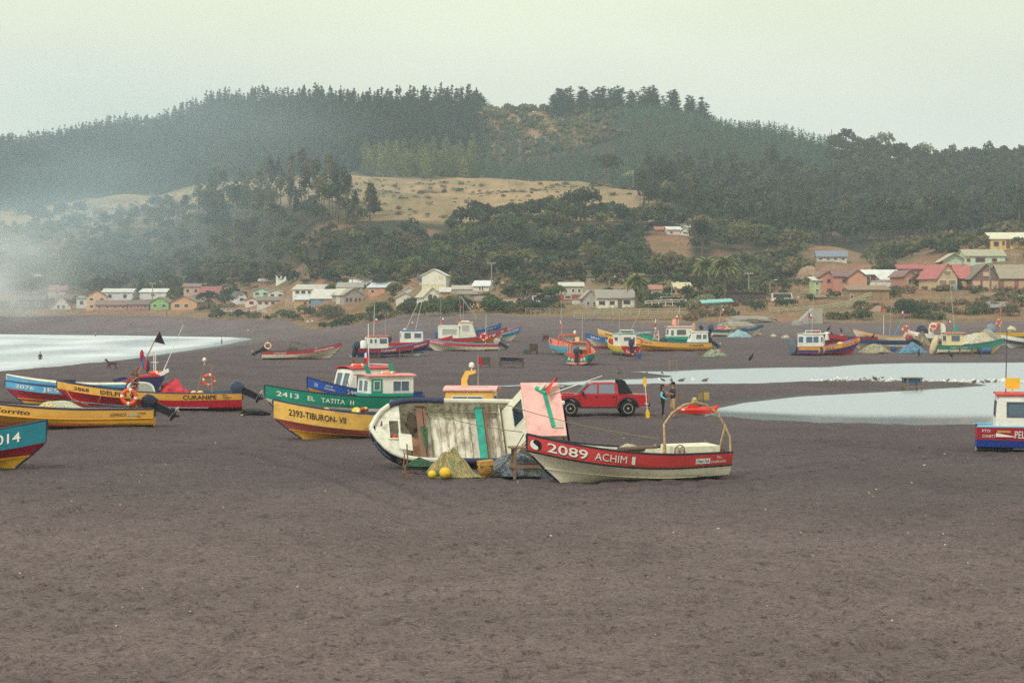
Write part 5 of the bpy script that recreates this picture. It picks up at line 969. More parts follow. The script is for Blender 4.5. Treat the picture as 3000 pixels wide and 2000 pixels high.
for sd, a0, a1 in ((-1, .62, .90), (1, .08, .66)):
    g = MB(); g.tube([Vector((q.x, sd * max(q.y - .02, 0), q.z + .035)) for q in [h.pt(a0 + (a1 - a0) * i / 14, 1) for i in range(15)]], .10, 8); g.build('fender', gm, r, True)
dirty = mat('dirty_white', (208, 200, 180), .8, .15, 1.6, .75, (112, 92, 74), .4, 8)
for t in (.38, .42, .50, .54, .58, .62, .66, .70):
    rb = MB(); a = h.pt(t, .98, .075); m_ = h.pt(t, .55, .075); b = h.pt(t, .34, .075); z_ = h.D * .3 + .03
    for sd in (-1, 1): rb.bar((a.x, sd * a.y, a.z), (m_.x, sd * m_.y, m_.z), .05, .05, up=(1, 0, 0)); rb.bar((m_.x, sd * m_.y, m_.z), (b.x, sd * b.y, max(b.z, z_)), .05, .05, up=(1, 0, 0))
    rb.bar((b.x, -b.y, z_), (b.x, b.y, z_), .045, .03, up=(0, 0, 1)); rb.build('rib', dirty, r)
for v_ in (.58,):
    for sd in (-1, 1): MB().tube([Vector((q.x, sd * q.y, q.z)) for q in [h.pt(.33 + .42 * i / 8, v_, .09) for i in range(9)]], .03, 5).build('stringer', dirty, r)
for t, wd, cc, dz in ((.44, .26, (30, 170, 148), .72), (.745, .22, (140, 96, 74), .74)):
    a = h.pt(t, .78, .04); tb = MB(); tb.obox((a.x - wd / 2, -a.y, h.zs(t) * dz), (wd, 0, 0), (0, 2 * a.y, 0), (0, 0, .05)); tb.build('thwart', paint(cc, .7), r)
    tb = MB(); tb.obox((a.x - wd / 2 - .10, -a.y, h.zs(t) * dz - .16), (.07, 0, 0), (0, 2 * a.y, 0), (0, 0, .2)); tb.build('thwart_beam', woodm((132, 92, 72)), r)
# bulkheads aft and forward, foredeck with open hatch
a = h.pt(.335, .96, .06); MB().obox((a.x, -a.y, .28), (.05, 0, 0), (0, 2 * a.y, 0), (0, 0, h.zs(.335) - .32)).build('bulkhead', dirty, r)
xs_ = [h.pt(t, .97, .05) for t in (.82, .86, .90, .94, .975)]
HA = (2.5, 2.82, -.35, .38)         # hatch opening x0 x1 y0 y1
dk = MB()
def dkq(xa, xb, ya0, yb0, ya1, yb1, z0, z1): dk.add([(xa, ya0, z0), (xb, ya1, z1), (xb, yb1, z1), (xa, yb0, z0)], [(0, 1, 2, 3)])
def hbx(x): t = min(.985, (x + h.L / 2) / h.L); return max(h.hb(t) * .97 - .05, .02), h.zs(t) * .965
xx = [2.42, 2.5, 2.82, 2.95, 3.08, 3.2, 3.3]
for a_, b_ in zip(xx[:-1], xx[1:]):
    (ya, za), (yb, zb) = hbx(a_), hbx(b_)
    if a_ == 2.5: dkq(a_, b_, -ya, HA[2], -yb, HA[2], za, zb); dkq(a_, b_, HA[3], ya, HA[3], yb, za, zb)
    else: dkq(a_, b_, -ya, ya, -yb, yb, za, zb)
ya, za = hbx(2.42); dk.add([(2.42, -ya, za), (2.42, ya, za), (2.42, ya * .9, za - .3), (2.42, -ya * .9, za - .3)], [(0, 1, 2, 3)])
dk.build('foredeck', paint((226, 222, 204), .5), r)
fz = hbx(2.6)[1]
fr = MB()
for q_ in ((2.46, -.39, .04, .81), (2.82, -.39, .04, .81), (2.5, -.39, .32, .04), (2.5, .38, .32, .04)): fr.obox((q_[0], q_[1], fz), (q_[2], 0, 0), (0, q_[3], 0), (0, 0, .07))
fr.build('hatch_frame', plain((224, 220, 202)), r)
MB().obox((2.1, .30, fz + .10), (.45, 0, .1), (0, .66, 0), (0, 0, .035)).build('hatch_lid', paint((230, 226, 208), .3), r)
MB().ell((2.66, .2, fz - .2), (.14, .14, .1), 8, 6).build('float', plain((220, 70, 40)), r, True)
MB().box((3.1, -.1, fz + .22), (.06, .06, .16)).tube([(3.1, -.18, fz + .27), (3.1, -.02, fz + .27)], .025, 6).build('bitt', STEEL, r)
for k in range(6): MB().tube([(1.58 + .05 * math.sin(k) + .07 * math.sin(q * .78 + k), -.35 + .13 * k * .2 + .5 * (1 - math.cos(q * .78)) * (.6 + .08 * k), .80 + .03 * math.sin(q + k)) for q in range(9)], .013, 5).build('green_rope', plain((66, 108, 72)), r, True)
MB().lump((1.95, -.55, .62), (.20, .42, .16), 16, 12).build('dark_net', mat('dark_net', (72, 60, 48), .95, .4, 8, .5, (110, 92, 60), 1, 14), r, True)
MB().obox((1.6, .15, .34), (.45, 0, .05), (0, .75, 0), (0, 0, .3)).build('crate', woodm((160, 118, 84)), r)
# cabin with raked windscreen and pink roof
c, zt = cabin(h, r, -2.95, -1.25, .80, 1.5, .62, .05, (228, 222, 200), None, (242, 182, 172), .55, win=[('F', .16, .60, .42, .88, plain((232, 228, 210)))], glass=GLASSD, over=.10, arch=.05, roofover_back=.05)
MB().bar((-2.45, -.92, zt + .13), (-2.62, .80, zt + .13), .13, .07).build('roof_beam', paint((30, 160, 128), .5), c)
MB().bar((-2.20, -.86, zt + .16), (-2.52, -.60, zt + .18), .12, .08, up=(0, 0, 1)).build('roof_block', paint((36, 180, 140), .3), c)
MB().bar((-2.32, -.74, zt + .16), (-2.50, -.80, zt + .46), .10, .06).build('lamp_arm', plain((220, 214, 196)), c)
pole(c, (-2.6, -.55, zt + .15), (-4.6, -1.32, zt + .2), .022, plain(WHITE), 'antenna')
fl = MB(); fl.tube([(-2.46, -.70, zt + .2), (-3.05, -1.2, zt + .25)], .014, 5); fl.build('flag_staff', woodm(), c); FL2 = MB()
FL2.add([(-2.5, -.75, zt + .22), (-3.0, -1.17, zt + .25), (-2.9, -1.05, zt + .5), (-2.52, -.35, zt + .42)], [(0, 1, 2, 3)]); FL2.build('flag', plain((206, 62, 56)), c)
MB().obox((-2.95, .58, zt + .10), (.34, 0, 0), (0, .26, 0), (0, 0, .03)).build('bracket_plate', plain((190, 184, 164)), c)
MB().tube([(-2.2, -.95, zt + .10), (-3.2, -.95, zt + .10)], .02, 6).build('handrail', plain(WHITE), c)
def rope(label, pts, r_=.012, col=(120, 124, 84), name='rope', parent=None):
    o = MB().tube(pts, r_, 5).build(name, plain(col), parent, True)
    if not parent: tag(o, label, 'rope', 'ropes about the capsized boat')
    return o
def sag(a, b, s=.1, n=10):
    a, b = Vector(a), Vector(b); return [a.lerp(b, i / n) - Vector((0, 0, s * 4 * (i / n) * (1 - i / n))) for i in range(n + 1)]
rope('thin green line across the hollow of the capsized boat down to the bow numbered 2089', sag(atd(1196, 1188, 66.9), atd(1530, 1265, 63.4), .12), .014)
rope('thin green line from the capsized cabin over the sand to the tube arch', sag(atd(1482, 1185, 67.6), atd(1930, 1285, 64.6), .12), .014)
rope('dark mooring line sagging from the bow numbered 2089 towards the net heap', sag(atd(1535, 1270, 63.2), atd(1380, 1409, 63.0), .42, 14), .016, (60, 50, 46))
# ---------------------------------------------------------------- nets, ropes, floats
def strands(n, surf, seed, r_=.014, seg=9, step=.11, mats_n=1):
    """many short wandering cords lying on a heap; surf(x, y) -> z"""
    rg = np.random.default_rng(seed); mb = MB()
    for i in range(n):
        a = rg.uniform(0, 6.28); q = math.sqrt(rg.uniform(0, 1)); x, y = q * math.cos(a), q * math.sin(a); dr = rg.uniform(0, 6.28); pts = []
        for k in range(seg):
            pts.append((x, y)); dr += rg.normal(0, .75); x += step * math.cos(dr); y += step * math.sin(dr)
            if x * x + y * y > 1.05: dr += 2.2; x *= .96; y *= .96
        mb.tube([surf(px_, py_) for px_, py_ in pts], r_, 4, int(rg.integers(0, mats_n)), caps=False)
    return mb
def heap(label, px, py, w, hgt, dep, cols, n=60, seed=1, r_=.03, floats=(), rz=0, loc=None, cat='fishing net', group='heaps of fishing net', name='fishing_net', peak=.0, pw=1.0, step=.11):
    p = loc if loc is not None else hit(px, py); root = empty(name, (p.x, p.y, p.z), (0, 0, R(rz)), label, cat, group)
    rg = np.random.default_rng(seed); o1, o2 = rg.uniform(0, 50, 2)
    def hz(x, y):
        q = math.sqrt(min(1, (x - peak) ** 2 + y * y)); e_ = max(0, 1 - q ** 1.6) ** pw
        return hgt * e_ * (.72 + .9 * float(vn(x * 2.6 + o1, y * 2.6 + o2, seed))) * .8 + .012
    mb = MB(); nu, nv = 26, 8; vs_ = [(0, 0, hz(0, 0))]; fs = []
    for i in range(1, nv + 1):
        for j in range(nu):
            a = 2 * math.pi * j / nu; q = i / nv * (1 + .12 * math.sin(3 * a + seed) + .07 * math.sin(7 * a)); x, y = q * math.cos(a), q * math.sin(a)
            vs_.append((x * w / 2, y * dep / 2, hz(x, y) if i < nv else -.03))
    fs = [(0, 1 + j, 1 + (j + 1) % nu) for j in range(nu)]
    for i in range(nv - 1):
        for j in range(nu): a = 1 + i * nu + j; b = 1 + i * nu + (j + 1) % nu; fs.append((a, a + nu, b + nu, b))
    body = mb.add(vs_, fs).build('net_mass', mat('net_%d_%d_%d' % cols[0], cols[0], .95, .35, 5, .5, tuple(int(v * .55) for v in cols[0]), 1.0, 9), root, True)
    st = strands(n, lambda x, y: Vector((x * w / 2, y * dep / 2, hz(x, y) + r_ * .6)), seed + 5, r_, 9, step, len(cols))
    tag(st.build('cords', [plain(c) for c in cols], root), kind='stuff')
    for k, (fx, fy, fz, fr_, fc) in enumerate(floats):
        MB().ell((fx, fy, fz), (fr_, fr_, fr_ * .95), 12, 9).tube([(fx + fr_ * .5, fy - fr_ * .85, fz), (fx + fr_ * .55, fy - fr_ * 1.02, fz)], fr_ * .2, 8).build('float', plain(fc), root, True)
    return root
g0 = hit(1350, 1392)
heap('tall heap of tan and green rope with yellow floats, before the capsized boat', 0, 0, 1.8, .84, 1.1, [(112, 116, 86), (196, 166, 108), (150, 150, 104), (96, 122, 96), (180, 150, 96)], 420, 3, .016, [(-.78, -.75, .14, .14, (228, 190, 60)), (-.36, -.78, .19, .19, (232, 190, 54))], loc=Vector((-1.78, 64.5, gz(-1.78, 64.5))), group='heaps of net beside the capsized boat', peak=-.25, pw=1.1, step=.16)
heap('low blue-grey heap of fine net under the wooden trestle by the capsized boat', 0, 0, 2.5, .62, 1.2, [(84, 96, 116), (120, 132, 146), (150, 150, 128), (72, 84, 108)], 300, 4, .012, loc=Vector((.15, 65.3, gz(.15, 65.3))), group='heaps of net beside the capsized boat', step=.15)
heap('coil of dark green rope spilling from the capsized bow', 0, 0, .95, .24, .5, [(44, 74, 52), (56, 98, 66)], 130, 5, .014, loc=Vector((-3.05, 66.2, .22)), cat='rope', group='ropes about the capsized boat', name='rope_coil', step=.25)
sk = empty('sack', (-.85, 64.4, gz(-.85, 64.4)), (0, 0, .3), 'folded tan canvas sack between the rope heap and the blue net', 'sack')
MB().ell((0, 0, .26), (.27, .22, .27), 14, 10).build('bag', mat('canvas', (176, 132, 62), .9, .3, 4, .6, (96, 56, 40), 1, 6), sk, True)
MB().obox((-.24, -.2, .36), (.46, 0, .04), (0, .4, 0), (0, 0, .16)).build('flap', mat('canvas2', (196, 152, 76), .9, .25, 4, .4, (120, 80, 50), 1, 6), sk)
for k, (x_, y_, hh, lean) in enumerate(((1178, 1398, 1.05, .28), (1200, 1402, .8, -.42))):
    p = hit(x_, y_); tag(MB().tube([(p.x, p.y, p.z - .1), (p.x + lean * hh * .6, p.y + .1, p.z + hh * .5), (p.x + lean * hh * .5, p.y + .15, p.z + hh)], .022, 6).tube([(p.x - .1, p.y, p.z + .02), (p.x + .12, p.y + .02, p.z + .15)], .018, 5).build('grapnel', STEEL, None), ['rusty iron grapnel leaning on the capsized bow, nearer its tip', 'rusty iron grapnel slanting right beneath the capsized bow'][k], 'anchor', 'grapnels under the capsized bow')
p = hit(1120, 1362); tag(MB().bar((p.x, p.y, p.z + .06), (p.x + .55, p.y + .1, p.z + .15), .05, .035).build('driftwood', woodm((150, 126, 98))), 'pale stick of driftwood under the capsized bow', 'driftwood')
# ---------------------------------------------------------------- wooden stands
def stand(label, px, py, w, hgt, dep, rz=0, col=(120, 98, 80), tray=None, brace=True, loc=None, group='wooden stands on the sand', top=3, mid=True, lean=0, solid=False):
    p = loc if loc is not None else hit(px, py); root = empty('work_stand', (p.x, p.y, p.z - .04), (0, R(lean), R(rz)), label, 'wooden stand', group); wm = woodm(col)
    for sx in (-1, 1):
        for sy in (-1, 1): MB().bar((sx * w * .42, sy * dep * .42, 0), (sx * w * .40, sy * dep * .40, hgt), .085, .085, up=(0, 1, 0)).build('leg', wm, root)
    for k in range(top):
        y0 = -dep / 2 + dep * k / top; MB().obox((-w / 2, y0 + .012, hgt), (w, 0, 0), (0, dep / top - .024, 0), (0, 0, .05)).build('plank', wm, root)
    if mid:
        for sy in (-1, 1): MB().bar((-w * .46, sy * dep * .46, hgt * .42), (w * .46, sy * dep * .46, hgt * .42), .05, .10).build('rail', wm, root)
        for sx in (-1, 1): MB().bar((sx * w * .45, -dep * .42, hgt * .42), (sx * w * .45, dep * .42, hgt * .42), .05, .10).build('rail', wm, root)
    if brace: MB().bar((-w * .4, -dep * .47, hgt * .08), (w * .4, -dep * .47, hgt * .9), .04, .08).build('brace', wm, root)
    if tray: MB().obox((-w * .36, -dep * .36, hgt * .62), (w * .72, 0, 0), (0, dep * .72, 0), (0, 0, hgt * .36)).build('tray', plain(tray), root)
    if solid: MB().obox((-w * .45, -dep * .44, hgt * .3), (w * .9, 0, 0), (0, dep * .88, 0), (0, 0, hgt * .68)).build('box_side', wm, root)
    return root
stand('open wooden trestle between the capsized boat and the bow numbered 2089', 0, 0, 1.55, .98, .8, 8, (136, 112, 92), brace=False, loc=Vector((.68, 64.6, gz(.68, 64.6))), top=1)
stand('small square wooden stand behind the yellow cabin, next to the long one', 1422, 1073, .95, .82, .8, 5, (98, 80, 74), top=3, brace=False, solid=True)
stand('long broken wooden stand with navy tray, right of the small square stand', 1498, 1076, 2.5, .92, 1.0, -6, (104, 84, 74), (40, 46, 80), lean=2)
stand('wooden stand with crossed boards beside a dull green box', 1563, 1036, .95, 1.1, .7, 10, (92, 72, 64), solid=True)
stand('tilted little wooden box stand left of the orange boats', 1598, 998, .85, .7, .8, 0, (86, 68, 62), solid=True, lean=5)
stand('tall spindly wooden stand at the near edge of the sand before the yellow boat', 1971, 1089, .80, .98, .6, 0, (134, 112, 90), mid=False, brace=False)
stand('square wooden table with blue basin standing in the lagoon among gulls', 2672, 1146, 1.32, .92, 1.0, 14, (128, 106, 86), (44, 84, 110), brace=False, top=5)
stand('wooden trestle at the stern of the red, white and blue boat with white barrels', 1092, 1049, 1.7, .75, .6, 0, (120, 86, 68), brace=False, top=1)
stand('wooden trestle beside the bow of the red, white and blue boat', 1190, 1047, 1.7, .85, .5, -3, (130, 92, 70), brace=False, top=1)
stand('low wooden trestle below the engine of the red-sterned white cabin boat', 1842, 1054, 2.0, .7, .5, 4, (116, 94, 78), brace=False, top=1)
stand('wooden trestle standing against the green and white boat', 2830, 1041, 1.7, .9, .5, 0, (120, 92, 74), brace=False, top=2)
stand('rusty wooden frame at the edge of the pale net before the yellow boat', 2064, 1038, 1.5, .7, .8, 0, (126, 84, 66), brace=True, top=2)
def crate(label, px, py, w, hgt, dep, col, rz=0, group='plastic crates on the beach'):
    p = hit(px, py); root = empty('crate', (p.x, p.y, p.z - .02), (0, 0, R(rz)), label, 'crate', group); t = .03
    mb = MB(); mb.obox((-w / 2, -dep / 2, 0), (w, 0, 0), (0, dep, 0), (0, 0, .04))
    mb.build('base', plain(col), root)
    for o, U, V in (((-w / 2, -dep / 2, .04), (w, 0, 0), (0, t, 0)), ((-w / 2, dep / 2 - t, .04), (w, 0, 0), (0, t, 0)), ((-w / 2, -dep / 2 + t, .04), (t, 0, 0), (0, dep - 2 * t, 0)), ((w / 2 - t, -dep / 2 + t, .04), (t, 0, 0), (0, dep - 2 * t, 0))): MB().obox(o, U, V, (0, 0, hgt - .04)).build('side', plain(col), root)
crate('dull green plastic box beside the stand with crossed boards', 1541, 1035, .6, .45, .5, (62, 92, 78))
crate('blue crate with board under the red-sterned cabin boat', 1872, 1052, .45, .6, .4, (36, 74, 150))
crate('blue crate between tan boards beside the pale net heap at right', 2617, 1029, .6, .55, .5, (40, 72, 140))
for k, (x_, l_) in enumerate(((2602, 'left'), (2636, 'right'))): 
    p = hit(x_, 1029); tag(MB().obox((p.x - .2, p.y - .25, p.z - .02), (.4, 0, 0), (0, .5, 0), (0, 0, .62)).build('board_box', woodm((132, 104, 92))), 'tan wooden box on the ' + l_ + ' of the blue crate by the net heap', 'box', 'tan boxes by the blue crate')
p = hit(2888, 1036); bq = empty('barrel', (p.x, p.y, p.z + .33), (0, R(90), R(8)), 'blue plastic barrel lying on the sand beside the green and white boat', 'barrel')
MB().lathe([(.28, -.55), (.33, -.5), (.35, -.2), (.33, 0), (.35, .2), (.33, .5), (.28, .55)], 16).build('drum', plain((56, 92, 130), .4), bq, True); MB().lathe([(.30, .54), (.30, .57)], 16).build('lid', plain((34, 36, 50)), bq)
# ---------------------------------------------------------------- the far boats
def far_gear(r, h, x, flagc=None, mh=2.4, lean=0, base=None, fl=True, m=None):
    b = h.D if base is None else base; pole(r, (x, 0, b), (x + lean, .05, b + mh), .03, m or plain(WHITE))
    if fl: flag(r, (x + lean * .6, .05, b + mh * .6), .5, .42, flagc)
BL = dict(tilt=58, sc=1.15, col=(40, 44, 60)); BD = dict(tilt=8, sc=1.2, col=(44, 48, 62))
T_ = lambda s, a, b, v, hh, c, sd: (s, a, b, v, hh, c, sd, dict(bold=.012))
GRP = 'fishing boats on the far sand'
h = Hull(8.4, 2.1, .84, 1.01, .86, .15, .30, 2.2)
r, h = boat('cream fishing boat with narrow red strake standing alone nearest the surf', 884, 1051, 9, h, (196, 60, 66), [(.08, (180, 60, 60)), (1, CREAM)], inner=(200, 210, 196), gun=(56, 50, 60), texts=[T_('CURANIPE', -3.0, -1.7, .5, .17, WHITE, S_), T_('NORTHWESTERN', 1.3, 3.4, .5, .17, WHITE, S_)], mot=dict(tilt=62, sc=1.15, col=(44, 46, 56)), group=GRP, transom=(196, 60, 66))
rk = rack(r, -3.1, -.4, .8, 1.5, 1.5, mat('rust_red', (150, 70, 60), .7), lamp=False, ring=False); lifebuoy(rk, (-3.6, -.5, 1.45), .40, 90, -8, col=plain((226, 176, 140)))
MB().obox((-1.4, -.5, .8), (1.0, 0, 0), (0, .9, 0), (0, 0, .5)).build('box', woodm((96, 84, 80)), r); MB().tube([(-1.6, -.2, .9), (-1.0, -.2, 1.9), (.7, -.2, 1.4), (.3, -.2, .9)], .04, 5).build('frame', woodm((90, 70, 62)), r)
MB().ell((1.6, -.3, 1.0), (.35, .3, .2), 10, 6).build('float', plain((220, 190, 110)), r, True); MB().bar((1.5, .3, 1.1), (4.0, .1, 1.55), .12, .08).build('oar', woodm(), r)
h = Hull(8.2, 2.3, .92, 1.01, .88, .15, .42, 2.0)
r, h = boat('red, navy and white boat with two white barrels on its stern and light blue inside', 1152, 1044, 15, h, (168, 36, 56), [(.3, WHITE), (1, (34, 54, 118))], inner=(70, 160, 206), gun=(40, 90, 140), texts=[T_('CURANIPE', -1.6, .1, .5, .24, WHITE, S_), T_('RAPA NUI V', 2.2, 3.7, .5, .22, WHITE, S_)], mot=[dict(tilt=10, sc=1.25, y=-.5, col=(48, 56, 80)), dict(tilt=10, sc=1.1, y=.5, col=(48, 56, 80))], group=GRP)
c, zt = cabin(h, r, -3.0, -.7, .66, 1.5, .08, 0, WHITE, None, (206, 84, 76), .75, win=[('S', .58, .92, .5, .85, plain((80, 82, 90))), ('S', .08, .24, .5, .85), ('S', .3, .45, .5, .85), ('A', .2, .8, .5, .85)], over=.15)
for y in (-.95, .75): MB().lathe([(.3, 0), (.36, .06), (.36, .75), (.28, .85), (.1, .88)], 14, 0, Matrix.Translation((-3.35 + .2 * y, y, .95))).build('white_drum', plain(WHITE), r, True)
far_gear(c, h, -2.2, None, 3.6, .1, zt); pole(c, (-.9, 0, zt), (-.9, 0, zt + 2.6), .03)
h = Hull(7.6, 2.2, .95, 0.84, .88, .15, .4)
r, h = boat('white boat with small blue-roofed cabin behind the one with white barrels', 1232, 1026, 12, h, (190, 50, 60), [(1, WHITE)], inner=CREAM, gun=(206, 60, 70), mot=dict(tilt=15, sc=1.4, col=(44, 54, 86)), group=GRP, thwarts=(.7,))
c, zt = cabin(h, r, -2.3, .2, .7, 1.6, .1, 0, WHITE, None, (70, 110, 180), .75, win=[('S', .1, .4, .45, .85, plain((60, 60, 66))), ('S', .55, .92, .45, .85), ('A', .2, .8, .45, .85)])
pole(c, (-1.8, 0, zt), (.1, 0, zt + 4.2), .035, plain((206, 200, 184))); pole(c, (-.6, .1, zt), (.3, .1, zt + 4.0), .035, plain((206, 200, 184))); flag(c, (-1.2, 0, zt + 1.2), .4, .35); MB().box((-1.9, 0, zt + .15), (.3, .3, .3)).build('lamp', plain(CREAM), c)
h = Hull(8.9, 2.1, .82, 0.77, .88, .15, .32, 2.0)
r, h = boat('cream boat with red strake and orange lifebuoy, stern towards the small square stands', 1352, 1027, 173, h, (196, 62, 64), [(1, CREAM)], inner=(190, 206, 206), gun=(70, 150, 180), texts=[T_('NORTHWESTERN II', 3.9, 1.9, .5, .18, WHITE, P_)], mot=dict(tilt=58, sc=1.2, col=(176, 160, 160)), group=GRP)
pole(r, (-2.9, .5, .7), (-3.0, .5, 4.2), .04, plain((210, 214, 210))); lifebuoy(r, (-2.75, .6, 1.65), .48, 90, 5)
h = Hull(8.0, 2.3, .95, 0.98, .88, .15, .40)
r, h = boat('white-cabined boat with amber lower hull and round-cornered side window', 1372, 1013, 10, h, (190, 50, 60), [(1, (226, 150, 60))], inner=(120, 150, 180), gun=(60, 80, 120), texts=[T_('V 48', 2.4, 3.3, .5, .3, WHITE, S_)], group=GRP, thwarts=(.7,))
c, zt = cabin(h, r, -3.6, -1.2, .72, 1.75, .1, 0, WHITE, None, WHITE, .7, win=[('S', .1, .85, .42, .82, plain((214, 210, 190)), 1)], glass=glassmat('pale_glass', (186, 186, 176), .92), over=.08)
c2, zt2 = cabin(h, r, -1.1, 1.0, .7, 2.15, .7, 0, (230, 226, 206), None, (226, 190, 160), .7, win=[('S', .08, .55, .5, .88), ('F', .15, .85, .45, .85)], glass=glassmat('pale_glass', (186, 186, 176), .92))
pole(c, (-3.4, 0, zt), (-3.4, 0, zt + 4.0), .035); pole(c, (-.9, 0, zt2), (-1.1, 0, zt2 + 3.4), .035); pole(c, (-.9, .1, zt2 + 3.2), (1.1, .1, zt2 + .6), .04, plain((206, 200, 184)), 'boom'); flag(c, (-3.4, .1, zt + 1.2), .5, .5); MB().box((-1.2, 0, zt2 + .3), (.5, .4, .5)).build('lamp', plain((150, 110, 90)), c)
h = Hull(8.4, 2.2, .9, 1.05, .88, .15, .42)
r, h = boat('red and white bow of a fishing boat between two blue bows', 1392, 1000, 12, h, (186, 44, 58), [(1, WHITE)], inner=CREAM, gun=(60, 60, 80), texts=[T_('III 2186', 2.4, 3.7, .5, .22, WHITE, S_)], group=GRP, thwarts=(.7,))
c, zt = cabin(h, r, -2.0, -.6, .66, 1.8, .5, 0, WHITE, None, WHITE, .8, win=[('S', .1, .5, .5, .85)]); pole(c, (-1.6, 0, zt), (-1.5, 0, zt + 3.0), .03); flag(c, (-1.9, 0, zt + 2.2), .3, .3, (206, 60, 70)); pole(c, (-1.9, 0, zt), (-2.0, 0, zt + 2.4), .03)
h = Hull(9.0, 2.2, .92, 1.19, .88, .15, .46)
r, h = boat('blue and white bow numbered 2966, farthest right of the middle cluster', 1428, 999, 14, h, (48, 122, 180), [(.62, WHITE), (1, (110, 176, 190))], inner=CREAM, gun=(190, 70, 74), texts=[T_('ANETH 2966', 1.5, 4.1, .5, .27, WHITE, S_)], group=GRP, thwarts=(.7,))
h = Hull(9.0, 2.2, .92, 1.26, .88, .15, .4)
r, h = boat('dark blue bow with yellow lettering rising behind the red and white bow', 1372, 991, 11, h, (46, 92, 150), [(1, (60, 100, 150))], inner=CREAM, gun=(50, 90, 140), texts=[T_('ITO I', 2.2, 3.6, .5, .24, (226, 190, 70), S_)], group=GRP, thwarts=(.7,))
# stern-on boats
def canopy(r, h, x0, x1, col, z0=.95, hgt=1.25, wf=.8):
    W = h.B * wf / 2; mb = MB()
    for x, s in ((x0, 1), (x1, .96)): mb.tube([(x, -W * s, z0), (x, -W * s * .9, z0 + hgt * .85), (x, -W * .7, z0 + hgt), (x, W * .7, z0 + hgt), (x, W * s * .9, z0 + hgt * .85), (x, W * s, z0)], .07, 6)
    mb.obox((x0, -W * .8, z0 + hgt - .04), (x1 - x0, 0, 0), (0, W * 1.6, 0), (0, 0, .09)); o = mb.build('canopy', mat('orange_canopy', (228, 98, 56), .7, .2, 4, .3), r)
    MB().obox((x0 + .3, -W * .75, z0 + .55), (.03, 0, 0), (0, W * 1.3, 0), (0, 0, .6)).build('windscreen', glassmat('pale_glass', (186, 186, 176), .92), o)
    return o
h = Hull(7.2, 2.45, 1.0, 0.77, .92, .14, .45)
r, h = boat('orange and light blue boat with black engine, left of the two seen from astern', 1648, 1037, 112, h, (110, 186, 206), [(.45, CREAM), (1, (104, 180, 206))], inner=(232, 140, 124), gun=(232, 120, 90), mot=BD, group=GRP, thwarts=(.7,))
c = canopy(r, h, -2.3, -.9, ORANGE); pole(r, (-1.2, .6, 2.2), (-1.2, .7, 6.0), .035); flag(r, (-1.2, .65, 4.0), .4, .7); MB().lathe([(.05, 0), (.16, .1), (.16, .3), (.05, .4)], 10, 0, Matrix.Translation((-1.6, -.8, 2.3))).build('lamp', plain(CREAM), r)
MB().add([(-h.L / 2 - .02, .55, .98), (-h.L / 2 - .02, -.85, .98), (-h.L / 2 - .02, -.1, .45)], [(0, 1, 2)]).build('transom_patch', plain((226, 110, 70)), r)
h = Hull(7.0, 2.55, 1.05, 0.70, .94, .14, .5)
r, h = boat('green and orange boat seen from astern with letters either side of its black engine', 1706, 1066, 79, h, (18, 124, 104), [(.2, ORANGE), (.55, (236, 150, 130)), (1, (18, 124, 104))], inner=(236, 150, 140), gun=(236, 120, 96), mot=BD, group=GRP, thwarts=(.7,))
c = canopy(r, h, -2.5, -1.0, ORANGE); pole(r, (-1.4, -.2, 2.2), (-1.4, -.25, 4.9), .035)
MB().box((-1.2, .3, 2.45), (.3, .4, .45)).build('lamp_box', plain((214, 200, 150)), r)
for k, cc in enumerate(((210, 110, 60), (60, 60, 80), (214, 150, 100))): MB().lump((-1.0 + .3 * k, -.5 + .4 * k, 1.35), (.35, .4, .3)).build('bundle', plain(cc), r, True)
MB().add([(-h.L / 2 - .02, 1.0, 1.02), (-h.L / 2 - .02, -1.0, 1.02), (-h.L / 2 - .02, 0, .35)], [(0, 1, 2)]).build('transom_patch', plain((214, 80, 60)), r)
for s_, y, z in (('A', .86, .62), ('R', .50, .50), ('P', -.38, .50), ('E', -.66, .60)):
    vs_, fs = text_mesh(s_, .40, .012); MB().add([(-h.L / 2 - .035, y - a, z + b) for a, b, _ in vs_], fs).build('lettering', plain(WHITE), r)
h = Hull(7.4, 2.45, 1.05, 0.84, .92, .14, .42)
r, h = boat('white cabin boat seen from astern with yellow gunwale and red transom', 1817, 1038, 106, h, (240, 200, 70), [(.25, (190, 50, 60)), (.7, (30, 150, 130)), (1, (232, 200, 90))], inner=(214, 60, 60), gun=(240, 214, 90), transom=(176, 30, 46), mot=BD, group=GRP, thwarts=(.75,))
c, zt = cabin(h, r, -2.6, -.5, .78, 1.55, .1, 0, WHITE, None, (150, 200, 196), .8, win=[('A', .22, .70, .5, .82), ('A', .78, .95, .5, .82), ('P', .2, .8, .5, .82)])
MB().tube([(-2.3, -.8, zt), (-2.3, -.8, zt + .45), (-2.3, .8, zt + .45), (-2.3, .8, zt)], .05, 6).build('roof_rail', plain(WHITE), c); pole(c, (-1.8, .75, zt), (-1.8, .75, zt + 2.8), .035); pole(c, (-1.8, -.6, zt + .3), (-2.2, -1.7, zt + 2.8), .04)
MB().add([(-h.L / 2 - .02, 1.0, .70), (-h.L / 2 - .02, -1.0, .70), (-h.L / 2 - .02, -.7, .1), (-h.L / 2 - .02, .7, .1)], [(0, 1, 2, 3)]).build('transom_patch', plain((176, 30, 46)), r)
for s_, y, z in (('C', .62, .48), ('A', .42, .36), ('A', -.35, .5)):
    vs_, fs = text_mesh(s_, .34, .012); MB().add([(-h.L / 2 - .035, y - a, z + b) for a, b, _ in vs_], fs).build('lettering', plain(WHITE), r)
h = Hull(8.0, 2.2, .95, 1.01, .88, .16, .46)
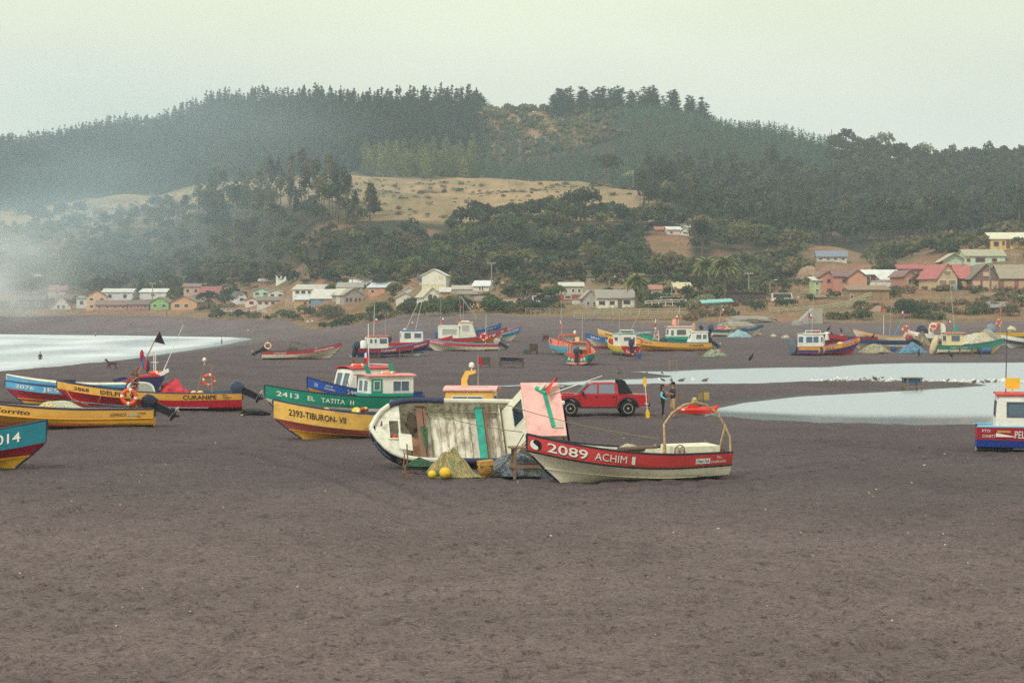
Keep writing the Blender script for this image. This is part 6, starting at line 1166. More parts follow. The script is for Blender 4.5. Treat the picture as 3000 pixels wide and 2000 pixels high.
r, h = boat('blue and white boat numbered 2917 with red bottom, bow left of the white cabin boat', 1812, 1021, 192, h, (44, 96, 170), [(.3, (190, 50, 60)), (1, CREAM)], inner=CREAM, gun=(60, 60, 90), texts=[T_('2917', 3.5, 2.5, .5, .26, WHITE, P_), T_('DUN', 1.8, .7, .5, .28, WHITE, P_)], group=GRP)
h = Hull(8.0, 2.2, .95, 1.12, .88, .16, .46)
r, h = boat('yellow bow numbered 300 behind the blue one numbered 2917', 1842, 1010, 194, h, (236, 180, 90), [(1, (230, 180, 100))], inner=CREAM, gun=(226, 214, 190), texts=[T_('300', 3.2, 2.4, .5, .26, (50, 36, 36), P_)], group=GRP)
h = Hull(10.0, 2.3, .95, 0.77, .9, .14, .46)
r, h = boat('long yellow boat with red bottom and small white cabin at its stern', 1958, 1027, 184, h, (240, 180, 70), [(.16, (196, 60, 66)), (1, (240, 178, 66))], inner=(200, 200, 190), gun=(60, 90, 130), rail=(214, 150, 60), texts=[T_('COSTA', 3.3, 2.0, .5, .22, (70, 46, 40), P_), T_('CURANIPE', -2.3, -4.0, .45, .22, (70, 46, 40), P_)], mot=dict(tilt=56, sc=1.3, col=(44, 46, 58)), group=GRP, thwarts=(.5, .7))
c, zt = cabin(h, r, -4.6, -2.3, .8, 1.4, .5, .1, WHITE, (120, 180, 200), (226, 222, 206), .8, win=[('P', .36, .66, .42, .85), ('P', .7, .93, .42, .85), ('A', .15, .85, .42, .85), ('F', .15, .85, .42, .85)], base=.2)
pole(c, (-4.4, 0, zt), (-3.9, 0, zt + 2.0), .04, plain((80, 130, 190))); MB().box((-3.9, 0, zt + .55), (.4, .3, .5), ry=.5).build('floodlight', plain((40, 40, 50)), c); MB().lump((-3.0, 0, zt + .6), (.22, .22, .5)).build('bundle', plain((206, 160, 130)), c, True)
rk = rack(r, 1.4, .3, .9, 1.5, .9, plain(WHITE), ring=True); pole(r, (1.4, .2, 1.0), (1.4, .2, 4.1), .035); flag(r, (1.4, .2, 3.9), .3, .9)
for k, (x, cc) in enumerate(((3.2, (226, 90, 70)), (.6, (44, 50, 70)))): MB().lump((x, .2, 1.15), (.5, .45, .3)).build('bundle', plain(cc), r, True)
MB().tube([(2.2, .3, 2.2), (4.2, .3, 2.0)], .05, 5).tube([(2.0, .1, 2.25), (4.5, .1, 2.15)], .05, 5).build('poles', plain((150, 190, 180)), r)
h = Hull(7.4, 2.3, 1.0, 0.84, .9, .14, .44)
r, h = boat('boat with green and white cabin under a pale pink roof behind the long yellow boat', 1965, 1019, 190, h, (18, 140, 112), [(1, CREAM)], inner=CREAM, group=GRP, thwarts=(.7,))
c, zt = cabin(h, r, -2.6, .4, .72, 1.75, .1, 0, WHITE, (40, 150, 126), (236, 190, 180), .8, win=[('P', .06, .2, .4, .82), ('P', .3, .7, .45, .85, plain((236, 190, 130))), ('F', .15, .85, .45, .85)], base=.36, over=.18)
far_gear(c, h, -.9, None, 2.6, -.2, zt); MB().lump((-.5, 0, zt + .5), (.3, .3, .5)).build('bundle', plain((226, 160, 140)), c, True); MB().prism([(0, 0), (.4, 0), (.2, .6)], (-.6, -.1, zt + .1), (1, 0, 0), (0, 0, 1), (0, .1, 0)).build('mast_bracket', plain((40, 150, 126)), c)
h = Hull(7.6, 2.1, .85, 0.87, .88, .15, .32)
r, h = boat('navy and white open boat with white foredeck lying alone below the rock mound', 2160, 984, 12, h, (50, 96, 130), [(1, CREAM)], inner=(60, 80, 100), gun=(40, 44, 60), texts=[T_('PELLUHUE', -1.4, .3, .5, .2, (236, 190, 80), S_)], mot=dict(tilt=10, sc=1.3, col=(60, 72, 90)), group=GRP, deck=(.7, WHITE))
for k, (x, cc) in enumerate(((-2.4, (214, 110, 110)), (-1.4, (200, 150, 110)), (-.6, (150, 140, 110)))): MB().lump((x, 0, 1.0), (.55, .45, .32)).build('bundle', plain(cc), r, True)
rack(r, -1.8, 0, .9, 1.2, 1.2, lamp=False, ring=False); pole(r, (-2.8, 0, .9), (-2.2, 0, 4.6), .035, plain((190, 190, 180))); flag(r, (-2.3, 0, 4.0), .5, .5); pole(r, (-1.2, 0, .9), (-2.2, 0, 3.6), .035, plain((196, 130, 110)), 'flag_pole')
h = Hull(8.0, 2.3, .95, 1.09, .9, .15, .36)
r, h = boat('red boat with blue and yellow bands and white cabin, nearest of the right cluster', 2424, 1039, 17, h, (240, 186, 70), [(.5, (190, 32, 46)), (1, (30, 90, 180))], inner=(60, 150, 210), gun=(200, 50, 60), rail=(200, 40, 50), texts=[T_('PELLUHUE', -1.5, .3, .5, .22, (176, 50, 40), S_), T_('EL REY DEL MAR', 1.4, 3.6, .5, .2, (176, 50, 40), S_)], group=GRP, transom=(190, 32, 46), thwarts=(.6, .75))
c, zt = cabin(h, r, -3.2, -.9, .74, 1.55, -.25, .05, WHITE, None, WHITE, .8, win=[('S', .08, .4, .42, .82, plain((60, 110, 170))), ('S', .46, .72, .42, .82, plain((60, 110, 170))), ('A', .15, .85, .42, .82, plain((60, 110, 170))), ('S', .84, .97, .42, .82)])
pole(c, (-1.9, 0, zt), (-1.7, 0, zt + 4.4), .035); pole(c, (-2.0, .2, zt), (-2.3, .2, zt + 3.2), .03, plain((60, 110, 170))); flag(c, (-2.2, .1, zt + 2.4), .5, .5); MB().tube([(-3.0, -.7, zt + .4), (-1.2, -.7, zt + .4), (-1.2, -.7, zt)], .05, 6).tube([(-3.0, -.7, zt), (-3.0, -.7, zt + .4)], .05, 6).build('roof_rail', plain(WHITE), c)
for x0, cc in ((-1.75, (240, 186, 70)), (-1.45, (40, 80, 170)), (-1.15, (240, 190, 80))):
    mb = MB(); mb.add([h.side(x0 + .7 * (1 - v) * .5 + d_, -1.1 + 2.05 * v, S_, .03) for v in (0, .25, .5, .75, 1) for d_ in (0, .2)], [(2 * i, 2 * i + 1, 2 * i + 3, 2 * i + 2) for i in range(4)]); mb.build('painted_stripe', plain(cc), r)
heap_ = MB(); heap_.lump((-h.L / 2 - .3, -.1, .9), (.42, .55, .95)); heap_.build('net_cover', mat('teal_net', (70, 108, 124), .95, .5, 6, .6, (150, 90, 70), 1, 8), r, True)
MB().ell((1.6, 0, 1.25), (.4, .4, .25), 10, 6).build('float', plain((226, 190, 90)), r, True)
h = Hull(8.0, 2.2, .95, 0.98, .88, .15, .42)
r, h = boat('dark red boat with white lettering behind the red, blue and yellow one', 2474, 1009, 187, h, (170, 36, 50), [(1, (180, 60, 60))], inner=CREAM, gun=(60, 40, 50), group=GRP)
MB().ell((.4, 0, 1.1), (.3, .3, .2), 10, 6).build('float', plain((236, 100, 60)), r, True); MB().lathe([(.4, 0), (.45, .2), (.42, .9), (.3, 1.0)], 12, 0, Matrix.Translation((2.4, .3, .6))).build('tank', plain(WHITE), r, True)
h = Hull(7.4, 2.2, .95, 0.92, .88, .15, .26)
r, h = boat('white boat with orange top edge between the red boat and the net heaps', 2580, 1004, 191, h, (236, 170, 90), [(1, WHITE)], inner=(90, 130, 180), gun=(70, 110, 160), group=GRP, thwarts=(.7,))
pole(r, (-1.2, 0, .9), (-1.5, 0, 6.0), .035); pole(r, (-.4, 0, .9), (-.4, 0, 3.6), .04, plain(WHITE)); pole(r, (-1.7, .2, .9), (-3.2, .2, 3.6), .06, plain((80, 150, 190)), 'flag_pole'); flag(r, (-.4, 0, 4.6), .5, .5, (196, 50, 54)); pole(r, (-.4, 0, 3.6), (-.4, 0, 4.7), .02); flag(r, (-3.1, .2, 4.2), .5, .6)
lifebuoy(r, (-3.0, .9, 1.7), .55, 90, 5)
h = Hull(7.6, 2.2, .9, 0.49, .9, .15, .42)
r, h = boat('navy and cream boat with tilted engine behind the blue and yellow bow', 2578, 1020, 181, h, (44, 56, 92), [(1, (232, 222, 196))], inner=(200, 200, 190), gun=(40, 44, 60), mot=dict(tilt=60, sc=1.4, col=(130, 140, 156)), group=GRP)
MB().lump((-3.4, .4, 1.3), (.4, .35, .4)).build('bundle', plain((150, 70, 74)), r, True)
h = Hull(7.6, 2.3, .95, 0.70, .9, .15, .4)
r, h = boat('white boat with arched cabin frame and orange lifebuoy among the net heaps', 2740, 1004, 196, h, WHITE, [(1, (200, 190, 170))], inner=CREAM, gun=(190, 180, 160), group=GRP, thwarts=(.7,))
mb = MB(); arc = [(-1.1, 0), (-1.15, .9), (-.95, 1.45), (-.5, 1.6), (.6, 1.6), (.95, 1.4), (1.1, .9), (1.1, 0), (.55, 0), (.5, .7), (.2, 1.0), (-.3, 1.0), (-.6, .7), (-.65, 0)]
mb.prism(arc, (0, .3, 1.0), (1, 0, 0), (0, 0, 1), (0, .3, 0)); ca = mb.build('cabin_frame', plain(WHITE), r); lifebuoy(ca, (.75, .75, 1.95), .5, 90, 8); MB().lump((-.1, .6, 2.3), (.3, .25, .4)).build('bundle', plain((214, 110, 100)), ca, True)
pole(ca, (-1.0, .4, 2.4), (-1.0, .4, 3.4), .04); pole(ca, (-1.2, .4, 1.2), (-1.2, .4, 3.0), .04)
h = Hull(8.2, 2.3, .92, 0.84, .9, .15, .40)
r, h = boat('green and cream boat with tall mast and cream cabin, second nearest of the right cluster', 2842, 1035, 10, h, (30, 146, 116), [(.35, (240, 196, 110)), (1, CREAM)], inner=(60, 120, 180), gun=(40, 60, 70), texts=[T_('CONST. PELLUHUE', -2.8, -.8, .5, .2, WHITE, S_)], group=GRP, thwarts=(.5, .7))
c, zt = cabin(h, r, -3.0, -1.2, .7, 1.6, .12, 0, (244, 220, 160), None, (226, 130, 116), .7, win=[('S', .22, .8, .44, .86, plain((170, 190, 160))), ('A', .15, .85, .44, .86)], over=.25)
pole(c, (-1.8, 0, zt), (-2.4, 0, zt + 5.8), .045); MB().prism([(-.4, 0), (.4, 0), (.1, .8), (-.05, .8)], (-1.7, -.1, zt + .1), (1, 0, 0), (0, 0, 1), (0, .15, 0)).build('mast_bracket', plain((60, 150, 130)), c); flag(c, (-2.6, 0, zt + 1.6), .4, .4)
MB().ell((-h.L / 2 - .25, -.1, .95), (.40, .5, 1.15), 12, 10, M=Euler((0, R(18), 0)).to_matrix()).build('engine_cover', mat('canvas_pale', (206, 188, 150), .9, .2, 4, .4, (150, 130, 100), .8, 5), r, True)
for k in range(3): MB().tube([(.2 + .8 * k, -.3, 1.05 + .05 * k), (1.8 + .7 * k, -.1, 1.3 + .05 * k)], .04, 5).build('oar', woodm((110, 90, 80)), r)
h = Hull(7.8, 2.3, .95, 0.70, .9, .15, .34)
r, h = boat('weathered white boat at the right edge behind the green and cream one', 3020, 1019, 193, h, (226, 220, 200), [(.5, (206, 200, 186)), (1, (120, 126, 140))], inner=CREAM, gun=(214, 208, 190), group=GRP, rail=(60, 80, 120))
h = Hull(7.8, 2.3, .95, 0.56, .9, .15, .5)
r, h = boat('yellow open boat at the right edge with large grey engine at its stern', 2992, 994, 4, h, (240, 184, 50), [(1, (60, 140, 130))], inner=(236, 180, 60), gun=(60, 90, 140), mot=dict(tilt=12, sc=1.7, col=(130, 142, 158)), group=GRP)
pole(r, (-2.8, 0, .9), (-2.8, 0, 4.3), .03); flag(r, (-2.9, 0, 4.3), .4, .6, (206, 70, 70)); lifebuoy(r, (-3.0, 0, 2.2), .5, 90, 20); MB().lump((-1.3, 0, 1.35), (.6, .5, .4)).build('bundle', plain((200, 190, 160)), r, True)
# nets on the far sand
NG = 'nets heaped on the far sand'
heap('pale green net heap with red floats in front of the long yellow boat', 2093, 1043, 2.7, .75, 1.6, [(150, 160, 130), (186, 190, 160), (120, 136, 116)], 60, 21, .035, [(.1, -.5, .5, .12, (206, 80, 60)), (.7, -.3, .55, .1, (206, 80, 60))], group=NG)
heap('light blue net heap against the open boat below the rock mound', 2165, 987, 3.4, .85, 1.4, [(150, 186, 190), (186, 206, 200), (110, 160, 180)], 60, 22, .04, group=NG)
heap('yellowish net heap at the white bow below the rock mound', 2212, 983, 2.2, .9, 1.3, [(196, 186, 130), (226, 200, 120), (170, 170, 140)], 60, 23, .04, group=NG)
heap('small grey-white net bundle on open sand left of the right cluster', 2302, 990, 1.2, .4, .8, [(190, 186, 166), (160, 160, 146)], 20, 24, .03, group=NG)
heap('tiny pale net bundle beside the lone open boat below the rock mound', 2266, 985, .9, .3, .7, [(196, 192, 170), (160, 160, 146)], 16, 25, .03, group=NG)
heap('pale tan net heap before the navy and cream boat', 2562, 1033, 3.8, .95, 1.6, [(170, 160, 130), (200, 190, 156), (140, 136, 116)], 80, 26, .035, group=NG)
heap('bright blue net heap left of the canvas-covered engine', 2672, 1033, 3.4, 1.0, 1.5, [(104, 146, 172), (130, 168, 190), (84, 124, 156)], 80, 27, .035, group=NG)
heap('tall brown net heap between the navy boat and the arched white cabin', 2700, 1013, 2.4, 1.5, 1.6, [(140, 124, 104), (170, 150, 120), (110, 96, 86)], 60, 28, .04, group=NG)
heap('pinkish canvas-wrapped bundle above the blue net', 2672, 1010, 2.2, 1.9, 1.5, [(206, 176, 150), (220, 196, 170)], 30, 29, .03, group=NG, peak=-.4)
heap('black net mound behind the arched white cabin', 2702, 985, 3.2, 1.4, 1.5, [(52, 52, 62), (70, 70, 80)], 50, 30, .04, group=NG)
heap('broad white and orange net heap behind the green and cream boat', 2862, 1012, 6.0, 1.5, 2.2, [(206, 200, 180), (226, 190, 130), (186, 186, 170), (214, 214, 200)], 110, 31, .04, group=NG)
heap('grey-green net heap near the right edge behind the yellow boat', 2900, 1000, 4.0, 1.6, 2.0, [(150, 150, 130), (176, 176, 156)], 60, 32, .04, group=NG)
heap('pale net with yellow floats filling the amber boat at left', 0, 0, 3.0, .5, 1.2, [(196, 200, 172), (170, 176, 150), (214, 214, 190)], 160, 33, .014, [(-.5, -.2, .34, .1, (236, 190, 60)), (-.3, -.3, .32, .1, (236, 186, 60)), (-.7, -.3, .3, .1, (236, 196, 80))], loc=Vector(((172 - 1500) / F * 91.8, 91.9, .66)), rz=6, group='heaps of net lying in boats')
heap('pale grey-green net lying in the cream boat numbered 2089', 0, 0, 1.3, .34, .7, [(196, 196, 170), (206, 180, 130), (170, 176, 150)], 90, 34, .012, loc=Vector((3.75, 64.2, .72)), group='heaps of net lying in boats')
# ---------------------------------------------------------------- houses
HOUSES = []
def sat(c, k=.68): g = sum(c) / 3; return tuple(int(v * k + g * (1 - k)) for v in c)
def wallm(c):
    c = sat(c); return mat('wall_%d_%d_%d' % c, c, .85, .10, .5, .3, tuple(int(v * .72) for v in c), .15, 3, stretch=(1, 1, .5))
def roofm(c):
    c = sat(c); return mat('roof_%d_%d_%d' % c, c, .7, .16, .7, .45, tuple(int(v * .66 + 20) for v in c), .25, 4)
HGL = mat('house_window', (58, 62, 74), .15, .1, 1); HFR = plain((206, 200, 186))
def house(label, x0, x1, base, eave, ridge, d, wall, roof, typ='s', yaw=0, win=3, dep=7.0, fl=1, door=None, frame=None, low=None, gwin=None, cat='house', name='house', ov=.35, chim=None, wc=None, group='houses behind the beach', sidewall=None, pane=None):
    """x0..x1 front wall, base/eave/ridge rows in the photograph at distance d; typ s: ridge along the front, g: gable to the front, m: single pitch, f: flat"""
    q_ = hit((x0 + x1) / 2, base, 300)
    if abs(q_.y - d) < 110: d = q_.y
    s = d / F; w_ = (x1 - x0) * s; he = (base - eave) * s; hr = max((eave - ridge) * s, .05); x = ((x0 + x1) / 2 - 1500) * s; z = H - (base - HY) * s
    cw = math.cos(R(yaw)); w_ = (w_ - 0 * dep) / max(cw, .7)
    HOUSES.append((x, d, w_)); root = empty(name, (x, d, z), (0, 0, R(yaw)), label, cat, group); g = gz(x, d + dep / 2); g2 = gz(x, d); dn = min(0, min(g, g2) - z) - 1.0
    mw = wallm(wall); mats = [mw, wallm(low) if low else mw, wallm(sidewall) if sidewall else mw]
    mb = MB(); W = w_ / 2; lz = he * .42
    def q(a, mi): mb.add(a, [tuple(range(len(a)))], mi)
    q([(-W, 0, dn), (W, 0, dn), (W, 0, lz), (-W, 0, lz)], 1)
    if typ == 'g': q([(-W, 0, lz), (W, 0, lz), (W, 0, he), (0, 0, he + hr), (-W, 0, he)], 0); q([(W, dep, dn), (-W, dep, dn), (-W, dep, he), (0, dep, he + hr), (W, dep, he)], 0)
    else: q([(-W, 0, lz), (W, 0, lz), (W, 0, he), (-W, 0, he)], 0); q([(W, dep, dn), (-W, dep, dn), (-W, dep, he + (hr if typ == 'm' else 0)), (W, dep, he + (hr if typ == 'm' else 0))], 0)
    for sx in (-1, 1):
        p5 = [(sx * W, 0, dn), (sx * W, dep, dn), (sx * W, dep, he + (hr if typ == 'm' else 0))] + ([(sx * W, dep / 2, he + hr)] if typ == 's' else []) + [(sx * W, 0, he)]
        q(p5 if sx > 0 else p5[::-1], 2)
    mb.build('wall', mats, root)
    # roof slabs
    t = .14; ro = roofm(roof)
    def slab(a, b, c, dd):
        a, b, c, dd = map(Vector, (a, b, c, dd)); n_ = (b - a).cross(dd - a).normalized()
        if n_.z < 0: n_ = -n_
        v8 = [p + n_ * .03 for p in (a, b, c, dd)] + [p + n_ * (.03 + t) for p in (a, b, c, dd)]
        o = MB().add(v8, [(0, 3, 2, 1), (4, 5, 6, 7), (0, 1, 5, 4), (1, 2, 6, 5), (2, 3, 7, 6), (3, 0, 4, 7)]).build('roof', ro, root); return o
    if typ == 's':
        k = hr / (dep / 2); e_ = ov * k; slab((-W - ov, -ov, he - e_), (W + ov, -ov, he - e_), (W + ov, dep / 2, he + hr), (-W - ov, dep / 2, he + hr)); slab((W + ov, dep + ov, he - e_), (-W - ov, dep + ov, he - e_), (-W - ov, dep / 2 + .001, he + hr), (W + ov, dep / 2 + .001, he + hr))
    elif typ == 'g':
        k = hr / W; e_ = ov * k
        for sx in (-1, 1): slab((sx * (W + ov), -ov, he - e_), (sx * .001, -ov, he + hr), (sx * .001, dep + ov, he + hr), (sx * (W + ov), dep + ov, he - e_))
    elif typ == 'm': k = hr / dep; slab((-W - ov, -ov, he - ov * k), (W + ov, -ov, he - ov * k), (W + ov, dep + ov, he + hr + ov * k), (-W - ov, dep + ov, he + hr + ov * k))
    else: slab((-W - ov * .5, -ov * .5, he), (W + ov * .5, -ov * .5, he), (W + ov * .5, dep + ov, he), (-W - ov * .5, dep + ov, he))
    fm = frame or HFR; pm = pane or HGL
    o = (-W, 0, 0); U, V = (1, 0, 0), (0, 0, 1)
    if isinstance(win, int):
        ws = []
        for f_ in range(fl):
            zb = he / fl * (f_ + .36); zt_ = he / fl * (f_ + .80)
            for i in range(win): c_ = w_ * (i + .5) / win; hw = min(.62, w_ / win * .28); ws.append((c_ - hw, c_ + hw, zb, zt_))
    else: ws = [(a * w_, b * w_, c_ * he, e_ * he) for a, b, c_, e_ in win]
    for a, b, c_, e_ in ws: window(root, (-W, 0, 0), U, V, a, b, c_, e_, fm, pm, min(.12, (b - a) * .15), .06)
    if gwin and typ == 'g': window(root, (-W, 0, 0), U, V, W - gwin, W + gwin, he + hr * .12, he + hr * .5, fm, pm, .1, .06)
    if door is not None: m_ = MB(); rect_on(m_, (-W, 0, 0), U, V, door[0] * w_, door[0] * w_ + .85, 0, min(2.0, he * .85), .07); m_.build('door', plain(door[1]), root)
    if chim: MB().tube([(chim, dep * .4, he), (chim, dep * .4, he + hr + 1.1)], .16, 8).build('chimney', plain((150, 146, 140)), root)
    return root, W, he, hr
GY, LG, RD2, BRWN = (126, 120, 112), (190, 188, 180), (190, 84, 78), (110, 92, 78)
# left
house('dark brown timber house with small lookout top at far left', 58, 128, 907, 878, 866, 600, (112, 94, 72), (110, 104, 92), 's', 0, 2, 6); house('brown lookout room on the timber house roof at far left', 72, 112, 872, 862, 855, 601, (108, 92, 74), (96, 92, 86), 's', 0, 2, 4, ov=.5)
house('white A-frame house with green base and grey roof at far left', 150, 207, 909, 900, 868, 590, (222, 216, 190), (128, 120, 110), 'g', 14, [(.3, .45, .5, 1.8), (.55, .7, .5, 1.8)], 9, low=(130, 196, 90))
house('small white house with one window right of the A-frame', 224, 254, 903, 874, 868, 596, (212, 214, 206), (150, 146, 138), 'm', 0, 1, 6)
house('two-storey peach house with red gabled roof at left', 254, 312, 909, 868, 850, 582, (230, 180, 130), (176, 90, 80), 'g', 10, 2, 9, 2)
house('white hall with long pale roof behind the peach house', 300, 388, 884, 856, 846, 606, (206, 210, 212), (214, 210, 196), 's', 0, 2, 8)
house('low pink house with brown tiled roof right of the peach house', 280, 372, 909, 893, 880, 574, (206, 130, 120), (146, 112, 98), 's', 0, 4, 6); house('low rose house with brown roof between pink and green houses', 374, 436, 908, 892, 880, 572, (196, 110, 112), (128, 108, 96), 's', 0, 3, 6)
house('white shed with sloping pale roof behind the pink houses', 408, 488, 876, 856, 846, 604, (210, 212, 208), (222, 220, 208), 's', -8, 1, 8)
house('bright green gabled cottage with cream gable', 440, 494, 908, 886, 871, 566, (140, 200, 96), (140, 128, 112), 'g', -6, 2, 7); house('orange gabled cottage next to the green one', 500, 578, 908, 885, 868, 563, (226, 158, 100), (138, 128, 112), 'g', -8, [(.12, .35, .3, .8), (.5, .68, .3, .8)], 8)
house('pink two-level frame house with open balcony', 538, 586, 868, 840, 831, 592, (222, 150, 130), (150, 116, 104), 's', 0, 2, 5, 1); house('white house with dull red roof behind the dark round tree', 584, 640, 872, 857, 840, 584, (214, 206, 190), (176, 84, 84), 's', -10, 1, 6)
house('white modern house high in the smoke at far left', 92, 168, 824, 802, 798, 690, (232, 232, 214), (228, 228, 212), 'f', 0, [(.1, .3, .1, .5), (.45, .75, .1, .55), (.8, .97, .1, .5)], 6); house('beige house with red roof in the smoke', 142, 192, 868, 850, 836, 650, (190, 172, 150), (186, 96, 88), 's', 0, 1, 7); house('small shed with pale lean-to roof on the slope above the white shed', 464, 498, 836, 829, 821, 610, (170, 150, 120), (206, 204, 190), 'm', 0, 1, 4)
# left of centre
house('blue and white gabled house with dark roof', 694, 722, 890, 868, 854, 572, (222, 226, 222), (104, 92, 92), 'g', 20, 1, 9, gwin=.5); house('little white house with bright red side roof', 721, 752, 899, 878, 872, 564, (230, 224, 206), (206, 76, 60), 'g', 12, 1, 6, frame=plain((196, 80, 70)))
house('long whitewashed house with red window frames', 752, 828, 898, 880, 870, 568, (206, 206, 196), (136, 124, 112), 's', 0, 4, 6, frame=plain((190, 70, 64))); house('mint house under a curved green roof', 742, 788, 872, 852, 843, 582, (190, 222, 190), (120, 190, 160), 'g', 4, 2, 8); house('white house with shallow roof beside the mint one', 786, 832, 876, 856, 848, 578, (222, 220, 206), (200, 196, 184), 'g', 6, 2, 8, sidewall=(176, 192, 206))
house('terracotta house with white columns on the slope', 758, 810, 838, 824, 817, 606, (196, 116, 88), (196, 180, 164), 's', 0, [(.12, .2, 0, .9), (.3, .42, .2, .8), (.52, .6, 0, .9), (.7, .82, .2, .8)], 5); house('white cube-like tower house above the terracotta one', 808, 838, 833, 808, 805, 604, (228, 226, 208), (190, 186, 174), 'f', -8, [(.35, .6, .5, .7)], 6)
house('large white two-storey house with grey roof and blue gable', 856, 946, 872, 848, 834, 561, (230, 230, 216), (196, 190, 170), 's', -14, [(.08, .24, .45, .9), (.28, .44, .45, .9), (.5, .62, .45, .9)], 9, sidewall=(70, 150, 200)); house('grey metal-roofed house with two dormers and blue base', 910, 978, 886, 874, 848, 546, (90, 150, 190), (206, 202, 186), 's', -10, 2, 8, sidewall=(150, 158, 170))
house('small mustard wooden cabin with pale metal roof by the sand', 862, 906, 901, 878, 869, 521, (206, 150, 84), (196, 206, 216), 's', -20, [(.64, .84, .35, .75)], 6, sidewall=(176, 126, 76), frame=plain((150, 60, 70)))
house('beige house with hipped grey roof behind the weathered house', 988, 1062, 856, 842, 828, 536, (222, 204, 160), (166, 158, 144), 's', 0, 3, 8); house('long white-roofed hall above the beige house', 1024, 1084, 842, 836, 820, 556, (206, 200, 184), (236, 236, 226), 's', 0, 0, 9); house('orange house with blue-white metal roof', 1078, 1128, 866, 842, 829, 516, (222, 142, 92), (206, 216, 226), 's', -16, [(.15, .4, .3, .75)], 7)
house('large weathered grey house with wide gable and red shutters', 1008, 1064, 892, 864, 845, 500, (168, 158, 140), (164, 156, 144), 'g', 22, [(.1, .22, .3, .7), (.3, .42, .3, .7), (.55, .67, .3, .7), (.75, .87, .3, .7)], 10, frame=plain((170, 96, 84))); house('cream house front left of the weathered grey house', 985, 1022, 892, 864, 846, 514, (222, 212, 180), (206, 196, 168), 's', 0, [(.3, .8, .55, .8), (.3, .6, .1, .4)], 6)
house('small white gable behind the hedge, nearer the spiky trees', 1182, 1214, 858, 850, 842, 504, (214, 208, 194), (196, 190, 176), 'g', 0, 1, 6); house('low white gable with grey roof above the big glossy bush', 1162, 1212, 884, 870, 858, 477, (224, 216, 196), (180, 168, 148), 'g', 6, 0, 7)
# centre
house('white three-storey house, tallest behind the hedge, with pale gable', 1236, 1306, 852, 807, 789, 478, (232, 226, 200), (222, 216, 196), 'g', -4, [(.05, .27, .10, .42), (.36, .60, .10, .42), (.68, .94, .10, .42), (.70, .86, .76, .95)], 9, frame=plain((206, 190, 150)), pane=mat('lit_blind', (222, 206, 160), .6)); house('dark tiled balcony storey of the tall white house', 1228, 1300, 832, 817, 806, 474, (206, 190, 160), (84, 82, 92), 's', 0, [(.1, .3, .1, .85), (.38, .62, .1, .85), (.7, .95, .1, .85)], 3.4, pane=mat('lit_blind', (222, 206, 160), .6), ov=.6)
house('white gabled cottage with one tall window behind the hedge', 1242, 1290, 882, 868, 843, 446, (230, 224, 204), (206, 190, 160), 'g', 14, [(.26, .52, .2, 1.5)], 8); house('orange annexe right of the white gabled cottage', 1290, 1318, 876, 855, 843, 452, (222, 150, 72), (206, 200, 190), 's', 0, [(.4, .55, .4, .8), (.75, .9, .3, .9)], 5)
house('low grey-roofed house with rusty patch', 1326, 1388, 856, 848, 837, 468, (200, 196, 184), (186, 172, 152), 's', 0, 2, 7); house('white A-roofed house with metal sheets', 1386, 1432, 854, 838, 823, 462, (222, 216, 196), (216, 220, 222), 's', -10, [(.38, .48, .2, .9), (.55, .65, .2, .9)], 7); house('brown-roofed shed right of the hedge', 1342, 1396, 872, 862, 853, 450, (130, 116, 104), (150, 134, 118), 's', 0, 1, 6)
house('small yellow-orange house with grey roof behind the low bush', 1394, 1422, 906, 882, 869, 416, (236, 176, 84), (140, 124, 108), 's', 0, [(.66, .92, .4, .75)], 6); house('white wall and sheds under the wide flat-crowned tree', 1470, 1512, 893, 880, 878, 414, (222, 220, 210), (206, 200, 190), 'f', 0, 0, 4)
house('two-storey house with red lower floor and pale roof', 1640, 1708, 880, 839, 828, 440, (196, 190, 160), (206, 200, 178), 's', 0, [(.5, .66, .55, .85), (.76, .92, .55, .85), (.2, .5, .1, .38)], 7, low=(176, 70, 70), frame=plain((232, 226, 204))); house('pale low wall house left of the long white house', 1676, 1712, 892, 878, 876, 408, (216, 206, 180), (190, 180, 160), 'f', 0, 0, 4)
house('long low white house with grey shingle roof beside the shaggy palm', 1748, 1860, 902, 873, 850, 392, (234, 228, 204), (158, 148, 134), 's', 0, [(.06, .22, .32, .70), (.34, .47, .32, .70), (.70, .88, .38, .78)], 7, frame=plain((120, 76, 66)), door=(.55, (110, 100, 92))); house('grey gabled end of the long white house', 1708, 1754, 902, 872, 850, 390, (182, 172, 158), (170, 160, 146), 'g', 4, [(.22, .45, .25, .65), (.62, .82, .1, .6)], 6)
house('small cream house with red roof behind the hedge by the palm', 1904, 1938, 862, 848, 836, 432, (220, 214, 196), (190, 110, 96), 's', 0, 0, 6); house('flat cream and brick shop behind the white railing', 1934, 1990, 880, 862, 848, 415, (206, 150, 116), (226, 190, 150), 'f', 0, [(.4, .7, -.2, .4)], 6, low=(110, 100, 96)); house('yellow gable above the flat shop', 1978, 2026, 852, 846, 829, 422, (236, 206, 130), (222, 200, 140), 'm', 0, 0, 6)
house('dark brown timber hall with flat roof between palms and cliff', 2138, 2244, 888, 858, 851, 412, (86, 68, 68), (74, 60, 64), 'f', 0, [(.55, .62, .1, .7), (.76, .84, .1, .7)], 7, frame=plain((70, 56, 56)), ov=.6)
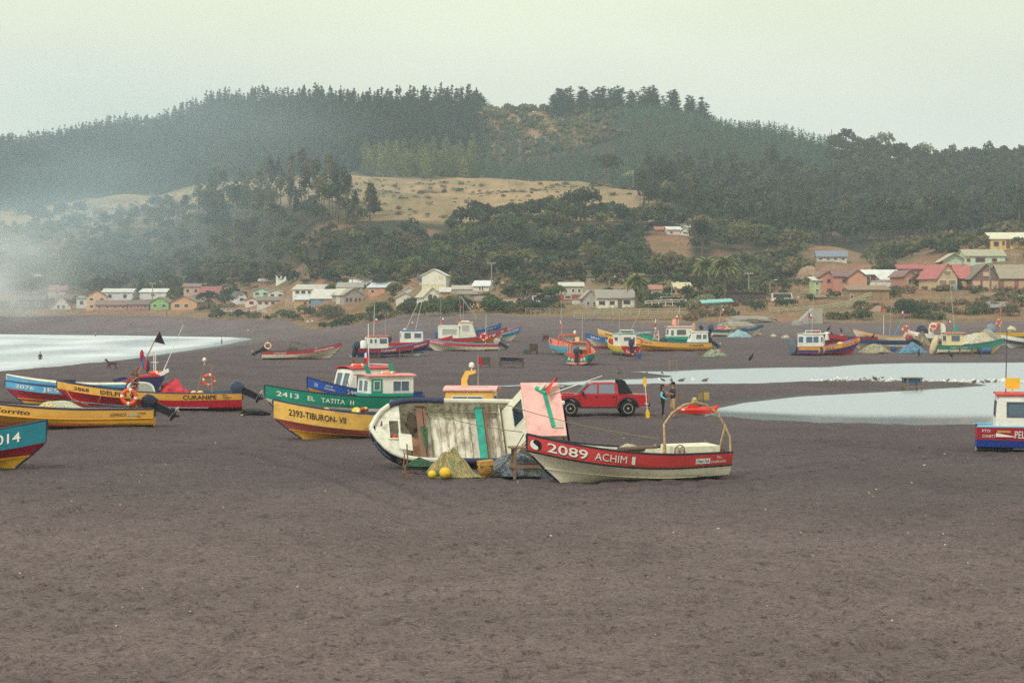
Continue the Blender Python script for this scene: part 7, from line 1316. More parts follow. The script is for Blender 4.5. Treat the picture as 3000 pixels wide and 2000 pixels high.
house('white and pink cottage on the red hillside clearing', 1956, 1996, 690, 673, 664, 545, (226, 196, 190), (216, 216, 204), 's', 6, [(.15, .4, .3, .75)], 6); house('tiny white cottage right of the pink one on the clearing', 1995, 2018, 690, 676, 666, 545, (226, 222, 206), (196, 186, 170), 'g', 0, 1, 5); house('red-roofed hut left of the pink cottage on the clearing', 1920, 1958, 680, 673, 664, 550, (150, 146, 140), (196, 110, 92), 's', 0, 0, 5); house('two pale water tanks beyond the pink cottage', 1978, 2024, 668, 658, 656, 560, (226, 222, 206), (220, 216, 200), 'f', 0, 0, 2, cat='hut')
# right
house('bungalow with blue-grey roof alone on the brown hill', 2394, 2480, 768, 752, 735, 500, (206, 200, 170), (124, 134, 156), 's', -6, 4, 7); house('lime house half hidden left of the striped brick house', 2384, 2404, 862, 822, 812, 440, (176, 206, 130), (214, 206, 190), 'm', 0, 1, 6, 2)
house('two-storey striped brick house with brown roof, left gable', 2404, 2444, 860, 810, 796, 428, (216, 134, 104), (142, 96, 92), 'g', 0, [(.45, .75, .62, .86), (.45, .85, .08, .3)], 8, frame=plain((150, 110, 100))); house('middle of the striped brick house under a long brown roof', 2444, 2490, 860, 810, 793, 430, (214, 132, 104), (142, 96, 92), 's', 0, [(.5, .78, .62, .88), (.5, .78, .1, .3)], 8, frame=plain((150, 110, 100))); house('striped brick house, right gable with blank wall', 2486, 2540, 860, 810, 792, 424, (222, 146, 110), (146, 100, 94), 'g', 0, 0, 9)
house('maroon-doored house with white metal roof behind the brick one', 2532, 2578, 828, 804, 791, 446, (120, 70, 76), (222, 222, 212), 's', 0, [(.1, .4, .3, .8), (.8, .95, .3, .85)], 6); house('long white metal roof right of the maroon door', 2572, 2642, 822, 806, 791, 450, (200, 196, 186), (222, 222, 212), 'm', 0, 0, 7); house('second white lean-to roof lower down', 2582, 2648, 830, 820, 798, 440, (176, 172, 164), (214, 212, 200), 'm', 6, 0, 6)
house('white boundary building with black porthole', 2540, 2648, 842, 824, 822, 418, (228, 224, 212), (206, 200, 190), 'f', 0, [(.82, .88, .3, .7)], 3); house('thatched brown roof between the white buildings', 2594, 2650, 824, 820, 804, 432, (150, 130, 110), (140, 118, 98), 's', 0, 0, 6); house('narrow brick house with brown gable left of the dark bush', 2648, 2684, 842, 808, 792, 420, (206, 126, 98), (150, 104, 96), 'g', 8, [(.3, .65, .35, .75)], 9); house('long red roof beyond the brick gable', 2632, 2712, 800, 788, 776, 470, (170, 80, 84), (196, 84, 88), 's', 0, 0, 7)
house('olive timber building with flat sloping roof above the footbridge', 2488, 2606, 882, 850, 838, 396, (166, 128, 84), (158, 124, 86), 'm', 0, [(.02, .10, .2, .6)], 6)
house('mint house with shallow gable roof and cream garage', 2762, 2828, 778, 762, 742, 446, (186, 218, 176), (206, 186, 146), 'g', -4, [(.05, .3, .1, .8), (.34, .6, .1, .8)], 8, pane=plain((206, 200, 170)), ov=1.0); house('long mint house with red window frames and khaki roof', 2828, 2945, 775, 750, 731, 456, (186, 220, 180), (176, 172, 130), 's', 0, [(.03, .13, .3, .75), (.25, .5, .25, .85), (.66, .80, .3, .75)], 8, frame=plain((206, 110, 90)))
house('yellow-orange bungalow with cream roof, highest at right', 2902, 3060, 728, 700, 681, 492, (240, 190, 100), (226, 214, 176), 's', 0, [(.05, .16, .2, .75), (.21, .27, .3, .8), (.36, .42, .3, .75), (.55, .62, .3, .75), (.72, .8, .3, .75)], 8, frame=plain((196, 150, 90)), door=(.29, (120, 80, 60))); house('grey hut with red roof peeping from the scrub', 2766, 2806, 696, 684, 673, 510, (170, 180, 190), (196, 96, 80), 'm', 0, 1, 5); house('low cream shed left of the grey hut', 2736, 2768, 702, 696, 693, 508, (216, 206, 170), (200, 190, 160), 'f', 0, 0, 4)
house('house with coral red roof and cream and blue front', 2746, 2806, 852, 812, 774, 402, (216, 180, 126), (206, 96, 92), 'g', 10, [(.05, .48, .38, .82), (.52, .95, .38, .82)], 10, low=(120, 170, 190), frame=plain((226, 214, 190)), gwin=.8, pane=mat('cane_blind', (150, 126, 100), .8)); house('blue middle wall of the coral-roofed house', 2806, 2846, 850, 815, 774, 406, (62, 116, 150), (206, 96, 92), 's', 0, [(.28, .82, .3, .75)], 9, pane=plain((214, 166, 90)), chim=.3)
house('brown gabled front with red frames at the right edge', 2846, 2932, 852, 815, 774, 398, (130, 104, 92), (140, 120, 100), 'g', 0, [(.02, .32, .1, .85), (.36, .62, .1, .85), (.66, .97, .1, .85)], 9, low=(196, 60, 62), frame=plain((196, 60, 62)), gwin=.7, pane=plain((200, 180, 150))); house('long khaki roofed wing with red posts at the right edge', 2932, 3080, 852, 815, 776, 402, (150, 116, 90), (166, 146, 116), 's', 0, [(.05, .28, .1, .85), (.34, .58, .1, .85), (.64, .9, .1, .85)], 9, frame=plain((196, 60, 62)), low=(196, 62, 64), pane=plain((190, 160, 120)))
# open shelters
def shelter(label, x0, x1, base, eave, d, dep, roofc, postc, back=None, n=4, rise=.3):
    s = d / F; W = (x1 - x0) * s / 2; he = (base - eave) * s; x = ((x0 + x1) / 2 - 1500) * s; root = empty('shelter', (x, d, H - (base - HY) * s), (0, 0, 0), label, 'shelter')
    for i in range(n):
        for y in (0, dep): MB().box((-W + 2 * W * i / (n - 1), y, he / 2 - .5), (.16, .16, he + 1)).build('post', woodm(postc), root)
    MB().add([(-W - .4, -.5, he), (W + .4, -.5, he + rise), (W + .4, dep + .5, he + rise + .5), (-W - .4, dep + .5, he + .5), (-W - .4, -.5, he + .15), (W + .4, -.5, he + rise + .15), (W + .4, dep + .5, he + rise + .65), (-W - .4, dep + .5, he + .65)], [(0, 3, 2, 1), (4, 5, 6, 7), (0, 1, 5, 4), (1, 2, 6, 5), (2, 3, 7, 6), (3, 0, 4, 7)]).build('roof', roofm(roofc), root)
    if back: MB().obox((-W, dep * .8, -.8), (2 * W, 0, 0), (0, .2, 0), (0, 0, he + .4)).build('back_wall', wallm(back), root)
    return root, W, he
r, W, he = shelter('kiosk under a turquoise canopy with white hut and orange wall', 2062, 2142, 912, 889, 366, 3.4, (120, 206, 200), (190, 130, 90), None, 4)
MB().obox((-W, -.1, -1.0), (2 * W, 0, 0), (0, .25, 0), (0, 0, 1.5)).build('low_wall', wallm((206, 150, 110)), r); MB().obox((-W * .45, 1, -.2), (W * .8, 0, 0), (0, 1.6, 0), (0, 0, he + .1)).build('hut', wallm((196, 214, 196)), r); MB().lathe([(.85, 0), (.85, .12)], 16, 0, Matrix.Translation((W * .3, .95, .55)) @ Matrix.Rotation(R(90), 4, 'X')).lathe([(.35, 0), (.35, .14)], 12, 1, Matrix.Translation((W * .3, .94, .55)) @ Matrix.Rotation(R(90), 4, 'X')).build('round_door', [wallm((230, 222, 190)), HGL], r)
shelter('thatched terrace roof on posts before the striped brick house', 2388, 2480, 892, 872, 392, 4, (150, 120, 84), (110, 84, 66), (86, 66, 64), 5, 0)
# footbridges
def footbridge(label, pts, d, wd=1.6, col=(168, 160, 132)):
    root = empty('footbridge', atd(*pts[0], d), (0, 0, 0), label, 'footbridge', 'wooden footbridges'); o = Vector(root.location); wm = woodm(col); A = [atd(a, b, d) - o for a, b in pts]
    for i, (a, b) in enumerate(zip(A[:-1], A[1:])):
        n = max(2, int((b - a).length / 1.5))
        for y in (0, wd):
            for z in (.55, 1.0): MB().bar(a + Vector((0, y, z)), b + Vector((0, y, z)), .12, .16).build('rail', wm, root)
        MB().bar(a + Vector((0, .1, -.15)), b + Vector((0, .1, -.15)), .15, .25).build('beam', wm, root); MB().bar(a + Vector((0, wd - .1, -.15)), b + Vector((0, wd - .1, -.15)), .15, .25).build('beam', wm, root)
        m_ = max(3, int((b - a).length / .6))
        for k in range(m_):
            p = a.lerp(b, (k + .5) / m_); u_ = (b - a).normalized(); MB().obox(p - u_ * .26 + Vector((0, -.08, 0)), u_ * .52, (0, wd + .16, 0), (0, 0, .07)).build('plank', wm, root)
        for k in range(n):
            p = a.lerp(b, k / n)
            for y in (-.06, wd + .06): MB().box(p + Vector((0, y, .45)), (.17, .14, 1.25)).build('post', wm, root)
            if k % 4 == 1:
                for y in (.1, wd - .1): MB().box(p + Vector((0, y, -1.6)), (.18, .18, 3.0)).build('pile', wm, root)
footbridge('long grey wooden footbridge on piles below the long white house', [(1683, 928), (1770, 925), (1900, 921), (2012, 921)], 350)
footbridge('sloping wooden footbridge climbing to the thatched terrace', [(2257, 920), (2405, 912), (2482, 900), (2555, 872)], 362)
# walls, rails and fences at the foot of the town
def fence(label, x0, y0, x1, y1, d, hgt, n, col=(222, 214, 196), rails=2, diag=False, cat='fence', solid=None):
    a, b = atd(x0, y0, d), atd(x1, y1, d); root = empty('fence', a, (0, 0, 0), label, cat, 'fences and rails of the town'); b = b - a; m_ = plain(col)
    for k in range(n): p = b * (k / (n - 1)); MB().box(p + Vector((0, 0, hgt / 2 - .25)), (.14, .14, hgt + .5)).build('post', m_, root)
    for k in range(rails): z = hgt * (k + 1) / rails - .05; MB().bar(Vector((0, -.04, z)), b + Vector((0, -.04, z)), .06, .12).build('rail', m_, root)
    if diag:
        for k in range(n - 1): p, q = b * (k / (n - 1)), b * ((k + 1) / (n - 1)); MB().bar(p + Vector((0, -.1, .1 if k % 2 else hgt - .1)), q + Vector((0, -.1, hgt - .1 if k % 2 else .1)), .05, .1).build('brace', m_, root)
    if solid: MB().obox((0, .08, -.8), b, (0, .12, 0), (0, 0, hgt * .9 + .8)).build('panel', wallm(solid), root)
fence('white diagonal-braced gate fence at the sand left of the wooden cabin', 735, 921, 795, 921, 530, 1.35, 4, diag=True); fence('rose fence with white posts left of the braced gate', 648, 918, 722, 918, 535, 1.4, 6, solid=(190, 120, 116)); fence('white railing beside the flowering shrub and palm', 1890, 893, 2010, 888, 388, .8, 7); fence('weathered low fence on the sand rim under the flat-crowned tree', 1540, 916, 1700, 918, 372, .9, 12, (150, 140, 116)); fence('pale plank fence behind the wooden cabin', 838, 893, 862, 898, 520, 1.6, 4, (190, 180, 160), 3)
def upole(label, px, base, top, d, arm=True, lamp=False, col=(150, 140, 124)):
    s = d / F; hg = (base - top) * s; root = empty('street_lamp' if lamp else 'utility_pole', atd(px, base, d), (0, 0, 0), label, 'street lamp' if lamp else 'utility pole', 'poles among the houses'); r_ = .13
    MB().tube([(0, 0, -1.5), (0, 0, hg)], [r_ * 1.2, r_ * .8], 8).build('shaft', plain(col), root, True)
    if arm and not lamp: MB().box((0, 0, hg - .3), (1.9, .12, .14)).build('crossarm', plain(col), root); [MB().box((k, 0, hg - .1), (.12, .12, .26)).build('insulator', plain((200, 196, 190)), root) for k in (-.8, -.3, .4, .8)]
    if lamp: MB().tube([(0, 0, hg), (.3, 0, hg + .5), (1.0, 0, hg + .7)], .05, 6).build('arm', plain(col), root); MB().ell((1.2, 0, hg + .7), (.35, .15, .1), 10, 6).build('lamp_head', plain((226, 222, 210)), root, True)
for a in (('tall utility pole beside the metal A-roofed house', 1440, 852, 768, 450), ('utility pole with crossarm behind the red-walled house', 1730, 856, 816, 430), ('utility pole with crossarm between palms and cliff', 2194, 862, 798, 420), ('slim pole on the hill above the striped brick house', 2435, 790, 776, 470), ('stout pale pole before the red-framed front at right', 2899, 866, 772, 385, False), ('utility pole by the long mint house', 2975, 790, 744, 450), ('utility pole among the low left houses', 447, 880, 828, 585), ('pole by the terracotta house on the slope', 1032, 850, 812, 520), ('thin pole in the tan field', 1490, 560, 527, 780, False), ('slim pole at the corner of the tan field', 1855, 545, 498, 760, False)): upole(*a)
for a in (('white street lamp by the small orange house', 1456, 900, 838, 408), ('street lamp behind the hedge near the shaggy palm', 1968, 890, 836, 405), ('street lamp right of the dark timber hall', 2256, 870, 830, 408), ('lamp above the long white house', 1785, 850, 820, 425)): upole(*a, lamp=True)
# rock mound, concrete ramp and road on the right bank
def rock(label, px, py, wpx, hpx, d, dep, seed, col=(150, 142, 128)):
    s = d / F; rg = np.random.default_rng(seed); p = atd(px, py, d); mb = MB(); nu, nv = 28, 10; vs_ = []
    for i in range(nv + 1):
        for j in range(nu):
            th = math.pi / 2 * i / nv; a = 2 * math.pi * j / nu; x, y, z = math.cos(th) * math.cos(a), math.cos(th) * math.sin(a), math.sin(th); k = 1 + .5 * float(fbm(np.array([x * 2 + seed]), np.array([y * 2 + z * 3]), seed)[0]); vs_.append((x * wpx * s / 2 * k, y * dep / 2 * k, z * hpx * s * k - .6))
    fs = [(i * nu + j, i * nu + (j + 1) % nu, (i + 1) * nu + (j + 1) % nu, (i + 1) * nu + j) for i in range(nv) for j in range(nu)]
    o = mb.add(vs_, fs).build('rock', mat('rock_%d_%d_%d' % col, col, .9, .25, .6, .4, (110, 100, 88), .9, 2.5), None, True); o.location = p; tag(o, label, 'rock', 'rocks at the foot of the bank')
rock('broad pale rock mound behind the navy open boat', 2160, 958, 140, 28, 320, 6, 3); rock('longer flat rock ledge above the pale mound', 2200, 932, 160, 18, 338, 6, 4); rock('grey boulder at the foot of the pale concrete ramp', 2335, 955, 40, 28, 322, 4, 5, (140, 138, 136)); rock('cracked cliff face below the olive timber building', 2575, 930, 120, 40, 356, 7, 6, (158, 132, 112)); rock('brown cliff bluff left of the lime house', 2372, 850, 90, 75, 450, 16, 7, (156, 128, 106))
p = atd(2380, 950, 326); s = 326 / F; tag(MB().prism([(-2.6, 0), (2.0, 0), (2.0, 3.0), (.6, 3.1)], (p.x - .3, p.y, p.z - .4), (1, 0, 0), (0, 0, 1), (0, 4, 0)).build('ramp', wallm((172, 160, 140))), 'pale concrete ramp slab under the sloping footbridge', 'ramp')
mb = MB(); L_ = [(2870, 905, 352), (2890, 888, 362), (2925, 872, 374), (2980, 862, 384), (3120, 856, 392)]; wv = []
for a in L_: q = atd(*a); wv += [(q.x, q.y, q.z + .25), (q.x + 5.5, q.y - 1.5, q.z + .25), (q.x, q.y, q.z - 1.5), (q.x + 5.5, q.y - 1.5, q.z - 1.5)]
mb.add(wv, [f for i in range(len(L_) - 1) for f in ((4 * i, 4 * i + 1, 4 * i + 5, 4 * i + 4), (4 * i + 1, 4 * i + 3, 4 * i + 7, 4 * i + 5), (4 * i + 2, 4 * i, 4 * i + 4, 4 * i + 6))]); tag(mb.build('road', mat('asphalt', (138, 134, 134), .85, .1, 1.0, .3, (120, 112, 108), .3, 6)), kind='structure')
p = atd(2885, 866, 380); tag(MB().obox((p.x, p.y, p.z - 1.0), (4.0, .5, 0), (0, .3, 0), (0, 0, 1.6)).build('retaining_wall', wallm((176, 152, 130))), 'low pink-tan retaining wall beside the curving road', 'wall')
# far parked cars
def car(label, px, py, d, col, L_=4.2, hd=0, van=False):
    root = empty('parked_car', atd(px, py, d), (0, 0, R(hd)), label, 'car', 'cars parked in the town'); W = 1.65; top = 1.9 if van else 1.42
    MB().prism([(-.5, .28), (.5, .28), (.5, .62), (.44, .78), (.2, .85), (-.47, .86), (-.5, .7)], (0, -W / 2, 0), (L_, 0, 0), (0, 0, 1), (0, W, 0)).build('body', mat('carpaint_%d_%d_%d' % col, col, .3, .04, 1, spec=.6), root)
    prof = [(-.45, .85), (.30, .85), (.16, top), (-.38, top)] if not van else [(-.48, .85), (.44, .85), (.38, top), (-.48, top)]
    c = MB().prism(prof, (0, -W * .46, 0), (L_, 0, 0), (0, 0, 1), (0, W * .92, 0)).build('cab', mat('carpaint_%d_%d_%d' % col, col, .3), root); MB().prism([(a * .88, .9 + (b - .9) * .88 if b > .9 else .93) for a, b in prof], (0, -W * .47, 0), (L_, 0, 0), (0, 0, 1), (0, .02, 0)).build('side_window', HGL, root)
    for sx in (-.31, .31):
        for sy in (-1, 1): MB().lathe([(.32, 0), (.34, .06), (.34, .16), (.32, .22)], 14, 0, Matrix.Translation((sx * L_, sy * W * .48 - .1, .33)) @ Matrix.Rotation(R(-90), 4, 'X')).build('wheel', BLKPL, root, True)
car('pale blue pickup parked below the striped brick house', 2365, 888, 405, (176, 196, 214), 4.8, 4); car('dark red car under the wide flat-crowned tree', 1540, 893, 412, (150, 40, 56), 4.0, 8); car('white van under the wide flat-crowned tree', 1590, 893, 415, (222, 222, 214), 4.6, 0, True); car('white car half hidden left of the small orange house', 1384, 903, 405, (226, 226, 222)); car('cream caravan-like van near the dark timber hall', 2292, 886, 400, (226, 206, 190), 4.6, 0, True); car('white car by the flat shop', 1958, 889, 402, (214, 214, 210))
# garden shrubs between the houses
X, D, px = scatter(NEARCUT, 3500, 380, 640, 3.8); S = stations(px); HA_ = np.array(HOUSES); dx = np.abs(X[:, None] - HA_[None, :, 0]) - HA_[None, :, 2] / 2; dd = D[:, None] - HA_[None, :, 1]
clear = ~((dx < 1.2) & (dd > -16) & (dd < 11)).any(1); ok = clear & (D > S[:, 3] - 14 - 30 * ((px > 620) & (px < 1700))) & (D < S[:, 4] + 8) & (fbm(X / 12, D / 12, 95, 3) > -.09 + .10 * (px > 2300)) & (px < 2900); P = P3(X[ok], D[ok]); rr = .8 + 1.2 * rnd(len(P)) ** 1.5; P[:, 2] += rr * .45
wood('garden_shrubs', [broad(P, np.stack([rr * 1.15, rr * 1.15, rr], -1), 110, cols(len(P), (76, 84, 46), (62, 72, 42), (92, 90, 54), (104, 92, 62), (56, 64, 42)))], 'mixed shrubs and weeds filling the gaps between the houses', 'shrubs')
# ---------------------------------------------------------------- red pickup
def pickup():
    p = hit(1752, 1214); root = empty('pickup_truck', (p.x, p.y, p.z - .03), (0, 0, R(183)), 'red double-cab pickup with black arches parked beside the stream', 'pickup truck')
    red = mat('red_car_paint', (176, 22, 36), .28, .06, 1.2, .12, (140, 40, 44), spec=.6); blk = mat('black_trim', (34, 34, 40), .55, .1, 3); W = .86
    # front is +x; lower body outline with wheel arches
    def arch(cx, r_, n=9): return [(cx + r_ * math.cos(a), .40 + r_ * math.sin(a)) for a in [math.pi * i / n for i in range(n + 1)]]
    fx, rx = 1.50, -1.45; prof = [(-2.48, .55), (-2.48, 1.06), (-.98, 1.08), (-.96, 1.06), (1.12, 1.08), (1.95, 1.02), (2.36, .92), (2.46, .72), (2.44, .48)] + [q for q in arch(fx, .46)] + [q for q in arch(rx, .46)]
    MB().prism(prof, (0, -W, 0), (1, 0, 0), (0, 0, 1), (0, 2 * W, 0)).build('body', red, root, True)
    cabp = [(-.98, 1.07), (1.12, 1.07), (.46, 1.61), (.30, 1.67), (-.82, 1.67), (-.92, 1.61)]
    vs_ = []
    for sy, k in ((-1, 1), (1, 1)): vs_ += [(x, sy * (W - .02 - .20 * (z - 1.07) / .65), z) for x, z in cabp]
    n = len(cabp); MB().add(vs_, [tuple(range(n)), tuple(range(2 * n - 1, n - 1, -1))] + [(i, n + i, n + (i + 1) % n, (i + 1) % n) for i in range(n)]).build('cab', red, root, True)
    gl = mat('car_glass', (112, 126, 138), .06, .05, 1, spec=.8)
    for sy in (-1, 1):
        def wp(x, z, o=.012): return (x, sy * (W - .02 - .20 * (z - 1.07) / .65 + o), z)
        for q in ([(.14, 1.13), (.86, 1.13), (.44, 1.56), (.14, 1.58)], [(-.78, 1.13), (.02, 1.13), (.02, 1.58), (-.76, 1.58)]):
            MB().add([wp(*a) for a in q], [(0, 1, 2, 3) if sy < 0 else (3, 2, 1, 0)]).build('side_window', gl, root)
        for g_ in ([wp(-.86, 1.10, .005), wp(-.84, .6, .02), wp(-.8, .48, .03)], [wp(.08, 1.1, .0), (.08, sy * (W + .003), .45)], [(1.0, sy * (W + .003), 1.05), (1.02, sy * (W + .003), .5)]): MB().tube(g_, .008, 4).build('door_gap', blk, root)
        for x in (.15, -.72): MB().box((x, sy * (W + .015), .97), (.17, .03, .04)).build('door_handle', blk, root)
        MB().box((.86, sy * (W + .10), 1.14), (.12, .16, .16)).build('mirror', blk, root); MB().box((-.0, sy * (W + .03), .42), (2.0, .12, .07)).build('side_step', blk, root)
        for cx in (fx, rx):
            f = MB(); out = arch(cx, .56, 10); inn = arch(cx, .45, 10); f.prism([(x, z - .02) for x, z in out] + [(x, z) for x, z in inn[::-1]], (0, sy * W - (.0 if sy > 0 else .07), 0), (1, 0, 0), (0, 0, 1), (0, .07, 0)); f.build('fender_flare', blk, root, True)
        MB().box((2.40, sy * .62, .80), (.1, .34, .18)).build('headlight', plain((226, 226, 220), .2), root); MB().box((-2.47, sy * (W - .03), .90), (.06, .1, .26)).build('tail_light', plain((220, 50, 40), .3), root)
        for cx in (fx, rx):
            T = Matrix.Translation((cx, sy * (W - .12), .37)) @ Matrix.Rotation(R(-90 * sy), 4, 'X')
            wh = MB(); wh.lathe([(.25, -.02), (.34, 0), (.385, .04), (.385, .20), (.34, .245), (.24, .245)], 24, 0, T); w_ = wh.build('wheel', mat('tyre', (32, 31, 34), .85, .15, 6), root, True)
            MB().lathe([(.235, .15), (.245, .25), (.225, .252), (.21, .20)], 24, 0, T).build('rim', plain((206, 200, 176), .35), w_, True); sp = MB(); sp.lathe([(.05, .18), (.06, .24), (.03, .25)], 10, 0, T)
            for k in range(6): a = k * 1.047 + .3; sp.bar(T @ Vector((.04 * math.cos(a), .04 * math.sin(a), .225)), T @ Vector((.225 * math.cos(a), .225 * math.sin(a), .225)), .05, .03, up=T.to_3x3() @ Vector((0, 0, 1)))
            sp.build('spokes', plain((206, 200, 176), .35), w_); MB().lathe([(.21, .10), (.22, .15)], 20, 0, T).build('hub_back', blk, w_)
    ws = [(1.09, 1.10), (.50, 1.65)]; MB().add([(1.10, -.74, 1.11), (1.10, .74, 1.11), (.52, .58, 1.645), (.52, -.58, 1.645)], [(0, 1, 2, 3)]).build('windscreen', gl, root)
    MB().box((2.42, 0, .58), (.16, 1.7, .24)).build('front_bumper', red, root); MB().box((-2.52, 0, .55), (.14, 1.7, .16)).build('rear_bumper', blk, root); MB().box((1.55, 0, 1.08), (.6, .7, .10)).build('bonnet_scoop', red, root)
    for sy in (-1, 1):
        MB().prism([(-.99, 1.08), (-.95, 1.80), (-1.10, 1.84), (-1.30, 1.78), (-1.72, 1.09)], (0, sy * W * .78 - .04, 0), (1, 0, 0), (0, 0, 1), (0, .08, 0)).build('sport_bar', blk, root)
    MB().box((-1.08, 0, 1.80), (.2, 1.3, .07)).build('sport_bar_top', blk, root)
pickup()
# paddle, kayak, post, metal panels
p = hit(1896, 1222); root = empty('paddle', (p.x, p.y - .6, p.z - .02), (R(0), R(-5), 0), 'kayak paddle with yellow blades standing upright at the pickup tail', 'paddle')
MB().tube([(0, 0, .35), (0, 0, 1.75)], .018, 8).build('shaft', plain(WHITE), root, True)
for z, sg in ((.18, 1), (1.72, -1)):
    MB().prism([(-.05, 0), (.05, 0), (.10, .14), (.095, .36), (.03, .46), (-.05, .46), (-.10, .36), (-.10, .14)], (0, -.01, .42 if sg > 0 else 1.58), (1, 0, 0), (0, 0, -1 if sg > 0 else 1), (0, .02, 0)).build('blade', plain((240, 190, 40)), root)
MB().box((0, -.02, .72), (.2, .03, .03), ry=.3).build('drip_ring', plain(WHITE), root)
p = hit(2042, 1214); root = empty('kayak', (p.x, p.y, p.z + .02), (0, 0, R(2)), 'red sit-in kayak lying at the lagoon edge', 'kayak'); km = mat('kayak_red', (220, 54, 40), .4, .1, 1.5)
st_ = [(-1.1, .02, .34, .30), (-.95, .14, .05, .32), (-.6, .26, 0, .36), (-.2, .32, 0, .36), (.3, .32, 0, .36), (.7, .25, .02, .36), (1.0, .12, .1, .40), (1.18, .02, .36, .46)]; vs_ = []
for x, b, z0, z1 in st_: vs_ += [(x, -b, (z0 + z1) / 2 + .05), (x, -b * .7, z0 + .02), (x, 0, z0), (x, b * .7, z0 + .02), (x, b, (z0 + z1) / 2 + .05), (x, b * .6, z1), (x, 0, z1 + .03), (x, -b * .6, z1)]
k = 8; MB().add(vs_, [(i * k + j, i * k + (j + 1) % k, (i + 1) * k + (j + 1) % k, (i + 1) * k + j) for i in range(len(st_) - 1) for j in range(k)] + [tuple(range(k)), tuple((len(st_) - 1) * k + j for j in range(k))[::-1]]).build('hull', km, root, True)
MB().prism([(-.55, 0), (-.1, 0), (.15, .02), (-.2, .16), (-.4, .20)], (0, -.2, .36), (1, 0, 0), (0, 0, 1), (0, .4, 0)).build('seat_back', km, root); MB().tube([(-.38, -.2, .56), (-.1, 0, .46), (.25, .2, .42)], .025, 6).build('strap', plain((50, 40, 44)), root); MB().ell((-.75, -.2, .24), (.12, .02, .05), 10, 6).build('logo_patch', plain(WHITE), root)
p = hit(1987, 1178); tag(MB().tube([(p.x, p.y, p.z - .2), (p.x + .02, p.y, p.z + .62)], .04, 6).build('post', STEEL), 'rusty short post on the sand right of the couple', 'post')
p = hit(2060, 1186); root = empty('drum_panels', (p.x, p.y, p.z), (0, 0, 0), 'folded rusty metal panels on a post beyond the tube arch', 'panel')
MB().tube([(0, 0, -.1), (0, 0, .85)], .05, 6).build('post', STEEL, root); MB().obox((-.30, -.05, .30), (.27, 0, 0), (0, .03, 0), (0, 0, .40)).build('panel', mat('dull_panel', (136, 122, 88), .5, .2, 4, .5, (110, 80, 50)), root); MB().obox((.03, -.06, .28), (.32, .02, 0), (0, .03, 0), (0, 0, .44)).build('panel', mat('brass_panel', (176, 148, 80), .45, .2, 4, .4, (120, 90, 50)), root)
# ---------------------------------------------------------------- people
def skinned(name, verts, edges, root_i, mats, pick, parent=None, sub=2):
    """continuous body grown from a skeleton: verts = [(pos, radius)], pick(co) -> material slot"""
    me = bpy.data.meshes.new(name); me.from_pydata([v[0] for v in verts], edges, []); o = bpy.data.objects.new(name, me); C.objects.link(o)
    o.modifiers.new('skin', 'SKIN'); o.modifiers.new('sub', 'SUBSURF').levels = sub; o.modifiers['sub'].render_levels = sub
    for i, v in enumerate(verts):
        r_ = v[1] if hasattr(v[1], '__len__') else (v[1], v[1]); me.skin_vertices[0].data[i].radius = r_; me.skin_vertices[0].data[i].use_root = (i == root_i)
    dg = bpy.context.evaluated_depsgraph_get(); dg.update(); m2 = bpy.data.meshes.new_from_object(o.evaluated_get(dg)); o.modifiers.clear(); o.data = m2; bpy.data.meshes.remove(me)
    m2.materials.clear(); [m2.materials.append(m_) for m_ in mats]
    for f in m2.polygons: f.use_smooth = True; f.material_index = pick(f.center)
    if parent: o.parent = parent
    return o
SKIN_ = (176, 122, 92)
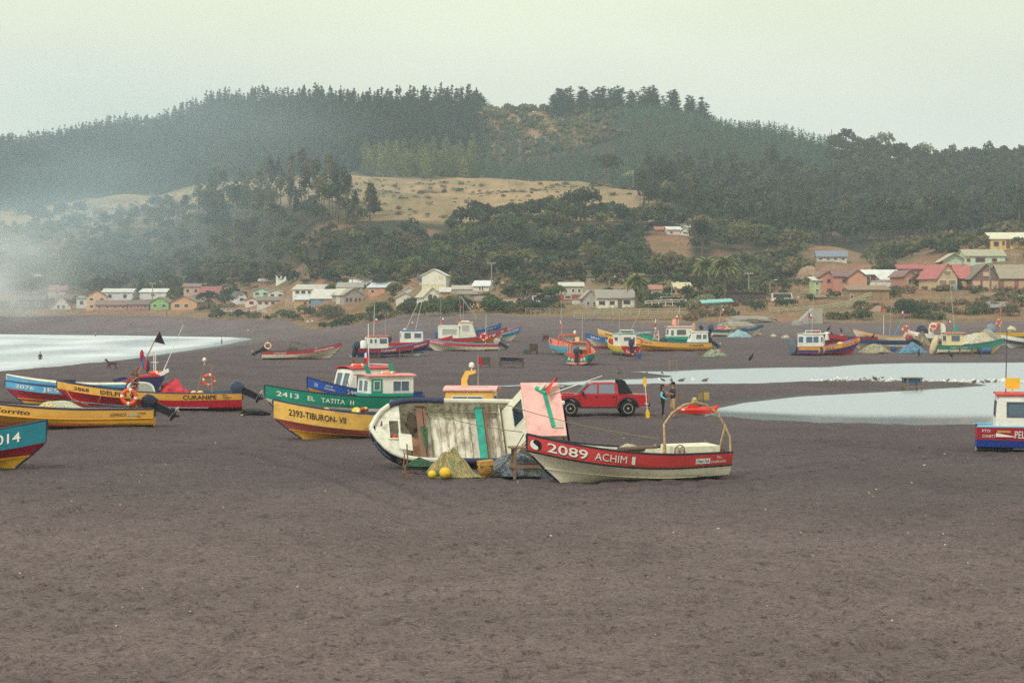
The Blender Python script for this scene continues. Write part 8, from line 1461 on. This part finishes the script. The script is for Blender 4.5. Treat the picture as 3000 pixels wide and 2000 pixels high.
def person(label, loc, rz, hgt=1.7, top=(40, 42, 52), legs=(60, 56, 60), sleeve='long', leglen='long', hair=(34, 26, 24), hairlong=False, cap=None, pose='stand', arms=None, skin=SKIN_, group=None, footc=None):
    root = empty('person', loc, (0, 0, rz), label, 'person', group, hgt / 1.7); k = 0
    sitting = pose == 'sit'
    hip = .88 if not sitting else .16
    J = {'pel': ((0, 0, hip), (.15, .11)), 'wst': ((0, 0, hip + .17), (.135, .10)), 'chs': ((0, .01, hip + .40), (.17, .115)), 'nkb': ((0, .0, hip + .56), (.075, .07)), 'nk': ((0, -.01, hip + .62), .055), 'hd': ((0, -.02, hip + .72), (.085, .095)), 'ht': ((0, -.01, hip + .80), (.07, .08))}
    E = [('pel', 'wst'), ('wst', 'chs'), ('chs', 'nkb'), ('nkb', 'nk'), ('nk', 'hd'), ('hd', 'ht')]
    arms = arms or {}
    for s_, n_ in ((-1, 'r'), (1, 'l')):
        A = arms.get(n_, [(s_ * .26, 0, hip + .22), (s_ * .28, -.06, hip - .02), (s_ * .28, -.1, hip - .12)])
        J['sh' + n_] = ((s_ * .185, 0, hip + .49), .068); J['el' + n_] = (A[0], .048); J['wr' + n_] = (A[1], .034); J['hn' + n_] = (A[2], (.042, .022)); E += [('chs', 'sh' + n_), ('sh' + n_, 'el' + n_), ('el' + n_, 'wr' + n_), ('wr' + n_, 'hn' + n_)]
        w0, w1, w2 = Vector(A[0]), Vector(A[1]), Vector(A[2]); dr = (w2 - w1).normalized(); sdv = dr.cross(Vector((1, 0, .3))).normalized()
        for q in range(4): J['f%d%s' % (q, n_)] = (tuple(w2 + dr * (.075 - .008 * abs(q - 1.4)) + sdv * (q - 1.5) * .019), .009); E.append(('hn' + n_, 'f%d%s' % (q, n_)))
        J['t' + n_] = (tuple(w1 + dr * .05 + sdv * -.06), .010); E.append(('hn' + n_, 't' + n_))
        if not sitting: L_ = [(s_ * .095, 0, hip - .06), (s_ * .10, -.02 + .02 * s_, .47), (s_ * .10, .02 + .03 * s_, .09), (s_ * .11, -.13 + .03 * s_, .035)]
        else: L_ = [(s_ * .10, -.05, hip), (s_ * .14, -.42, hip + .16), (s_ * .14, -.80, .07), (s_ * .14, -.92, .05)]
        for nm, q, r_ in zip(('th', 'kn', 'an', 'ft'), L_, (.095, .062, .045, (.045, .03))): J[nm + n_] = (q, r_)
        E += [('pel', 'th' + n_), ('th' + n_, 'kn' + n_), ('kn' + n_, 'an' + n_), ('an' + n_, 'ft' + n_)]
    names = list(J); idx = {n_: i for i, n_ in enumerate(names)}
    bone = [(Vector(J[a][0]), Vector(J[b][0]), b) for a, b in E]
    def pick(c):
        best = min(bone, key=lambda q: (c - (q[0] + (q[1] - q[0]) * max(0, min(1, (c - q[0]).dot(q[1] - q[0]) / max((q[1] - q[0]).length_squared, 1e-9))))).length)[2]
        if best in ('nk', 'hd', 'ht'): return 0
        if best[:2] in ('hn', 'f0', 'f1', 'f2', 'f3') or best in ('tr', 'tl'): return 0
        if best[:2] == 'wr': return 1 if sleeve == 'long' else 0
        if best[:2] == 'el': return (1 if sleeve != 'none' else 0)
        if best[:2] in ('ft',): return 0 if footc is None else 3
        if best[:2] == 'an': return 2 if leglen == 'long' else 0
        if best[:2] == 'kn': return 2 if leglen != 'bare' else 0
        if best[:2] == 'th' or best == 'pel': return 2
        if best == 'wst' and c.z < hip + .05: return 2
        return 1 if sleeve != 'bare' else 0
    o = skinned('body', [J[n_] for n_ in names], [(idx[a], idx[b]) for a, b in E], idx['pel'], [plain(skin), plain(top, .8), plain(legs, .8), plain(footc or skin)], pick, root)
    hz = hip + .75; hm = MB()
    hm.ell((0, .02, hz + .035), (.098, .108, .105), 14, 9)
    if hairlong: hm.ell((0, .07, hz - .12), (.10, .07, .24), 12, 9)
    hm.build('hair', plain(hair, .7), root, True)
    fc = MB(); fc.ell((0, -.105, hz - .045), (.016, .024, .024), 8, 6); fc.build('nose', plain(skin), root, True)
    for s_ in (-1, 1): MB().ell((s_ * .036, -.098, hz - .012), (.013, .008, .008), 8, 6).build('eye', plain((40, 30, 30)), root, True); MB().ell((s_ * .093, .0, hz - .03), (.012, .025, .032), 8, 6).build('ear', plain(skin), root, True)
    MB().ell((0, -.096, hz - .085), (.026, .010, .008), 8, 6).build('mouth', plain((150, 80, 74)), root, True)
    if cap: c_ = MB(); c_.ell((0, .015, hz + .065), (.108, .116, .085), 14, 8); c_.obox((-.075, -.20, hz + .045), (.15, 0, 0), (0, .12, .01), (0, 0, .014)); c_.build('cap', plain(cap, .8), root, True)
    return root
p = hit(1942, 1222)
person('woman in black wetsuit with light blue sleeve standing left of the pair', (p.x - .0, p.y, p.z - .01), R(75), 1.60, (36, 34, 46), (34, 32, 44), hair=(34, 26, 30), hairlong=True, arms={'r': [(-.24, .05, 1.12), (-.28, -.18, .98), (-.30, -.26, .97)], 'l': [(.25, -.02, 1.10), (.18, -.24, 1.12), (.12, -.32, 1.16)]}, group='couple beside the pickup')
mb = MB(); mb.tube([(-.19, 0, 1.36), (-.245, .04, 1.13)], [.076, .058], 10).tube([(-.245, .04, 1.13), (-.28, -.16, 1.0)], [.057, .044], 10)
woman = [o for o in C.objects if o.get('label', '').startswith('woman in black')][0]; mb.build('sleeve', plain((110, 196, 216), .8), woman, True)
p = hit(1968, 1222)
person('man in dark T-shirt, tan shorts and black cap standing right of the pair', (p.x + .06, p.y + .05, p.z - .01), R(-70), 1.72, (56, 54, 64), (190, 158, 112), 'short', 'knee', cap=(28, 26, 32), arms={'r': [(-.24, -.10, 1.16), (-.12, -.34, 1.24), (-.08, -.42, 1.28)], 'l': [(.25, -.06, 1.14), (.14, -.32, 1.20), (.10, -.40, 1.24)]}, group='couple beside the pickup')
p = hit(1957, 1222); ct = MB(); ct.ell((p.x - .02, p.y + .12, p.z + 1.62), (.17, .10, .025), 12, 6); ct.obox((p.x - .28, p.y + .05, p.z + 1.60), (.16, 0, -.02), (0, .12, 0), (0, 0, .014)); tag(ct.build('pink_cap', plain((226, 120, 120), .8), None, True), 'faded pink cap held up between the couple', 'cap')
p = hit(649, 1012); person('person in white top and dark trousers walking at the water edge', tuple(p), R(80), 1.72, (222, 220, 210), (44, 44, 54), group='people by the water')
p = hit(727, 985); person('bare-chested person in grey shorts on the sand past the sea tip', tuple(p), R(20), 1.7, (196, 150, 116), (120, 116, 120), 'bare', 'knee', group='people by the water', skin=(196, 150, 120))
for px, d, tp, lb in ((383, 505, (150, 150, 170), 'bather in pale top standing in the far shallows'), (280, 480, (190, 140, 116), 'bare-chested bather in the foam at left'), (488, 528, (120, 136, 166), 'bather in blue standing on the far shore')):
    x = (px - 1500) / F * d; person(lb, (x, d, max(gz(x, d), SEA_Z - .5)), R(60), 1.7, tp, (70, 76, 100), 'short', 'knee', group='people by the water')
p = hit(902, 950); person('person in white sitting on the far sand by the bank', tuple(p), R(200), 1.7, (226, 222, 214), (150, 150, 160), pose='sit', group='two people sitting on the far sand')
p = hit(915, 949); person('dark-haired person sitting right of the one in white on the far sand', tuple(p), R(160), 1.7, (210, 206, 196), (50, 50, 60), pose='sit', group='two people sitting on the far sand')
p = Vector(((118 - 1500) / F * 268, 268, SEA_Z)); person('swimmer waist-deep in the near foam at left', (p.x, p.y, p.z - .75), R(40), 1.7, (60, 44, 60), (60, 50, 60), 'long', group='people by the water')
# ---------------------------------------------------------------- dogs
def dog(label, loc, rz, col, lying=False, sc=1.0):
    root = empty('dog', loc, (0, 0, rz), label, 'dog', None, sc)
    if not lying:
        J = [((-.30, 0, .50), (.095, .11)), ((0, 0, .50), (.10, .12)), ((.22, 0, .50), (.11, .15)), ((.38, 0, .66), .07), ((.48, 0, .76), (.065, .07)), ((.62, 0, .72), .035), ((-.42, 0, .56), .03), ((-.60, 0, .62), .018)]; E = [(0, 1), (1, 2), (2, 3), (3, 4), (4, 5), (0, 6), (6, 7)]
        for s_, dx in ((-1, .08), (1, -.08)):
            b = len(J); J += [((-.34, s_ * .08, .42), .07), ((-.28 + dx, s_ * .08, .28), .045), ((-.42 + dx, s_ * .08, .15), .028), ((-.38 + dx, s_ * .08, .02), .028), ((.24, s_ * .08, .38), .055), ((.26 - dx, s_ * .08, .22), .034), ((.24 - dx * 1.6, s_ * .08, .02), .026)]; E += [(0, b), (b, b + 1), (b + 1, b + 2), (b + 2, b + 3), (2, b + 4), (b + 4, b + 5), (b + 5, b + 6)]
            J.append(((.44, s_ * .06, .86), .018)); E.append((4, len(J) - 1))
    else:
        J = [((-.40, 0, .13), (.12, .13)), ((0, 0, .13), (.13, .13)), ((.30, 0, .15), (.12, .13)), ((.46, 0, .18), .07), ((.58, 0, .17), (.065, .06)), ((.72, 0, .10), .035), ((-.62, -.06, .06), .03)]; E = [(0, 1), (1, 2), (2, 3), (3, 4), (4, 5), (0, 6)]
        for s_ in (-1, 1): b = len(J); J += [((.42, s_ * .12, .06), .04), ((.70, s_ * .10, .035), .03), ((-.25, s_ * .18, .08), .06), ((-.05, s_ * .24, .035), .03)]; E += [(2, b), (b, b + 1), (0, b + 2), (b + 2, b + 3)]; J.append(((.54, s_ * .07, .24), .018)); E.append((4, len(J) - 1))
    skinned('body', J, E, 1, [plain(col, .8), plain((206, 176, 140), .8)], lambda c: 1 if (lying and c.x > .60 and c.z < .08) else 0, root)
    MB().ell((.655 if not lying else .755, 0, .725 if not lying else .10), (.02, .022, .018), 8, 6).build('nose', plain((24, 22, 24)), root, True)
    return root
p = hit(327, 1082); dog('brown dog trotting on wet sand near the sea', tuple(p), R(165), (84, 56, 50), sc=1.1); p = hit(752, 1219); dog('black dog asleep on the sand right of the tilted engine', tuple(p), R(186), (32, 28, 34), True, 1.15)
# ---------------------------------------------------------------- birds
def bird_mesh(name, body, wing, head, up=False):
    mb = MB(); M = Euler((0, R(-55 if up else -12), 0)).to_matrix(); z = .30 if up else .20
    mb.ell((0, 0, z), (.23, .10, .105), 10, 8, 0, M); mb.ell((-.05, 0, z + .035), (.23, .108, .085), 10, 8, 1, M)
    hx, hz_ = (.16, z + .30) if up else (.20, z + .13); mb.tube([(.12 if not up else .08, 0, z + (.05 if not up else .12)), (hx, 0, hz_)], [.07, .05], 8, 2); mb.ell((hx + .015, 0, hz_ + .01), (.065, .05, .052), 8, 6, 2); mb.tube([(hx + .06, 0, hz_), (hx + .15, 0, hz_ - .02)], [.018, .006], 5, 3)
    t = M @ Vector((-.34, 0, 0)); mb.add([(t.x * .55, -.05, z + t.z * .55), (t.x * .55, .05, z + t.z * .55), (t.x * 1.05, .045, z + t.z * 1.0), (t.x * 1.05, -.045, z + t.z * 1.0), (t.x * .8, 0, z + t.z * .8 + .035)], [(0, 1, 4), (1, 2, 4), (2, 3, 4), (3, 0, 4), (0, 3, 2, 1)], 1)
    for sy in (-1, 1): mb.tube([(0, sy * .04, z - .06), (0, sy * .045, 0)], .009, 4, 3); mb.box((.03, sy * .045, .005), (.07, .05, .01), 3)
    o = mb.build(name, [plain(body), plain(wing), plain(head), plain((206, 150, 70))], None, True); me = o.data; bpy.data.objects.remove(o); return me
GU = bird_mesh('gull', (236, 234, 226), (206, 204, 200), (240, 238, 230)); GB = bird_mesh('gull_dark', (120, 104, 92), (96, 84, 76), (130, 116, 104)); GK = bird_mesh('gull_black', (236, 234, 226), (44, 42, 48), (238, 236, 228)); CO = bird_mesh('cormorant', (34, 32, 40), (30, 28, 36), (36, 34, 42), True)
def bird(me, name, label, p, rz, group, sc=1.0, cat=None):
    o = bpy.data.objects.new(name, me); C.objects.link(o); o.location = p; o.rotation_euler = (0, 0, rz); o.scale = (sc,) * 3; tag(o, label, cat or name, group)
def shallow(px, py):
    x, d = atz(px, py, LAG_Z); return (x, d, max(gz(x, d), LAG_Z - .12))
for k, (px, me, lb) in enumerate(((1938, GK, 'black-backed white gull standing in the stream, leftmost of a spaced row'), (1967, GB, 'brown gull facing away, second in the spaced row in the stream'), (1997, GB, 'brown gull bending down, third in the spaced row in the stream'), (2032, GU, 'pale gull, fourth in the spaced row in the stream'), (2066, GB, 'brown gull at the right end of the spaced row in the stream'))): bird(me, 'gull', lb, shallow(px, 1117), [3.0, 1.5, .2, 2, .3][k], 'gulls spaced along the stream', 1.05)
for k, px in enumerate((1814, 1894, 1940, 1812)): bird(GB, 'gull', ['small brown bird on the upper stream bank at left', 'small brown bird standing in the thin upper stream', 'brown bird beside the tall spindly stand', 'brown bird on the sand spit'][k], shallow(px, (1089, 1094, 1094, 1106)[k]), k, 'gulls spaced along the stream', .8)
rg = np.random.default_rng(5)
for k in range(62):
    px = 2378 + k * 10.2 + rg.uniform(-5, 5); py = 1123 - (px - 2378) * .004 + rg.uniform(-3.5, 3.0)
    if 2635 < px < 2712: continue
    kind = rg.random(); me = GU if kind < .68 else (GK if kind < .85 else GB)
    bird(me, 'gull', {GU: 'pale gull standing in the flock along the sand spit', GK: 'dark-winged gull in the flock along the sand spit', GB: 'brown gull in the flock along the sand spit'}[me], shallow(px, py), rg.uniform(0, 6.28), 'gull flock along the sand spit', rg.uniform(.85, 1.1))
bird(GB, 'gull', 'brown gull alone in the lagoon above the flock', shallow(2581, 1112), .3, 'gulls spaced along the stream'); bird(GB, 'gull', 'brown gull alone in the pool below the flock near the right cabin', shallow(2812, 1134), 3.0, 'gulls spaced along the stream')
for k, (px, py, lb) in enumerate(((2200, 1060, 'black cormorant alone on the dark sand above the lagoon'), (2692, 1046, 'black cormorant beside the canvas-covered engine'), (2785, 1050, 'black cormorant on the sand before the green and cream boat'), (2868, 1044, 'black cormorant beside the blue barrel'))): bird(CO, 'cormorant', lb, tuple(hit(px, py)), k * 1.3, 'cormorants about the right cluster', 1.35)
for k, (px, py, d, lb) in enumerate(((2428, 963, 262, 'cormorant perched on the dark red boat, left of two high ones'), (2464, 968, 262, 'cormorant perched on the dark red boat, right of two high ones'), (2437, 980, 258, 'cormorant low on the stern gear of the dark red boat'), (2557, 987, 246, 'cormorant perched on the navy and cream boat'), (2566, 1016, 240, 'cormorant with raised wing on the pale tan net'), (2727, 953, 268, 'cormorant on the arched white cabin'))): bird(CO, 'cormorant', lb, atd(px, py + 8, d), k * 2.1, 'cormorants about the right cluster', 1.2)
# ---------------------------------------------------------------- shells, wood chips and rubbish on the sand
rg = np.random.default_rng(9); mb = MB(); n = 260
for k in range(n):
    py = 1960 - 900 * rg.random() ** .55; d = H * F / (py - HY); x = (rg.uniform(0, 3000) - 1500) / F * d
    if float(polysd(np.array([x]), np.array([d]), LAG)[0]) < 2 or x < -45: continue
    s_ = rg.uniform(.008, .022) * (1 + d / 90); z = gz(x, d); a = rg.uniform(0, 3.14); u_ = Vector((math.cos(a), math.sin(a), .1)) * s_ * rg.uniform(.8, 2.2); v_ = Vector((-math.sin(a), math.cos(a), .2)) * s_; mb.obox(Vector((x, d, z - .004)), u_, v_, (0, 0, s_ * .6), int(rg.choice(4, p=[.5, .2, .22, .08])))
tag(mb.build('litter', [plain((206, 200, 186)), plain((150, 120, 90)), plain((66, 56, 54)), plain((120, 160, 150))]), 'shells, chips of wood and scraps strewn over the sand', 'litter', kind='stuff')
# ---------------------------------------------------------------- haze and smoke
def volbox(name, lo, hi, dens, col, aniso=.0):
    m = bpy.data.materials.new(name); m.use_nodes = True; t = m.node_tree; t.nodes.remove(t.nodes['Principled BSDF']); v = N(t, 'ShaderNodeVolumePrincipled'); v.inputs['Color'].default_value = col + (1,); v.inputs['Density'].default_value = dens; v.inputs['Anisotropy'].default_value = aniso; t.links.new(v.outputs[0], t.nodes['Material Output'].inputs['Volume'])
    o = MB().obox(lo, (hi[0] - lo[0], 0, 0), (0, hi[1] - lo[1], 0), (0, 0, hi[2] - lo[2])).build(name, m); tag(o, kind='stuff'); return o
volbox('haze', (-960, -120, -12), (960, 1720, 210), .00028, (.80, .92, 1.0))
def smoke(label, c, r_, dens, scale, seed, col, pw=1.6, stretch=(1, 1, 1)):
    m = bpy.data.materials.new('smoke'); m.use_nodes = True; t = m.node_tree; L = t.links.new; t.nodes.remove(t.nodes['Principled BSDF']); v = N(t, 'ShaderNodeVolumePrincipled'); v.inputs['Color'].default_value = col + (1,)
    tcn = N(t, 'ShaderNodeTexCoord'); ln = N(t, 'ShaderNodeVectorMath', operation='LENGTH'); L(tcn.outputs['Object'], ln.inputs[0]); r1 = N(t, 'ShaderNodeMapRange'); r1.inputs[1].default_value = 1.0; r1.inputs[2].default_value = 0.0; L(ln.outputs['Value'], r1.inputs[0])
    pwn = N(t, 'ShaderNodeMath', operation='POWER'); pwn.inputs[1].default_value = pw; L(r1.outputs[0], pwn.inputs[0]); nz_ = N(t, 'ShaderNodeTexNoise'); nz_.inputs['Scale'].default_value = scale; nz_.inputs['Detail'].default_value = 3; mpn = N(t, 'ShaderNodeMapping'); mpn.inputs['Location'].default_value = (seed, seed * .7, 0); mpn.inputs['Scale'].default_value = stretch; L(tcn.outputs['Object'], mpn.inputs[0]); L(mpn.outputs[0], nz_.inputs['Vector'])
    r2 = N(t, 'ShaderNodeMapRange'); r2.inputs[1].default_value = .36; r2.inputs[2].default_value = .66; L(nz_.outputs['Fac'], r2.inputs[0]); mu = N(t, 'ShaderNodeMath', operation='MULTIPLY'); L(pwn.outputs[0], mu.inputs[0]); L(r2.outputs[0], mu.inputs[1]); m2 = N(t, 'ShaderNodeMath', operation='MULTIPLY'); L(mu.outputs[0], m2.inputs[0]); m2.inputs[1].default_value = dens; L(m2.outputs[0], v.inputs['Density']); L(v.outputs[0], t.nodes['Material Output'].inputs['Volume'])
    o = MB().ell((0, 0, 0), (1, 1, 1), 24, 14).build('smoke', m); o.location = c; o.scale = r_; tag(o, label, 'smoke', kind='stuff'); return o
smoke('white smoke billowing from a fire at the left end of the town', atd(-30, 825, 540), (34, 30, 26), .12, 2.2, 3.1, (.97, .985, 1.0), 1.9)
smoke('thin blue smoke drifting up the left valley', atd(60, 600, 680), (150, 110, 62), .0125, 1.3, 8.2, (.72, .90, 1.0), 1.0, (1, 1, 1.4))
